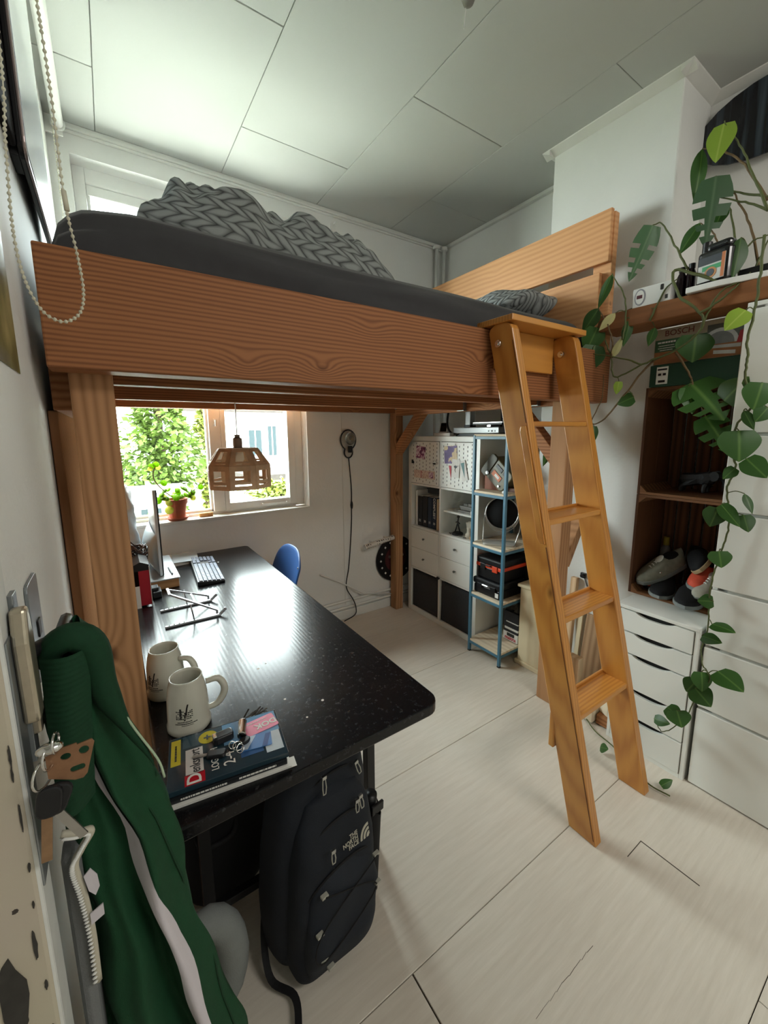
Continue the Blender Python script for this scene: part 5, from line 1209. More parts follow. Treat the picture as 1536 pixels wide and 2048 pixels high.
for b0, tp, w in (((1.80, 0.84, 0.02), (1.77, 0.80, 0.06), 0.045), ((1.80, 0.585, 0.02), (1.84, 0.56, 0.05), 0.035)):
    put_leaf(t, 'h', b0, tp, w, rnd)
# ================================================================ WINDOW SILL
TERRA = mat('terracotta', (170, 92, 66), 0.8, var=0.1, vscale=20); SOIL = mat('potting_soil', (44, 32, 24), 0.95)
SILL = WZ0+0.0005
t = thing('potted_pilea', 'bright green pilea in a terracotta pot on the window sill', 'plant', (0.318, 2.80, SILL))
B().lathe([(0.05, 0), (0.064, 0.012), (0.066, 0.02), (0.060, 0.02), (0.056, 0.008), (0, 0.006)], (0.318, 2.79, SILL), 22).build('saucer', TERRA, t, smooth=True)
B().lathe([(0.043, 0.008), (0.058, 0.105), (0.064, 0.105), (0.066, 0.135), (0.058, 0.135), (0.052, 0.10), (0.0, 0.10)], (0.318, 2.79, SILL), 24).build('pot', TERRA, t, smooth=False)
B().lathe([(0.055, 0.118), (0.0, 0.122)], (0.318, 2.79, SILL), 16).build('soil', SOIL, t)
b = B(); b.lathe([(0.0, 0.0), (0.3, 0.02), (0.5, 0.06)], (0, 0.5, 0), 12); PIL = leaf_mat('pilea_leaf', (150, 190, 40), (176, 206, 80), 0.6); PILY = leaf_mat('pilea_leaf_yellow', (206, 206, 120), (196, 200, 110), 0.6)
pm = b.mesh('leaf', PIL, True); b = B(); b.lathe([(0.0, 0.0), (0.3, 0.02), (0.5, 0.06)], (0, 0.5, 0), 12); pmy = b.mesh('leaf', PILY, True)
rnd = random.Random(11)
def round_leaf(par, c, d, r, me=None, root=None):
    c = Vector(c); d = Vector(d).normalized()
    M = Matrix.Translation(c) @ rot_to(d) @ Matrix.Diagonal((r*2, r*2, r*2, 1)) @ Matrix.Translation((0, -0.5, 0))
    place(me or pm, 'leaf', par, M)
    if root is not None:
        B().tube(spline([root, (Vector(root)+c)/2+Vector((0, 0, 0.015)), c], 4), 0.0014, 5).build('petiole', PIL, par, smooth=True)
top = Vector((0.318, 2.79, SILL+0.125))
for k in range(34):
    a = rnd.uniform(0, 2*math.pi); rr = rnd.uniform(0.02, 0.085); h = rnd.uniform(-0.01, 0.075)*(1-rr/0.16)
    c = top+Vector((rr*math.cos(a)*1.15, rr*math.sin(a)*0.55-0.015, 0.02+h))
    round_leaf(t, c, (math.cos(a)*0.6, -0.7+0.3*math.sin(a), 0.55), rnd.uniform(0.013, 0.022), None, top if k % 3 == 0 else None)
for c, r, me in (((0.462, 2.775, 1.165), 0.018, None), ((0.41, 2.755, 1.10), 0.018, pmy), ((0.405, 2.76, 1.13), 0.015, None), ((0.268, 2.735, 1.04), 0.026, pmy), ((0.272, 2.735, 1.085), 0.02, pmy), ((0.215, 2.77, 1.10), 0.024, None), ((0.25, 2.76, 1.115), 0.02, pmy), ((0.20, 2.80, 1.31), 0.02, None), ((0.225, 2.80, 1.32), 0.018, None), ((0.235, 2.80, 1.30), 0.015, pmy), ((0.19, 2.79, 1.295), 0.014, pmy), ((0.255, 2.77, 1.205), 0.02, None)):
    round_leaf(t, c, (rnd.uniform(-.3, .3), -1, 0.35), r, me)
B().tube(spline([tuple(top), (0.25, 2.79, 1.16), (0.21, 2.80, 1.22), (0.205, 2.80, 1.27), (0.222, 2.80, 1.31)], 5), [0.004]*21, 6).build('stem', STEMB, t, smooth=True)
B().tube(spline([tuple(top), (0.40, 2.78, 1.13), (0.44, 2.778, 1.165), (0.455, 2.776, 1.185)], 5), 0.0025, 6).build('stem', STEMB, t, smooth=True)
t = thing('sill_sprout', 'tiny green sprout growing on the sill near the corner', 'plant', (0.19, 2.79, SILL))
B().tube([(0.195, 2.79, SILL), (0.185, 2.79, SILL+0.03), (0.165, 2.79, SILL+0.05)], 0.002, 5).build('stem', STEM, t)
for c, r in (((0.165, 2.785, SILL+0.055), 0.012), ((0.19, 2.785, SILL+0.04), 0.012), ((0.18, 2.785, SILL+0.062), 0.014)): round_leaf(t, c, (0.1, -1, 0.4), r)
tag(B().prism(rrect(0.085, 0.03, 0.01, 4, 0.487, 2.80), 'z', SILL, SILL+0.024).build('yellow_sponge', mat('orange_sponge', (206, 150, 90), 0.9, bump=0.5, bscale=180), bevel=0.003), 'orange sponge lying on the sill by the window mullion', 'sponge')

# ================================================================ PENDANT LAMP
KRAFT = mat('laser_cut_plywood', (214, 180, 146), 0.7, var=0.12, vscale=30)
pc = Vector((0.487, 1.9, 0))
t = thing('pendant_lamp', 'octagonal plywood pendant lamp with window cut-outs above the desk', 'pendant lamp', (0.487, 1.9, 1.257))
Rl, Rt, za, zb, zc_ = 0.130, 0.083, 1.257, 1.362, 1.434
wl = 2*Rl*math.tan(math.pi/8); wt = 2*Rt*math.tan(math.pi/8)
hs = math.hypot(Rl-Rt, zc_-zb)
for k in range(8):
    a = R_(-90-8+45*k); dr = Vector((math.cos(a), math.sin(a), 0)); tx = Vector((-math.sin(a), math.cos(a), 0))
    def TM(o, yv, zv): return Matrix(((tx.x, yv.x, zv.x, o.x), (tx.y, yv.y, zv.y, o.y), (tx.z, yv.z, zv.z, o.z), (0, 0, 0, 1)))
    o = pc+dr*Rl+Vector((0, 0, za)); b = B(); h = zb-za
    holed(b, [(-wl/2, 0), (wl/2, 0), (wl/2, h), (-wl/2, h)], [[(-wl*0.30, 0.036), (wl*0.30, 0.036), (wl*0.30, h-0.022), (-wl*0.30, h-0.022)], [(-wl*0.32, 0.018), (wl*0.32, 0.018), (wl*0.32, 0.025), (-wl*0.32, 0.025)]], TM(o, Vector((0, 0, 1)), dr), 0.004)
    b.build('side_panel', KRAFT, t)
    sl = (Vector((0, 0, zc_-zb))-dr*(Rl-Rt)).normalized(); nrm = tx.cross(sl)
    o = pc+dr*Rl+Vector((0, 0, zb)); b = B()
    ww = lambda y: wl/2+(wt/2-wl/2)*y/hs
    g = lambda y, f: ww(y)*f
    holed(b, [(-wl/2, 0), (wl/2, 0), (wt/2, hs), (-wt/2, hs)], [[(-g(.022, .55), .022), (g(.022, .55), .022), (g(hs-.014, .5), hs-.014), (-g(hs-.014, .5), hs-.014)], [(-g(.008, .6), .008), (g(.008, .6), .008), (g(.013, .6), .013), (-g(.013, .6), .013)]], TM(o, sl, nrm), 0.004)
    b.build('roof_panel', KRAFT, t)
B().prism([(pc.x+Rt/math.cos(math.pi/8)*math.cos(R_(-98+22.5+45*k)), pc.y+Rt/math.cos(math.pi/8)*math.sin(R_(-98+22.5+45*k))) for k in range(8)], 'z', zc_-0.002, zc_+0.003).build('top_plate', KRAFT, t)
SOCK = mat('grey_lamp_socket', (150, 136, 122), 0.5)
B().lathe([(0.021, 0), (0.021, 0.042), (0.012, 0.048), (0.012, 0.06), (0, 0.06)], (pc.x, pc.y, zc_+0.003), 16).build('socket', SOCK, t)
B().lathe([(0.0, -0.085), (0.012, -0.07), (0.026, -0.045), (0.022, -0.012), (0.014, 0.0), (0, 0.0)], (pc.x, pc.y, zc_-0.004), 16).build('bulb', WHITEM, t, smooth=True)
B().cyl((pc.x, pc.y, zc_+0.06), (pc.x, pc.y, 1.737), 0.0025, n=6).build('cord', WHITEM, t, smooth=True)

# ================================================================ WALL LAMP
t = thing('wall_lamp', 'bulb-shaped wall lamp with black outline on the window wall', 'wall lamp', (1.53, 2.73, 1.30))
cx, cz = 1.530, 1.447
def lampout(off):
    o = []
    for k in range(25):
        a = R_(-62+304*k/24); o.append((cx+(0.066+off)*math.cos(a), cz+(0.076+off)*math.sin(a)))
    lo = []
    for k in range(9):
        a = R_(180+180*k/8); lo.append((cx+(0.036+off)*math.cos(a), 1.352+(0.042+off)*math.sin(a)))
    return o+lo
B().prism(lampout(-0.004), 'y', 2.730, 2.7415).build('back_plate', mat('clear_grey_plate', (190, 188, 180), 0.25, var=0), t)
pts = [(x, 2.728, z) for x, z in lampout(0.0)]; B().tube(pts+[pts[0]], 0.0055, 8).build('outline_ring', BLACKP, t, smooth=True)
B().ball((cx, 2.695, cz+0.012), (0.042, 0.03, 0.05), 18, 12).build('bulb', mat('clear_bulb_glass', (225, 220, 205), 0.05, trans=0.85, var=0), t, smooth=True)
B().tube([(cx-0.012, 2.69, cz-0.01), (cx-0.016, 2.69, cz+0.02), (cx, 2.69, cz+0.034), (cx+0.016, 2.69, cz+0.02), (cx+0.012, 2.69, cz-0.01)], 0.0025, 6).cyl((cx, 2.69, cz+0.0), (cx, 2.67, cz+0.005), 0.012, n=12).build('filament', mat('brass_filament', (150, 120, 70), 0.3, 0.9), t)
B().lathe([(0.016, 0), (0.018, 0.045), (0.014, 0.05), (0, 0.05)], (cx, 2.70, 1.352), 14).build('socket', BLACKP, t, smooth=True)
b = B(); b.tube(spline([(1.535, 2.735, 1.31), (1.545, 2.737, 1.2), (1.555, 2.737, 1.06), (1.553, 2.737, 0.93), (1.55, 2.737, 0.8), (1.535, 2.737, 0.6), (1.515, 2.737, 0.42), (1.49, 2.737, 0.27), (1.53, 2.70, 0.165), (1.555, 2.70, 0.09), (1.545, 2.70, 0.03), (1.44, 2.69, 0.006)], 6), 0.0042, 6); b.build('cord', BLACKP, t, smooth=True)
B().ball((1.554, 2.735, 0.935), (0.011, 0.008, 0.034), 12, 8).build('cord_switch', BLACKP, t, smooth=True)
tag(B().tube([(1.48, 2.7395, 0.12), (1.48, 2.7395, 1.66)], 0.0025, 5).build('thin_conduit', TRIMW), 'thin white cord clipped straight down the wall by the bulb lamp', 'cord')
t = thing('ceiling_bracket', 'small white bracket on the window wall above the bed', 'bracket', (1.445, 2.73, 2.9))
B().box(1.43, 1.46, 2.725, 2.742, 2.90, 2.95).build('plate', WHITEM, t, bevel=0.002); B().tube([(1.445, 2.725, 2.945), (1.445, 2.69, 2.945), (1.445, 2.69, 2.915)], 0.004, 6).build('hook', WHITEM, t)
# disc and perforated roll leaning by the far post
t = thing('wheel_disc', 'black studded wheel disc leaning behind the far bed post', 'wheel', (1.97, 2.72, 0.24))
T = Matrix.Translation((1.975, 2.7265, 0.425)) @ rot_to((0, -1, 0))
B(T).lathe([(0.115, -0.007), (0.195, -0.008), (0.2, 0.0), (0.195, 0.008), (0.115, 0.007)], n=40, close=True).build('ring', BLACKP, t, smooth=False)
B(T).lathe([(0.0, -0.004), (0.115, -0.004), (0.115, 0.004), (0, 0.006)], n=32).build('hub_plate', mat('dark_red_hub', (72, 28, 30), 0.5), t)
for k in range(16):
    a = 2*math.pi*k/16; B(T).lathe([(0.011, 0.0075), (0.009, 0.0105), (0, 0.0105)], (0.158*math.cos(a), 0.158*math.sin(a), 0), 4).build('stud', WHITEM, t)
for k in range(5):
    a = 2*math.pi*k/5+.3; B(T).lathe([(0.014, 0.006), (0.012, 0.010), (0, 0.010)], (0.07*math.cos(a), 0.07*math.sin(a), 0), 10).build('hub_bolt', STEEL, t)
def perf():
    m, n, l, p = _mat('perforated_white'); tc = n.new('ShaderNodeTexCoord'); vo = n.new('ShaderNodeTexVoronoi'); vo.inputs['Scale'].default_value = 48; vo.inputs['Randomness'].default_value = 0.2
    l.new(tc.outputs['Object'], vo.inputs['Vector']); rp = n.new('ShaderNodeValToRGB'); rp.color_ramp.interpolation = 'CONSTANT'; rp.color_ramp.elements[0].color = srgb(70, 64, 58); rp.color_ramp.elements[1].position = 0.32; rp.color_ramp.elements[1].color = srgb(216, 210, 200)
    l.new(vo.outputs['Distance'], rp.inputs['Fac']); l.new(rp.outputs[0], p.inputs['Base Color']); return m
t = thing('perforated_tube', 'white perforated tube held out from the wall beside the far post', 'tube', (1.75, 2.66, 0.61))
B().cyl((1.625, 2.655, 0.597), (1.90, 2.655, 0.638), 0.021, n=16).build('tube', perf(), t, smooth=True)
B().cyl((1.622, 2.655, 0.5966), (1.627, 2.655, 0.5973), 0.0225, n=16).build('end_rim', WHITEM, t)
B().bar((1.72, 2.655, 0.611), (1.72, YB, 0.611), 0.012, 0.012).bar((1.86, 2.655, 0.632), (1.86, YB, 0.632), 0.012, 0.012).build('wall_clip', WHITEM, t)

# ================================================================ CHAIR
t = thing('shell_chair', 'blue shell chair tucked against the far side of the desk', 'chair', (0.74, 2.37, 0))
BLUES = mat('blue_shell', (46, 84, 140), 0.4, var=0.04)
def backf(u, v):
    a = (u-0.5)*1.5; yy = 2.375+0.245*math.sin(a)*1.35*(1-0.10*v); 
    tz = 0.45+0.345*v-0.06*abs(2*u-1)**3*v*1.6
    return (0.83+0.06*v*v+0.03-0.10*(1-math.cos(a))*1.6, yy, tz)
b = B(); b.sheet(backf, 17, 9); b.build('backrest', BLUES, t, smooth=True, solid=0.012, sub=1)
def seatf(u, v):
    x = 0.47+0.38*v; y = 2.375+0.225*(2*u-1)*(0.92+0.08*math.sin(math.pi*v)); z = 0.445+0.02*abs(2*u-1)**2+0.02*(2*v-1)**2-0.01
    return (x, y, z)
b = B(); b.sheet(seatf, 11, 11); b.build('seat', BLUES, t, smooth=True, solid=0.012, sub=1)
for x, y, X, Y_ in ((0.53, 2.22, 0.48, 2.17), (0.53, 2.53, 0.48, 2.58), (0.80, 2.22, 0.86, 2.17), (0.80, 2.53, 0.86, 2.58)):
    B().cyl((X, Y_, 0), (x, y, 0.435), 0.011, n=10).build('leg', STEEL, t, smooth=True)
B().cyl((0.868, 2.20, 0.70), (0.878, 2.195, 0.70), 0.008, n=10).build('rivet', STEEL, t)

# ================================================================ ON THE DESK
D0 = DZ+0.0004
# monitor on a wooden riser
t = thing('wooden_riser', 'low wooden riser box with silver tray top under the monitor', 'riser', (0.165, 2.37, DZ))
B().box(0.10, 0.228, 2.165, 2.60, D0, D0+0.045).build('box', RAWW if False else wood('riser_wood', (150, 108, 70), (182, 140, 98), 'x', 10, 4, 0, across='z'), t, bevel=0.003)
B().box(0.094, 0.234, 2.159, 2.606, D0+0.045, D0+0.052).build('tray_top', mat('silver_tray', (180, 184, 188), 0.3, 0.4), t, bevel=0.002)
MZ = D0+0.0525
t = thing('computer_monitor', 'slim white-backed monitor seen edge-on on the wooden riser', 'monitor', (0.165, 2.44, MZ))
LIT = mat('white_monitor_back', (206, 212, 216), 0.35, var=0.01)
B().prism(rrect(0.46, 0.437, 0.012, 4, 2.44, MZ+0.2185), 'x', 0.150, 0.163).build('back_shell', LIT, t, bevel=0.004, seg=3)
B().prism(rrect(0.458, 0.435, 0.011, 4, 2.44, MZ+0.2185), 'x', 0.163, 0.169).build('bezel', BLACKP, t, bevel=0.001)
B().prism(rrect(0.436, 0.395, 0.004, 2, 2.44, MZ+0.226), 'x', 0.1688, 0.1698).build('screen', mat('monitor_screen', (14, 15, 18), 0.08, var=0), t)
def hump(u, v):
    y = 2.235+0.42*u; z = MZ+0.004+0.205*v
    k = (math.sin(math.pi*min(1, max(0, u))))**0.5*(math.sin(math.pi*min(1, max(0.0, v*0.98+0.01))))**0.55
    return (0.1505-0.055*k, y, z)
b = B(); b.sheet(hump, 25, 17); b.build('rear_bulge', mat('pale_blue_plastic', (196, 212, 222), 0.3, var=0.01), t, smooth=True)
tag(B().bar((0.205, 2.21, D0+0.057), (0.20, 2.33, D0+0.057), 0.008, 0.009).build('grey_pen', mat('pen_grey', (90, 92, 98), 0.4), bevel=0.002), 'grey pen lying on the silver riser top', 'pen')
# keyboard
t = thing('keyboard', 'dark keyboard with grey keys in the middle of the desk', 'keyboard', (0.385, 2.33, DZ))
KT = Matrix.Translation((0.384, 2.332, D0)) @ Matrix.Rotation(R_(-4), 4, 'Z')
B(KT).prism([(-0.065, 0.0), (0.065, 0.0), (0.065, 0.012), (-0.065, 0.024)], 'y', -0.232, 0.232).build('case', BLACKP, t, bevel=0.003)
KEYM = mat('keycap_grey', (112, 118, 134), 0.45, var=0.03)
kme = {}
def key(w, h):
    if (w, h) not in kme:
        b = B(); b.prism([(-w/2, 0), (w/2, 0), (w/2*0.86, 0.006), (-w/2*0.86, 0.006)], 'y', -h/2, h/2); kme[(w, h)] = b.mesh('key', KEYM)
    return kme[(w, h)]
sl_ = math.atan2(0.012, 0.13)
for r in range(6):
    xk = 0.054-r*0.0205
    cols = 22
    for c in range(cols):
        yk = -0.221+c*0.0205
        if c in (15, 19 - 1) and r > 3 and False: continue
        if r == 0 and 5 <= c <= 9:
            if c != 7: continue
            wv_ = 0.10
        else: wv_ = 0.017
        if c in (15,) or (c in (16, 17) and r in (1, 2, 3)) and not (r == 1 and c == 16): continue
        zt = 0.012+(0.065-xk)/0.13*0.012
        place(key(0.0165, wv_), 'key', t, KT @ Matrix.Translation((xk, yk, zt)) @ Matrix.Rotation(sl_, 4, 'Y'))
# folding laptop stand
ALU = mat('aluminium', (186, 190, 196), 0.35, 0.7, var=0.03)
t = thing('laptop_stand', 'folding aluminium laptop stand on the black desk', 'stand', (0.23, 1.79, DZ))
for y in (1.88, 1.702):
    B().box(0.115, 0.325, y-0.006, y+0.006, D0, D0+0.009).build('foot_bar', ALU, t, bevel=0.002)
    for k in range(4): B().cyl((0.13+k*0.018, y, D0+0.0085), (0.13+k*0.018, y, D0+0.0097), 0.0035, n=8).build('foot_hole', SLOT, t)
    B().bar((0.32, y, D0+0.006), (0.347, y, D0+0.028), 0.012, 0.008, (0, 1, 0)).build('lip', ALU, t, bevel=0.002)
    B().cyl((0.222, y, D0+0.006), (0.212, y, D0+0.078), 0.0028, n=8).build('strut', ALU, t, smooth=True)
    yi = 1.79+(y-1.79)*0.35
    B().bar((0.31, y, D0+0.012), (0.31, y, D0+0.03), 0.008, 0.008).bar((0.31, y, D0+0.028), (0.145, yi, D0+0.115), 0.009, 0.007).build('arm', ALU, t, bevel=0.001)
B().bar((0.145, 1.75, D0+0.115), (0.145, 1.83, D0+0.115), 0.01, 0.008).build('hinge_bar', ALU, t, bevel=0.001)
B().bar((0.235, 1.845, D0+0.066), (0.235, 1.735, D0+0.066), 0.006, 0.006).build('cross_bar', ALU, t)
# papers behind the monitor
rnd = random.Random(5)
for k, (x, y, rz, lab) in enumerate(((0.30, 2.62, 8, 'stack of papers at the back of the desk beside the monitor'), (0.315, 2.60, -6, 'glossy leaflet on top of the paper stack at the desk back'))):
    tag(B(TRS((x, y, D0+k*0.022), rz=R_(rz))).box(-0.07, 0.07, -0.10, 0.10, 0, 0.02 if k == 0 else 0.003).build('paper_stack' if k == 0 else 'leaflet', PAPER if k == 0 else mat('leaflet_gloss', (190, 196, 200), 0.15), bevel=0.001), lab, 'paper')
b = B(); b.sheet(lambda u, v: (0.345+0.06*u, 2.46+0.075*v, D0+0.004+0.012*vnoise(u*5, v*5)), 12, 12)
tag(b.build('clear_film', mat('clear_film_white', (200, 204, 206), 0.15, var=0.05), smooth=True, solid=0.001), 'crumpled clear film beside the paper stack', 'film')
# red folder, document rack, cables, bubble wrap (behind the post)
RED = mat('red_card', (166, 30, 48), 0.5, var=0.04)
t = thing('document_rack', 'upright rack with a red folder next to the corner post', 'rack', (0.06, 2.05, DZ))
B().box(0.052, 0.094, 1.985, 1.991, D0+0.006, D0+0.165).build('red_folder', RED, t, bevel=0.001)
B().box(0.0935, 0.0955, 1.98, 2.15, D0, D0+0.185).build('white_edge', PAPER, t)
B().prism([(0.03, D0+0.165), (0.0955, D0+0.165), (0.0955, D0+0.19), (0.062, D0+0.205), (0.03, D0+0.19)], 'y', 1.984, 2.14).build('black_cover', BLACKP, t, bevel=0.001)
for k in range(5): B().box(0.027, 0.052, 1.975+k*0.012, 1.978+k*0.012, D0, D0+0.10-k*0.01).build('divider', BLACKP if k % 2 else WHITEM, t)
t = thing('cable_bundle', 'tangle of dark cables heaped above the document rack', 'cables', (0.06, 2.2, DZ))
CABL = mat('copper_brown_cable', (88, 66, 58), 0.35)
B().box(0.026, 0.085, 2.145, 2.26, D0, D0+0.155).build('cable_box', BLACKP, t, bevel=0.003)
for k in range(14):
    z = D0+0.165+0.055*(k % 7)/7+0.02*rnd.random(); w = 0.028+0.012*rnd.random(); off = 0.012*rnd.random()
    pts = [(0.058+w*math.cos(a)*1.0+off, 2.20+0.05*math.sin(a), z+0.018*math.cos(a*2+k)-0.4*(w*math.cos(a))) for a in [2*math.pi*j/14 for j in range(15)]]
    B().tube(pts, 0.0032, 6).build('cable', CABL if k % 3 else BLACKP, t, smooth=True)
def bagf(u, v):
    a = 2*math.pi*u; r = 0.030+0.014*vnoise(u*9, v*14)+0.006*math.sin(v*21+a*3)
    r *= (0.75+0.25*math.sin(math.pi*min(1, v*1.05+0.1)))*(1-0.75*max(0, (v-0.86)/0.14)**2)
    return (0.046+r*math.cos(a)*0.95, 2.42+r*1.6*math.sin(a), D0+0.50*v)
b = B(); b.sheet(bagf, 24, 40, True)
b.f.append(tuple(range(24))); b.f.append(tuple(range(39*24, 40*24)))
tag(b.build('plastic_bag', mat('white_film', (214, 222, 226), 0.3, var=0.05, vscale=40), smooth=True), 'crinkled white plastic wrap standing beside the post', 'plastic wrap')
tag(B().box(0.105, 0.14, 2.06, 2.14, D0, D0+0.03).box(0.10, 0.13, 2.08, 2.13, D0+0.03, D0+0.045).build('black_adapter', BLACKP, bevel=0.003), 'black power adapter beside the wooden riser', 'adapter')

# ---- mugs
CERAM = mat('cream_glazed_ceramic', (200, 198, 184), 0.25, coat=0.3, var=0.02); INK = mat('black_print', (26, 26, 28), 0.5, var=0)
MUGP = [(0.0, 0.0), (0.050, 0.0), (0.053, 0.004), (0.053, 0.016), (0.0505, 0.022), (0.050, 0.05), (0.048, 0.09), (0.0435, 0.118), (0.039, 0.134), (0.0395, 0.139), (0.0365, 0.139), (0.0355, 0.132), (0.042, 0.10), (0.0455, 0.06), (0.046, 0.012), (0.0, 0.010)]
def mug(label, c, rh, pr, txt=True):
    t = thing('beer_mug', label, 'mug', c)
    C = Vector(c); B().lathe(MUGP, C, 40).build('body', CERAM, t, smooth=True)
    hd = Vector((math.cos(R_(rh)), math.sin(R_(rh)), 0))
    B().tube(spline([C+hd*0.046+Vector((0, 0, 0.108)), C+hd*0.075+Vector((0, 0, 0.108)), C+hd*0.090+Vector((0, 0, 0.085)), C+hd*0.088+Vector((0, 0, 0.058)), C+hd*0.070+Vector((0, 0, 0.036)), C+hd*0.047+Vector((0, 0, 0.032))], 6), [0.0075+0.002*math.sin(math.pi*k/30) for k in range(31)], 10).build('handle', CERAM, t, smooth=True)
    def wrap(b2, r=0.0512):
        out = B()
        vs = []
        for v in b2.v:
            a = R_(pr)+v.x/r; rr = (0.0506 if v.y < 0.03 else 0.0505-(v.y-0.03)*0.045)+0.0004
            vs.append(C+Vector((rr*math.cos(a), rr*math.sin(a), v.y)))
        out.add(vs, b2.f); return out
    e = B(); rnd = random.Random(8)
    for i in range(10):
        for j in range(5):
            if rnd.random() < 0.72: e.box(-0.021+i*0.0042, -0.0185+i*0.0042+0.001, 0.050+j*0.0048, 0.0505+j*0.0048+0.0026*rnd.uniform(.5, 1.3), 0, 0.0001)
    for ln in (((0.0, 0.046), (0.001, 0.058), (0.004, 0.066)), ((-0.009, 0.052), (-0.008, 0.062), (-0.009, 0.074)), ((0.004, 0.06), (0.007, 0.078), (0.010, 0.088)), ((-0.009, 0.064), (0.0, 0.060), (0.004, 0.064))):
        for p, q in zip(ln, ln[1:]): e.bar((p[0], p[1], 0), (q[0], q[1], 0), 0.0001, 0.0042, (1, 0, 0)) if False else e.add([(p[0]-0.002, p[1], 0), (p[0]+0.002, p[1], 0), (q[0]+0.002, q[1], 0), (q[0]-0.002, q[1], 0)], [(0, 1, 2, 3)])
    e.add([(-0.0115, 0.073, 0), (-0.0065, 0.073, 0), (-0.0065, 0.0785, 0), (-0.0115, 0.0785, 0)], [(0, 1, 2, 3)])
    o = wrap(e).build('printed_emblem', INK, t); o['kind'] = 'stuff'
    e = B()
    for k, (wd, hh_, zz_) in enumerate(((0.036, 0.0022, 0.0425), (0.054, 0.0022, 0.0375), (0.028, 0.0014, 0.033))): dashes(e, Matrix.Translation((0.003*k, zz_, 0)), wd, hh_, 1, k+3, 0.25)
    o = wrap(e).build('printed_lines', INK, t); o['kind'] = 'stuff'
    return t
mug('cream stoneware mug with black emblem and handle turned outwards, nearer the books', (0.108, 1.075, D0), -4, -108)
mug('cream stoneware mug standing behind the other one against the post', (0.076, 1.262, D0), -38, -140)

# ---- books, cards and keys at the near end of the desk
BT = Matrix.Translation((0.030, 0.838, D0)) @ Matrix.Rotation(R_(-8), 4, 'Z')   # u along x, v along y
COVD = mat('cover_teal_dark', (36, 56, 66), 0.12, coat=0.6, var=0.1, vscale=18)
t = thing('magazine', 'thin pale magazine at the bottom of the puzzle book pile', 'magazine', (0.15, 0.9, D0))
B(BT @ Matrix.Translation((-0.002, -0.012, 0))).box(0, 0.255, 0, 0.165, 0, 0.005).build('pages', PAPER, t)
t = thing('puzzle_book', 'dark spined puzzle book in the middle of the pile', 'book', (0.15, 0.9, D0+0.006))
B(BT @ Matrix.Translation((0, 0, 0.0055))).box(0.004, 0.245, -0.004, 0.158, 0, 0.013).build('cover', mat('cover_black', (24, 28, 32), 0.3), t, bevel=0.001)
B(BT @ Matrix.Translation((0, 0, 0.0055))).box(0.010, 0.2455, -0.001, 0.1585, 0.002, 0.011).build('page_block', PAPER, t)
FRONT = lambda u, z: BT @ Matrix.Translation((u, -0.0045, z)) @ Matrix.Rotation(R_(90), 4, 'X')
b = dashes(B(), FRONT(0.07, 0.012), 0.09, 0.004, 1, 4); dashes(b, FRONT(0.18, 0.0125), 0.08, 0.004, 1, 5)
o = b.build('spine_print', PAPER, t); o['kind'] = 'stuff'
t = thing('puzzle_book', 'glossy teal puzzle book titled Denksport on top of the pile', 'book', (0.15, 0.9, D0+0.019))
B2 = BT @ Matrix.Translation((0, 0, 0.019))
B(B2).box(0, 0.25, 0, 0.162, 0, 0.012).build('cover', COVD, t, bevel=0.001)
B(B2).box(0.003, 0.2503, 0.003, 0.1623, 0.0015, 0.0105).build('page_block', PAPER, t)
def patch(nm, col, u0, u1, v0, v1, z=0.0121, rough=0.15):
    m = MATS.get('print_'+nm) or mat('print_'+nm, col, rough, coat=0.5, var=0.06, vscale=30)
    B(B2).box(u0, u1, v0, v1, z, z+0.0003).build('printed_block', m, t)
patch('yellow', (206, 190, 50), 0.006, 0.026, 0.07, 0.152); patch('grey_blue', (60, 84, 96), 0.03, 0.118, 0.115, 0.156)
patch('white', (214, 208, 204), 0.036, 0.072, 0.03, 0.108); patch('red', (186, 30, 44), 0.034, 0.074, 0.002, 0.032)
patch('sky', (116, 160, 196), 0.118, 0.246, 0.085, 0.158); patch('deep_blue', (52, 92, 140), 0.15, 0.2, 0.03, 0.085); patch('cloud', (196, 206, 212), 0.205, 0.244, 0.02, 0.085)
B(B2 @ Matrix.Translation((0.085, 0.132, 0.0124))).lathe([(0.021, 0), (0.021, 0.0004), (0, 0.0004)], n=24).build('round_badge', MATS['print_yellow'], t)
RT = lambda u, v, z=0.0126: B2 @ Matrix.Translation((u, v, z)) @ Matrix.Rotation(R_(90), 4, 'Z')
B().text('enksport', 0.030, RT(0.056, 0.069), sx=0.66, bold=0.0002).build('title_lettering', INK, t)
B().text('D', 0.040, RT(0.054, 0.017), bold=0.0006).build('title_initial', PAPER, t)
B().text('LOGISCH', 0.022, RT(0.096, 0.055), sx=0.75).text('2-4', 0.036, RT(0.126, 0.042), sx=0.85).build('subtitle_lettering', PAPER, t)
o = dashes(B(), RT(0.016, 0.108), 0.05, 0.004, 1, 7).build('fine_print', INK, t); o['kind'] = 'stuff'
B().text('+', 0.03, RT(0.085, 0.132, 0.0130), bold=0.0008).build('badge_mark', INK, t)
tag(B(BT @ Matrix.Translation((0.235, -0.012, 0.0002))).box(0, 0.03, 0, 0.03, 0, 0.0006).build('paper_slip', PAPER), 'white paper slip sticking out beside the book pile', 'paper')
BZ = 0.0315
PINK = mat('pink_card', (222, 110, 140), 0.35, coat=0.3, var=0.02)
t = thing('plastic_card', 'pink plastic card lettered DOK lying on the puzzle book', 'card', (0.21, 0.9, D0+BZ))
CT = BT @ Matrix.Translation((0.206, 0.118, BZ+0.0003)) @ Matrix.Rotation(R_(12), 4, 'Z')
B(CT).prism(rrect(0.078, 0.05, 0.004, 3), 'z', 0, 0.0012).build('card', PINK, t)
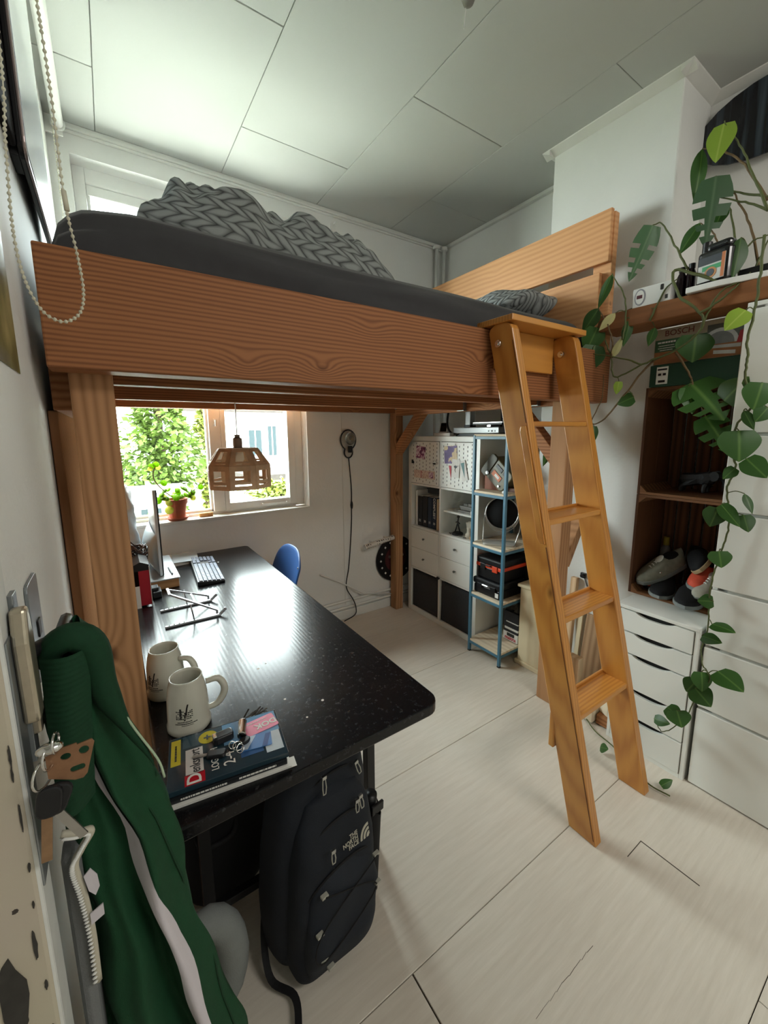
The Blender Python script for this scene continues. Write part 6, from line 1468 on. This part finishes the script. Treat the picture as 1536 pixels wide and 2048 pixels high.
B().text('DOK', 0.024, CT @ Matrix.Translation((0.012, -0.004, 0.0014)) @ Matrix.Rotation(R_(180), 4, 'Z'), bold=0.0008).build('lettering', PAPER, t)
o = dashes(B(), CT @ Matrix.Translation((-0.004, 0.015, 0.0013)), 0.05, 0.0022, 1, 9).build('fine_print', PAPER, t); o['kind'] = 'stuff'
t = thing('plastic_card', 'blue striped plastic card half under the key bunch', 'card', (0.19, 0.87, D0+BZ))
CT = BT @ Matrix.Translation((0.188, 0.066, BZ+0.0003)) @ Matrix.Rotation(R_(-6), 4, 'Z')
B(CT).prism(rrect(0.07, 0.046, 0.004, 3), 'z', 0, 0.0011).build('card', mat('card_blue', (70, 120, 180), 0.3, coat=0.3), t)
B(CT).prism([(-0.035, -0.02), (-0.02, -0.02), (0.0, 0.02), (-0.03, 0.02)], 'z', 0.0011, 0.0014).build('card_stripe', mat('card_pale', (190, 204, 220), 0.3), t)
B(CT).prism([(0.012, -0.022), (0.024, -0.022), (0.034, 0.018), (0.022, 0.018)], 'z', 0.0011, 0.0014).build('card_stripe', mat('card_navy', (40, 70, 130), 0.3), t)
t = thing('key_bunch', 'bunch of keys with black car fob on the puzzle book', 'keys', (0.13, 0.9, D0+BZ))
KB_ = BT @ Matrix.Translation((0, 0, BZ))
B(KB_ @ TRS((0.118, 0.105, 0.011), rz=R_(10))).prism(rrect(0.046, 0.026, 0.008, 4), 'z', -0.011, 0.008).build('car_fob', mat('fob_black', (34, 36, 40), 0.3), t, bevel=0.004, seg=3)
B(KB_ @ TRS((0.098, 0.103, 0.013), rz=R_(10))).box(-0.004, 0.006, -0.008, 0.008, 0, 0.008).build('fob_button', CHROME, t, bevel=0.002)
B(KB_ @ TRS((0.10, 0.060, 0.006), rz=R_(-14))).prism(rrect(0.042, 0.022, 0.008, 4), 'z', -0.005, 0.005).build('key_head', mat('key_head_black', (26, 27, 30), 0.3), t, bevel=0.003)
B(KB_ @ TRS((0.072, 0.072, 0.003), rz=R_(-14))).box(-0.022, 0.010, -0.004, 0.004, -0.001, 0.0014).build('key_blade', STEEL, t)
B(KB_).cyl((0.158, 0.085, 0.011), (0.166, 0.135, 0.011), 0.0105, n=20).build('steel_capsule', CHROME, t, bevel=0.002)
B(KB_ @ TRS((0.162, 0.072, 0.007), rz=R_(20))).prism(circ(0, 0, 0.014, 16, 0.010), 'z', -0.004, 0.004).build('black_tag', BLACKP, t, bevel=0.002)
for x, y, r, tl in ((0.146, 0.058, 0.011, 20), (0.150, 0.048, 0.009, 60), (0.135, 0.066, 0.008, 40)):
    TT_ = KB_ @ TRS((x, y, 0.010), rx=R_(tl), rz=R_(30)); pts = [TT_ @ Vector((r*math.cos(2*math.pi*k/16), r*math.sin(2*math.pi*k/16), 0)) for k in range(17)]
    B().tube(pts, 0.0012, 5).build('split_ring', CHROME, t, smooth=True)
t = thing('feather_brush', 'small dark striped bristle tip lying behind the pink card', 'brush', (0.24, 1.0, D0))
b = B(); rnd = random.Random(6)
for k in range(26):
    a = R_(20+rnd.uniform(-40, 40)); p0 = Vector((0.215+rnd.uniform(-.004, .03), 0.985, D0+0.004+rnd.uniform(0, 0.012))); b.bar(p0, p0+Vector((math.cos(a)*0.045, math.sin(a)*0.02, 0.018*rnd.random())), 0.004, 0.0012)
b.build('bristles', mat('dark_bristle', (52, 44, 36), 0.8, var=0.3, vscale=200), t)
B().bar((0.20, 0.978, D0+0.006), (0.222, 0.985, D0+0.008), 0.005, 0.005).build('tip', mat('ochre_tip', (190, 130, 80), 0.5), t)
# ================================================================ LEFT SIDE OF THE ROOM
def chipped():
    m, n, l, p = _mat('chipped_beige_paint'); p.inputs['Roughness'].default_value = 0.55
    tc = n.new('ShaderNodeTexCoord'); nz = n.new('ShaderNodeTexNoise'); nz.inputs['Scale'].default_value = 22; nz.inputs['Detail'].default_value = 6; l.new(tc.outputs['Object'], nz.inputs['Vector'])
    rp = n.new('ShaderNodeValToRGB'); rp.color_ramp.interpolation = 'CONSTANT'
    rp.color_ramp.elements[0].color = srgb(196, 188, 168); rp.color_ramp.elements[1].position = 0.70; rp.color_ramp.elements[1].color = srgb(66, 60, 54)
    l.new(nz.outputs['Fac'], rp.inputs['Fac'])
    nb = n.new('ShaderNodeTexNoise'); nb.inputs['Scale'].default_value = 4; l.new(tc.outputs['Object'], nb.inputs['Vector'])
    mx = n.new('ShaderNodeMix'); mx.data_type = 'RGBA'; mx.blend_type = 'MULTIPLY'; mx.inputs[0].default_value = 0.15; l.new(rp.outputs[0], mx.inputs[6]); l.new(nb.outputs['Color'], mx.inputs[7])
    l.new(mx.outputs[2], p.inputs['Base Color']); return m
DOORM = chipped(); CHIPD = mat('bare_dark_chip', (58, 56, 52), 0.8, var=0.2, vscale=60)
door = sempty('door_1', (-0.45, 0.52, 0))
B().box(-0.985, -0.106, 0.50, 0.545, 0.01, 2.05).build('leaf', DOORM, door, bevel=0.004)
B().box(-0.113, -0.1035, 0.502, 0.546, 0.01, 2.05).build('edge_strip', mat('door_edge_paint', (214, 216, 212), 0.5, var=0.05, vscale=30), door, bevel=0.003)
rk = random.Random(12)
def blob(cx_, cz_, rx2, rz2):
    n_ = 13; return [(cx_+rx2*rk.uniform(0.65, 1.15)*math.cos(2*math.pi*k/n_), cz_+rz2*rk.uniform(0.7, 1.12)*math.sin(2*math.pi*k/n_)) for k in range(n_)]
for q in ((-0.139, 0.905, 0.014, 0.055), (-0.128, 0.79, 0.013, 0.045), (-0.116, 0.96, 0.0022, 0.02), (-0.111, 1.185, 0.0012, 0.012), (-0.1115, 1.165, 0.001, 0.009), (-0.1105, 1.115, 0.001, 0.016), (-0.1105, 1.055, 0.0014, 0.006), (-0.112, 1.01, 0.001, 0.005), (-0.113, 0.84, 0.002, 0.012), (-0.1125, 0.905, 0.0014, 0.007)):
    B().prism(blob(*q), 'y', 0.4988, 0.5004).build('paint_chip', CHIPD, door)
LCK = mat('worn_nickel', (196, 186, 166), 0.28, 0.85, var=0.1, vscale=50); LCS = mat('steel_plate', (150, 156, 160), 0.35, 0.8, var=0.06)
B().box(-0.1036, -0.1015, 0.505, 0.535, 1.02, 1.30).build('lock_plate', LCS, door, bevel=0.0008)
B().box(-0.1045, -0.0995, 0.546, 0.566, 1.14, 1.335).build('strike_plate', LCS, door, bevel=0.0008)
B().prism([(0.520, 1.20), (0.545, 1.20), (0.548, 1.29), (0.540, 1.325), (0.526, 1.325), (0.518, 1.29)], 'x', -0.1015, -0.087).build('lock_case', LCK, door, bevel=0.004, seg=3)
B().box(-0.1025, -0.092, 0.549, 0.575, 1.17, 1.28).build('lock_keeper', LCK, door, bevel=0.003)
B().tube(spline([(-0.100, 0.55, 1.262), (-0.085, 0.575, 1.262), (-0.073, 0.60, 1.258), (-0.070, 0.66, 1.256)], 5), 0.008, 8).build('handle', BLACKP, door, smooth=True)
# light switch plate on the wall beyond the door
t = thing('wall_plate', 'narrow grey steel plate on the wall above the door lock', 'plate', (-0.12, 0.76, 1.2))
B().prism(rrect(0.085, 0.15, 0.01, 3, 0.765, 1.215), 'x', -0.1195, -0.1155).build('plate', LCS, t, bevel=0.001)
B().box(-0.1155, -0.113, 0.755, 0.775, 1.20, 1.225).build('rocker', BLACKP, t, bevel=0.001)
# ---- poster
def poster():
    m, n, l, p = _mat('olive_landscape_print'); p.inputs['Roughness'].default_value = 0.35
    tc = n.new('ShaderNodeTexCoord'); nz = n.new('ShaderNodeTexNoise'); nz.inputs['Scale'].default_value = 7; nz.inputs['Detail'].default_value = 7; l.new(tc.outputs['Object'], nz.inputs['Vector'])
    rp = n.new('ShaderNodeValToRGB'); e = rp.color_ramp.elements; e[0].position = 0.35; e[0].color = srgb(46, 46, 34); e[1].position = 0.7; e[1].color = srgb(176, 164, 110); x = e.new(0.52); x.color = srgb(104, 102, 46)
    l.new(nz.outputs['Fac'], rp.inputs['Fac']); l.new(rp.outputs[0], p.inputs['Base Color']); return m
tag(B().box(XL+0.0003, XL+0.0015, 0.58, 0.955, 1.607, 1.90).build('wall_poster', poster()), 'olive green landscape poster on the wall by the door', 'poster')
# ---- wall-mounted screen over the bed foot
t = thing('wall_screen', 'glossy flat screen on a black bracket above the bed foot', 'screen', (-0.1, 1.5, 2.09))
B().prism(rrect(0.60, 0.86, 0.03, 5, 1.50, 2.52), 'x', -0.104, -0.094).build('housing', BLACKP, t, bevel=0.002)
B().prism(rrect(0.604, 0.864, 0.032, 5, 1.50, 2.52), 'x', -0.0945, -0.0885).build('bezel', mat('rose_silver_bezel', (176, 160, 158), 0.25, 0.7), t, bevel=0.002)
B().prism(rrect(0.585, 0.845, 0.02, 5, 1.50, 2.52), 'x', -0.089, -0.0875).build('glass_front', mat('window_reflection_white', (214, 222, 234), 0.18, coat=0.4, var=0), t)  # pale blue-white colour stands for the window reflected in the screen
B().box(-0.1195, -0.104, 1.30, 1.70, 2.40, 2.44).build('bracket', BLACKM, t, bevel=0.002)
B().box(-0.1195, -0.104, 1.22, 1.30, 2.09, 2.13).build('bracket', BLACKM, t, bevel=0.002)
B().box(-0.1195, -0.105, 1.02, 1.215, 2.10, 2.96).build('dark_back_side', mat('screen_back_black', (22, 20, 22), 0.9), t, bevel=0.006)  # black block for the dark back side of the screen
# ---- roller blind along the left wall and its bead chain
t = thing('roller_blind', 'white rolled-up blind running along the left wall under the ceiling', 'roller blind', (-0.07, 1.8, 2.95))
B().cyl((-0.066, 0.93, 2.982), (-0.066, 2.66, 2.982), 0.023, n=20).build('rolled_fabric', WHITEM, t, smooth=True)
B().cyl((-0.066, 2.66, 2.982), (-0.066, 2.675, 2.982), 0.030, n=20).cyl((-0.066, 0.925, 2.982), (-0.066, 0.91, 2.982), 0.030, n=20).build('end_ring', TRIMW, t, bevel=0.003)
for y in (0.915, 2.685): B().box(-0.12, -0.05, y-0.004, y+0.004, 2.94, 3.02).build('bracket', TRIMW, t, bevel=0.002)
BEADM = mat('ivory_bead', (216, 212, 190), 0.4, var=0.02)
def chain(label, pts, r, gap):
    t = thing('bead_chain', label, 'bead chain', tuple(pts[len(pts)//2]))
    sp = spline(pts, 24); B().tube(sp, r*0.35, 5).build('cord', BEADM, t, smooth=True)
    b = B(); d = 0.0; last = None
    for p in sp:
        if last is None or (p-last).length >= gap: b.ball(p, (r, r, r*1.15), 8, 5); last = p
    o = b.build('beads', BEADM, t, smooth=True); o['kind'] = 'stuff'
    return t
ct = chain('ivory bead chain looping down in front of the bed beam', [(-0.070, 0.99, 2.95), (-0.050, 1.0, 2.60), (-0.034, 1.0, 2.24), (-0.029, 1.0, 2.08), (-0.0275, 1.0, 1.93), (-0.018, 1.0, 1.84), (-0.0145, 1.0, 1.776), (-0.022, 1.0, 1.737), (-0.040, 1.0, 1.717), (-0.060, 1.0, 1.714), (-0.083, 1.0, 1.732), (-0.101, 1.0, 1.785), (-0.107, 1.0, 1.866), (-0.101, 1.0, 2.0), (-0.092, 1.0, 2.14), (-0.084, 0.99, 2.6), (-0.078, 0.98, 2.95)], 0.0032, 0.0078)
B().cyl((-0.0275, 1.0, 1.945), (-0.0255, 1.0, 1.912), 0.0045, n=10).build('joiner', BEADM, ct, smooth=True)
chain('thin bead chain hanging at the far end of the left wall', [(-0.075, 2.58, 2.95), (-0.072, 2.58, 2.6), (-0.070, 2.58, 2.3), (-0.075, 2.57, 2.22), (-0.082, 2.56, 2.3), (-0.083, 2.56, 2.6), (-0.083, 2.56, 2.95)], 0.003, 0.0085)

# ---- green track jacket on the door handle
GRN = mat('green_track_cloth', (3, 62, 32), 0.8, var=0.08, vscale=40, bump=0.2, bscale=900)
GRNR = mat('green_rib_knit', (3, 52, 27), 0.85, var=0.1, vscale=200); WST = mat('white_stripe_cloth', (206, 200, 206), 0.8, var=0.03)
jk = thing('track_jacket', 'green track jacket with white stripe hanging on the door handle', 'jacket', (-0.03, 0.62, 0.40))
RP = [(1.262, -0.052), (1.245, -0.030), (1.207, -0.034), (1.133, -0.018), (1.06, 0.006), (0.969, 0.028), (0.87, 0.038), (0.761, 0.046), (0.62, 0.078), (0.467, 0.110), (0.36, 0.125)]
LP = [(1.262, -0.066), (1.245, -0.086), (1.15, -0.096), (1.03, -0.093), (0.87, -0.086), (0.67, -0.094), (0.36, -0.10)]
def interp(T, z):
    for (za_, xa), (zb_, xb) in zip(T, T[1:]):
        if zb_ <= z <= za_:
            f = (za_-z)/(za_-zb_+1e-9); f = f*f*(3-2*f)*0.5+f*0.5; return xa+(xb-xa)*f
    return T[-1][1]
def jfront(f, z, d=0.0):
    """front cloth: f 0..1 from wall side to room side"""
    L_, R2 = interp(LP, z), interp(RP, z); g = (1.262-z)/0.9
    amp = 0.006+0.024*g
    x = L_+(R2-L_)*f
    fold = amp*math.sin(f*12.5+1.1*math.sin(z*7)+z*2.0)+amp*0.55*math.sin(f*23+z*9)
    yb = 0.605-0.050*math.sin(math.pi*f)**0.7*(0.55+0.6*g)
    return Vector((x+0.004*math.sin(z*31+f*5), yb+fold*math.sin(math.pi*min(1, f*1.05))**0.5-d, z))
def jsurf(u, v):
    z = 1.262-0.90*v
    if u <= 0.6: return jfront(u/0.6, z)
    f = 1-(u-0.6)/0.4; L_, R2 = interp(LP, z), interp(RP, z)
    return Vector((L_+(R2-L_)*f, 0.605+0.045*math.sin(math.pi*f)**0.6, z))
b = B(); b.sheet(jsurf, 64, 60, True); b.build('body', GRN, jk, smooth=True)
def strip(f0, f1, z0, z1, d, n_=40):
    b = B(); b.sheet(lambda u, v: jfront(f0(z0+(z1-z0)*v)+(f1(z0+(z1-z0)*v)-f0(z0+(z1-z0)*v))*u, z0+(z1-z0)*v, d), 5, n_); return b
fx = lambda x, z: max(0.02, min(0.97, (x-interp(LP, z))/(interp(RP, z)-interp(LP, z))))
S0 = [(1.134, -0.060), (1.075, -0.054), (0.961, -0.032), (0.795, 0.002), (0.593, 0.031), (0.36, 0.055)]
S1 = [(1.134, -0.057), (1.075, -0.044), (0.961, -0.017), (0.795, 0.020), (0.593, 0.052), (0.36, 0.077)]
strip(lambda z: fx(interp(S0, z), z), lambda z: fx(interp(S1, z), z), 1.133, 0.37, 0.0045).build('sleeve_stripe', WST, jk, smooth=True)
# second, deeper folds: sleeve seam piping
strip(lambda z: fx(interp(S1, z)+0.022, z), lambda z: fx(interp(S1, z)+0.024, z), 0.99, 0.40, 0.004).build('seam', GRNR, jk, smooth=True)
cpts = spline([(-0.083, 0.575, 1.235), (-0.076, 0.57, 1.258), (-0.056, 0.568, 1.266), (-0.040, 0.57, 1.245), (-0.034, 0.572, 1.19), (-0.018, 0.565, 1.14), (0.006, 0.556, 1.085), (0.012, 0.555, 1.055)], 5)
nn = len(cpts); B().tube(cpts, [0.010+0.008*math.sin(math.pi*min(1, k/nn*1.4))-0.013*max(0, k/nn-0.6)/0.4 for k in range(nn)], 10).build('collar', GRNR, jk, smooth=True)
b = B(); b.sheet(lambda u, v: (-0.088+(0.046-0.012*v)*u, 0.558-0.014*math.sin(math.pi*u)-0.02*v*(1-u)+0.0003*math.sin(v*190), 1.254-0.19*v), 8, 120); b.build('ribbed_collar_panel', GRNR, jk, smooth=True)
b = B(); b.tube([p+Vector((0.008, -0.004, -0.004)) for p in cpts[18:]], 0.0016, 5); b.build('collar_piping', mat('pale_piping', (170, 190, 160), 0.7), jk, smooth=True)
z0j = [(-0.090, 0.548, 1.036), (-0.074, 0.546, 1.030), (-0.062, 0.548, 1.024), (-0.074, 0.549, 1.004), (-0.082, 0.55, 0.985), (-0.078, 0.552, 0.94), (-0.075, 0.553, 0.88), (-0.076, 0.555, 0.80)]
zp = spline(z0j, 6); B().tube(zp, 0.0042, 6).build('zip_tape', mat('cream_zip_tape', (190, 184, 166), 0.8), jk, smooth=True)
b = B()
for k in range(2, len(zp)-1):
    for q in (0.0, 0.5):
        p = zp[k]*(1-q)+zp[k+1]*q; b.ball(p+Vector((-0.003, -0.004, -0.002)), (0.0032, 0.002, 0.0012), 6, 4)
o = b.build('zip_teeth', WHITEM, jk, smooth=True); o['kind'] = 'stuff'
B().prism([(-0.075, 0.968), (-0.068, 0.975), (-0.062, 0.962), (-0.061, 0.945), (-0.066, 0.935), (-0.072, 0.945)], 'y', 0.5455, 0.547).build('embroidered_mark', WST, jk)
B().prism([(-0.074, 0.912), (-0.060, 0.918), (-0.060, 0.902), (-0.074, 0.896)], 'y', 0.5455, 0.547).build('embroidered_mark', WST, jk)
b = B(); b.box(-0.0975, -0.078, 0.56, 0.60, 0.42, 0.99)
tag(b.build('grey_hoodie', mat('grey_fleece', (120, 122, 122), 0.95, bump=0.3, bscale=500), bevel=0.009, seg=3), 'strip of a grey garment hanging behind the green jacket', 'garment')
# ---- keys hanging in the door lock
t = thing('door_keys', 'key bunch with copper tag hanging from the door lock', 'keys', (-0.075, 0.5, 1.19))
COP = mat('copper_tag', (150, 112, 84), 0.4, 0.5, var=0.12, vscale=80)
b = B(); holed(b, [(-0.084, 1.181), (-0.058, 1.181), (-0.0575, 1.179), (-0.045, 1.180), (-0.043, 1.176), (-0.052, 1.143), (-0.056, 1.139), (-0.063, 1.140), (-0.084, 1.152)], [circ(-0.068, 1.170, 0.0045, 14, 0.0038), circ(-0.0525, 1.1705, 0.0045, 14, 0.0045), rrect(0.013, 0.0065, 0.003, 3, -0.0595, 1.1525)], Matrix.Translation((0, 0.492, 0)) @ Matrix(((1, 0, 0, 0), (0, 0, -1, 0), (0, 1, 0, 0), (0, 0, 0, 1))), 0.0014)
b.build('copper_tag', COP, t)
for cx_, cz_, r, a in ((-0.080, 1.178, 0.013, 70), (-0.087, 1.160, 0.014, 60), (-0.074, 1.190, 0.010, 80)):
    T = TRS((cx_, 0.490, cz_), rx=R_(90), rz=R_(a)); B().tube([T @ Vector((r*math.cos(2*math.pi*k/18), r*math.sin(2*math.pi*k/18), 0)) for k in range(19)], 0.0013, 6).build('split_ring', CHROME, t, smooth=True)
B(Matrix.Translation((-0.079, 0.488, 1.187))).ball((0, 0, 0), (0.012, 0.007, 0.006), 14, 8).build('round_token', CHROME, t, smooth=True)
for dx, dz, ry in ((0, 0, 8), (0.006, -0.002, 22)):
    B(TRS((-0.085+dx, 0.487+dx*0.5, 1.130+dz), ry=R_(ry))).prism(rrect(0.022, 0.034, 0.009, 4), 'y', -0.003, 0.003).build('black_key_head', MATS['key_head_black'], t, bevel=0.002)
KEYB = mat('brass_key', (160, 128, 98), 0.4, 0.6, var=0.12, vscale=90)
B(TRS((-0.0885, 0.487, 1.114), ry=R_(6))).box(-0.0045, 0.0045, -0.001, 0.001, -0.05, 0.0).build('key_blade', KEYB, t)
B(TRS((-0.080, 0.489, 1.114), ry=R_(-24))).box(-0.004, 0.004, -0.001, 0.001, -0.045, 0.0).build('key_blade', STEEL, t)
# ---- ceiling fitting at the top of the picture
t = thing('ceiling_fitting', 'grey ceiling lamp fitting with a short hanging cord', 'lamp fitting', (1.19, 1.20, 2.97))
B().lathe([(0.0, 0.0), (0.018, 0.006), (0.026, 0.025), (0.026, 0.05), (0.0, 0.05)], (1.19, 1.20, ZC-0.05), 18).build('rose', mat('grey_fitting', (120, 116, 108), 0.5), t, smooth=True)
B().cyl((1.192, 1.215, ZC-0.045), (1.192, 1.222, 2.925), 0.002, n=6).build('cord', WHITEM, t)

# ================================================================ UNDER THE DESK
NAVYB = mat('navy_nylon', (15, 22, 32), 0.75, var=0.12, vscale=30, bump=0.25, bscale=700); BNYL = mat('black_nylon_strap', (14, 14, 16), 0.8)
bp_ = thing('backpack', 'dark navy backpack standing under the near end of the desk', 'backpack', (0.385, 0.92, 0))
LEAN = Matrix.Translation((0.395, 0.955, 0)) @ Matrix.Rotation(R_(4), 4, 'Y') @ Matrix.Rotation(R_(-2), 4, 'X') @ Matrix.Rotation(R_(10), 4, 'Z')
def pack(zs, hw, hd, cy, wr=0.004, sd=0, pw=0.6):
    def fn(u, v):
        t_ = v*(len(zs)-1); i = min(int(t_), len(zs)-2); f = t_-i; L_ = lambda a: a[i]*(1-f)+a[i+1]*f
        a = 2*math.pi*u; c, s = math.cos(a), math.sin(a)
        x = L_(hw)*math.copysign(abs(c)**pw, c); y = L_(cy)+L_(hd)*math.copysign(abs(s)**pw, s); z = L_(zs)
        w = wr*(math.sin(z*38+x*17+sd)+0.7*math.sin(z*21-x*31+sd*2)); return (x, y-w*(1 if s < 0 else 0.2), z)
    return fn
def packb(zs, hw, hd, cy, m, name, wr=0.004, sd=0, nv=36):
    b = B(LEAN); b.sheet(pack(zs, hw, hd, cy, wr, sd), 48, nv, True); b.f.append(tuple(range(48))); b.f.append(tuple(range((nv-1)*48, nv*48))); return b.build(name, m, bp_, smooth=True)
packb([0.004, 0.02, 0.06, 0.18, 0.32, 0.45, 0.54, 0.60, 0.63, 0.642], [0.11, 0.14, 0.158, 0.168, 0.166, 0.156, 0.14, 0.112, 0.075, 0.02], [0.06, 0.078, 0.088, 0.09, 0.088, 0.08, 0.07, 0.058, 0.04, 0.012], [0.02]*10, NAVYB, 'main_compartment', 0.003)
packb([0.01, 0.03, 0.08, 0.2, 0.33, 0.43, 0.49, 0.51], [0.10, 0.128, 0.138, 0.14, 0.136, 0.12, 0.09, 0.03], [0.04, 0.055, 0.062, 0.064, 0.058, 0.046, 0.03, 0.01], [-0.055, -0.058, -0.06, -0.062, -0.06, -0.05, -0.04, -0.035], NAVYB, 'front_compartment', 0.004, 2)
packb([0.03, 0.05, 0.1, 0.2, 0.28, 0.32, 0.335], [0.09, 0.11, 0.12, 0.12, 0.108, 0.08, 0.03], [0.02, 0.03, 0.036, 0.036, 0.03, 0.02, 0.01], [-0.105, -0.108, -0.112, -0.112, -0.106, -0.10, -0.095], mat('navy_nylon_lower', (17, 25, 36), 0.7, var=0.12, vscale=30, bump=0.25, bscale=700), 'front_pocket', 0.004, 4)
for z, w, y, nm in ((0.545, 0.138, -0.052, 0), (0.44, 0.12, -0.097, 1), (0.335, 0.12, -0.128, 2)):
    pts = [LEAN @ Vector((w*math.sin(a), y+0.035*(1-math.cos(a)), z-0.10*(1-math.cos(a)))) for a in [R_(-75+150*k/16) for k in range(17)]]
    B().tube(pts, 0.0035, 6).build('zip_line', BNYL, bp_, smooth=True)
PULL = mat('pale_cord_pull', (170, 168, 156), 0.6)
def pull(x, y, z, ln=0.045, rot=0):
    T = LEAN @ TRS((x, y, z), ry=R_(rot)); B(T).tube([(0.004, 0, 0), (0.006, -0.004, -ln*0.6), (0.004, -0.005, -ln), (-0.004, -0.005, -ln), (-0.006, -0.004, -ln*0.6), (-0.004, 0, 0), (0.004, 0, 0)], 0.0018, 5).build('zip_pull', PULL, bp_, smooth=True)
    B(T).box(-0.007, 0.007, -0.004, 0.004, -0.004, 0.006).build('zip_slider', STEEL, bp_, bevel=0.001)
pull(-0.045, -0.075, 0.565); pull(0.075, -0.07, 0.545, 0.04, -20); pull(0.045, -0.112, 0.468, 0.03); pull(0.058, -0.112, 0.475, 0.035, -10); pull(-0.055, -0.135, 0.40, 0.03)
LOGO = mat('pale_embroidery', (176, 172, 156), 0.7)
LT = LEAN @ TRS((0.03, -0.134, 0.388), rx=R_(72), rz=0)
B().text('THE', 0.015, LT @ Matrix.Translation((0.0, 0.012, 0.004)), align='RIGHT', bold=0.0003).text('NORTH', 0.015, LT @ Matrix.Translation((0.0, 0.0, 0.004)), align='RIGHT', bold=0.0003).text('FACE', 0.015, LT @ Matrix.Translation((0.0, -0.012, 0.004)), align='RIGHT', bold=0.0003).build('lettering', LOGO, bp_)
b = B()
for r0, r1 in ((0.034, 0.027), (0.023, 0.016), (0.012, 0.004)):
    n_ = 8; o_ = [(0.004+0.036-r0*math.cos(R_(90*k/n_)), -0.018+r0*math.sin(R_(90*k/n_))) for k in range(n_+1)]; i_ = [(0.004+0.036-r1*math.cos(R_(90*k/n_)), -0.018+r1*math.sin(R_(90*k/n_))) for k in range(n_+1)]
    b.prism(o_+i_[::-1], 'z', 0.0036, 0.0044, LT)
b.build('dome_logo', LOGO, bp_)
for x, y, z in ((-0.085, -0.135, 0.30), (0.10, -0.135, 0.29), (-0.10, -0.14, 0.205), (0.105, -0.14, 0.20), (-0.085, -0.14, 0.12), (-0.06, -0.138, 0.075)):
    B(LEAN).box(x-0.010, x+0.010, y-0.012, y, z-0.003, z+0.003).build('bungee_tab', PULL, bp_, bevel=0.001)
cord = [(-0.085, -0.147, 0.30), (0.10, -0.15, 0.20), (-0.085, -0.153, 0.12), (-0.10, -0.152, 0.205), (0.10, -0.147, 0.29)]
B().tube([LEAN @ Vector(p) for p in spline(cord, 5)], 0.0022, 5).build('bungee_cord', BNYL, bp_, smooth=True)
b = B(LEAN); b.sheet(lambda u, v: (0.172+0.038*math.cos(2*math.pi*u)*(0.8+0.2*v), -0.03+0.042*math.sin(2*math.pi*u), 0.05+0.27*v+0.02*math.sin(2*math.pi*u*2)*v), 16, 12, True); b.build('side_pocket', BNYL, bp_, smooth=True)
B(LEAN).lathe([(0.0, 0.06), (0.03, 0.06), (0.03, 0.30), (0.022, 0.335), (0.022, 0.36), (0, 0.362)], (0.176, -0.03, 0), 16).build('side_bottle', BLACKP, bp_, smooth=True)
B(LEAN).box(0.15, 0.20, -0.07, -0.06, 0.32, 0.35).build('strap_buckle', BLACKP, bp_, bevel=0.003)
B().tube([LEAN @ Vector(p) for p in spline([(-0.03, 0.03, 0.63), (-0.02, 0.03, 0.668), (0.03, 0.03, 0.668), (0.04, 0.03, 0.63)], 5)], 0.007, 6).build('grab_handle', BNYL, bp_, smooth=True)
pts = spline([(-0.13, 0.08, 0.20), (-0.16, 0.04, 0.08), (-0.17, -0.02, 0.012), (-0.14, -0.09, 0.008), (-0.165, -0.15, 0.008), (-0.20, -0.19, 0.008)], 6)
b = B(LEAN); 
for p, q in zip(pts, pts[1:]): b.bar(p, q, 0.018, 0.003, (0, 0, 1), 0.001)
b.build('shoulder_strap', BNYL, bp_)
b = B(LEAN); b.box(-0.02, 0.03, -0.10, -0.06, 0.0, 0.012); b.build('bottom_pad', BNYL, bp_, bevel=0.003)
t = thing('added_dark_bag', 'black bag added to darken the space under the desk beside the backpack', 'bag', (0.195, 1.285, 0))  # bag added and widened so the gap under the desk reads dark
b = B(); b.sheet(lambda u, v: (0.195+0.165*math.copysign(abs(math.cos(2*math.pi*u))**0.6, math.cos(2*math.pi*u))*math.sin(math.pi*(0.06+0.88*v))**0.3, 1.285+0.15*math.copysign(abs(math.sin(2*math.pi*u))**0.6, math.sin(2*math.pi*u))*math.sin(math.pi*(0.06+0.88*v))**0.3, 0.002+0.56*v), 28, 18, True)
b.f.append(tuple(range(28))); b.f.append(tuple(range(17*28, 18*28))); b.build('body', BNYL, t, smooth=True)
B().tube(spline([(0.10, 1.145, 0.34), (0.12, 1.125, 0.30), (0.20, 1.125, 0.30), (0.22, 1.145, 0.34)], 5), 0.008, 6).build('handle', BNYL, t, smooth=True)
t = thing('travel_pillow', 'grey plush neck pillow under the desk behind the jacket', 'pillow', (0.11, 0.95, 0))
pts = [(0.085+0.062*math.cos(R_(a)), 0.93, 0.17+0.13*math.sin(R_(a))) for a in range(-80, 261, 20)]
B().tube(pts, [0.034+0.006*math.sin(k*0.4) for k in range(len(pts))], 14).build('plush_roll', mat('grey_plush', (128, 132, 130), 0.95, bump=0.4, bscale=300), t, smooth=True)
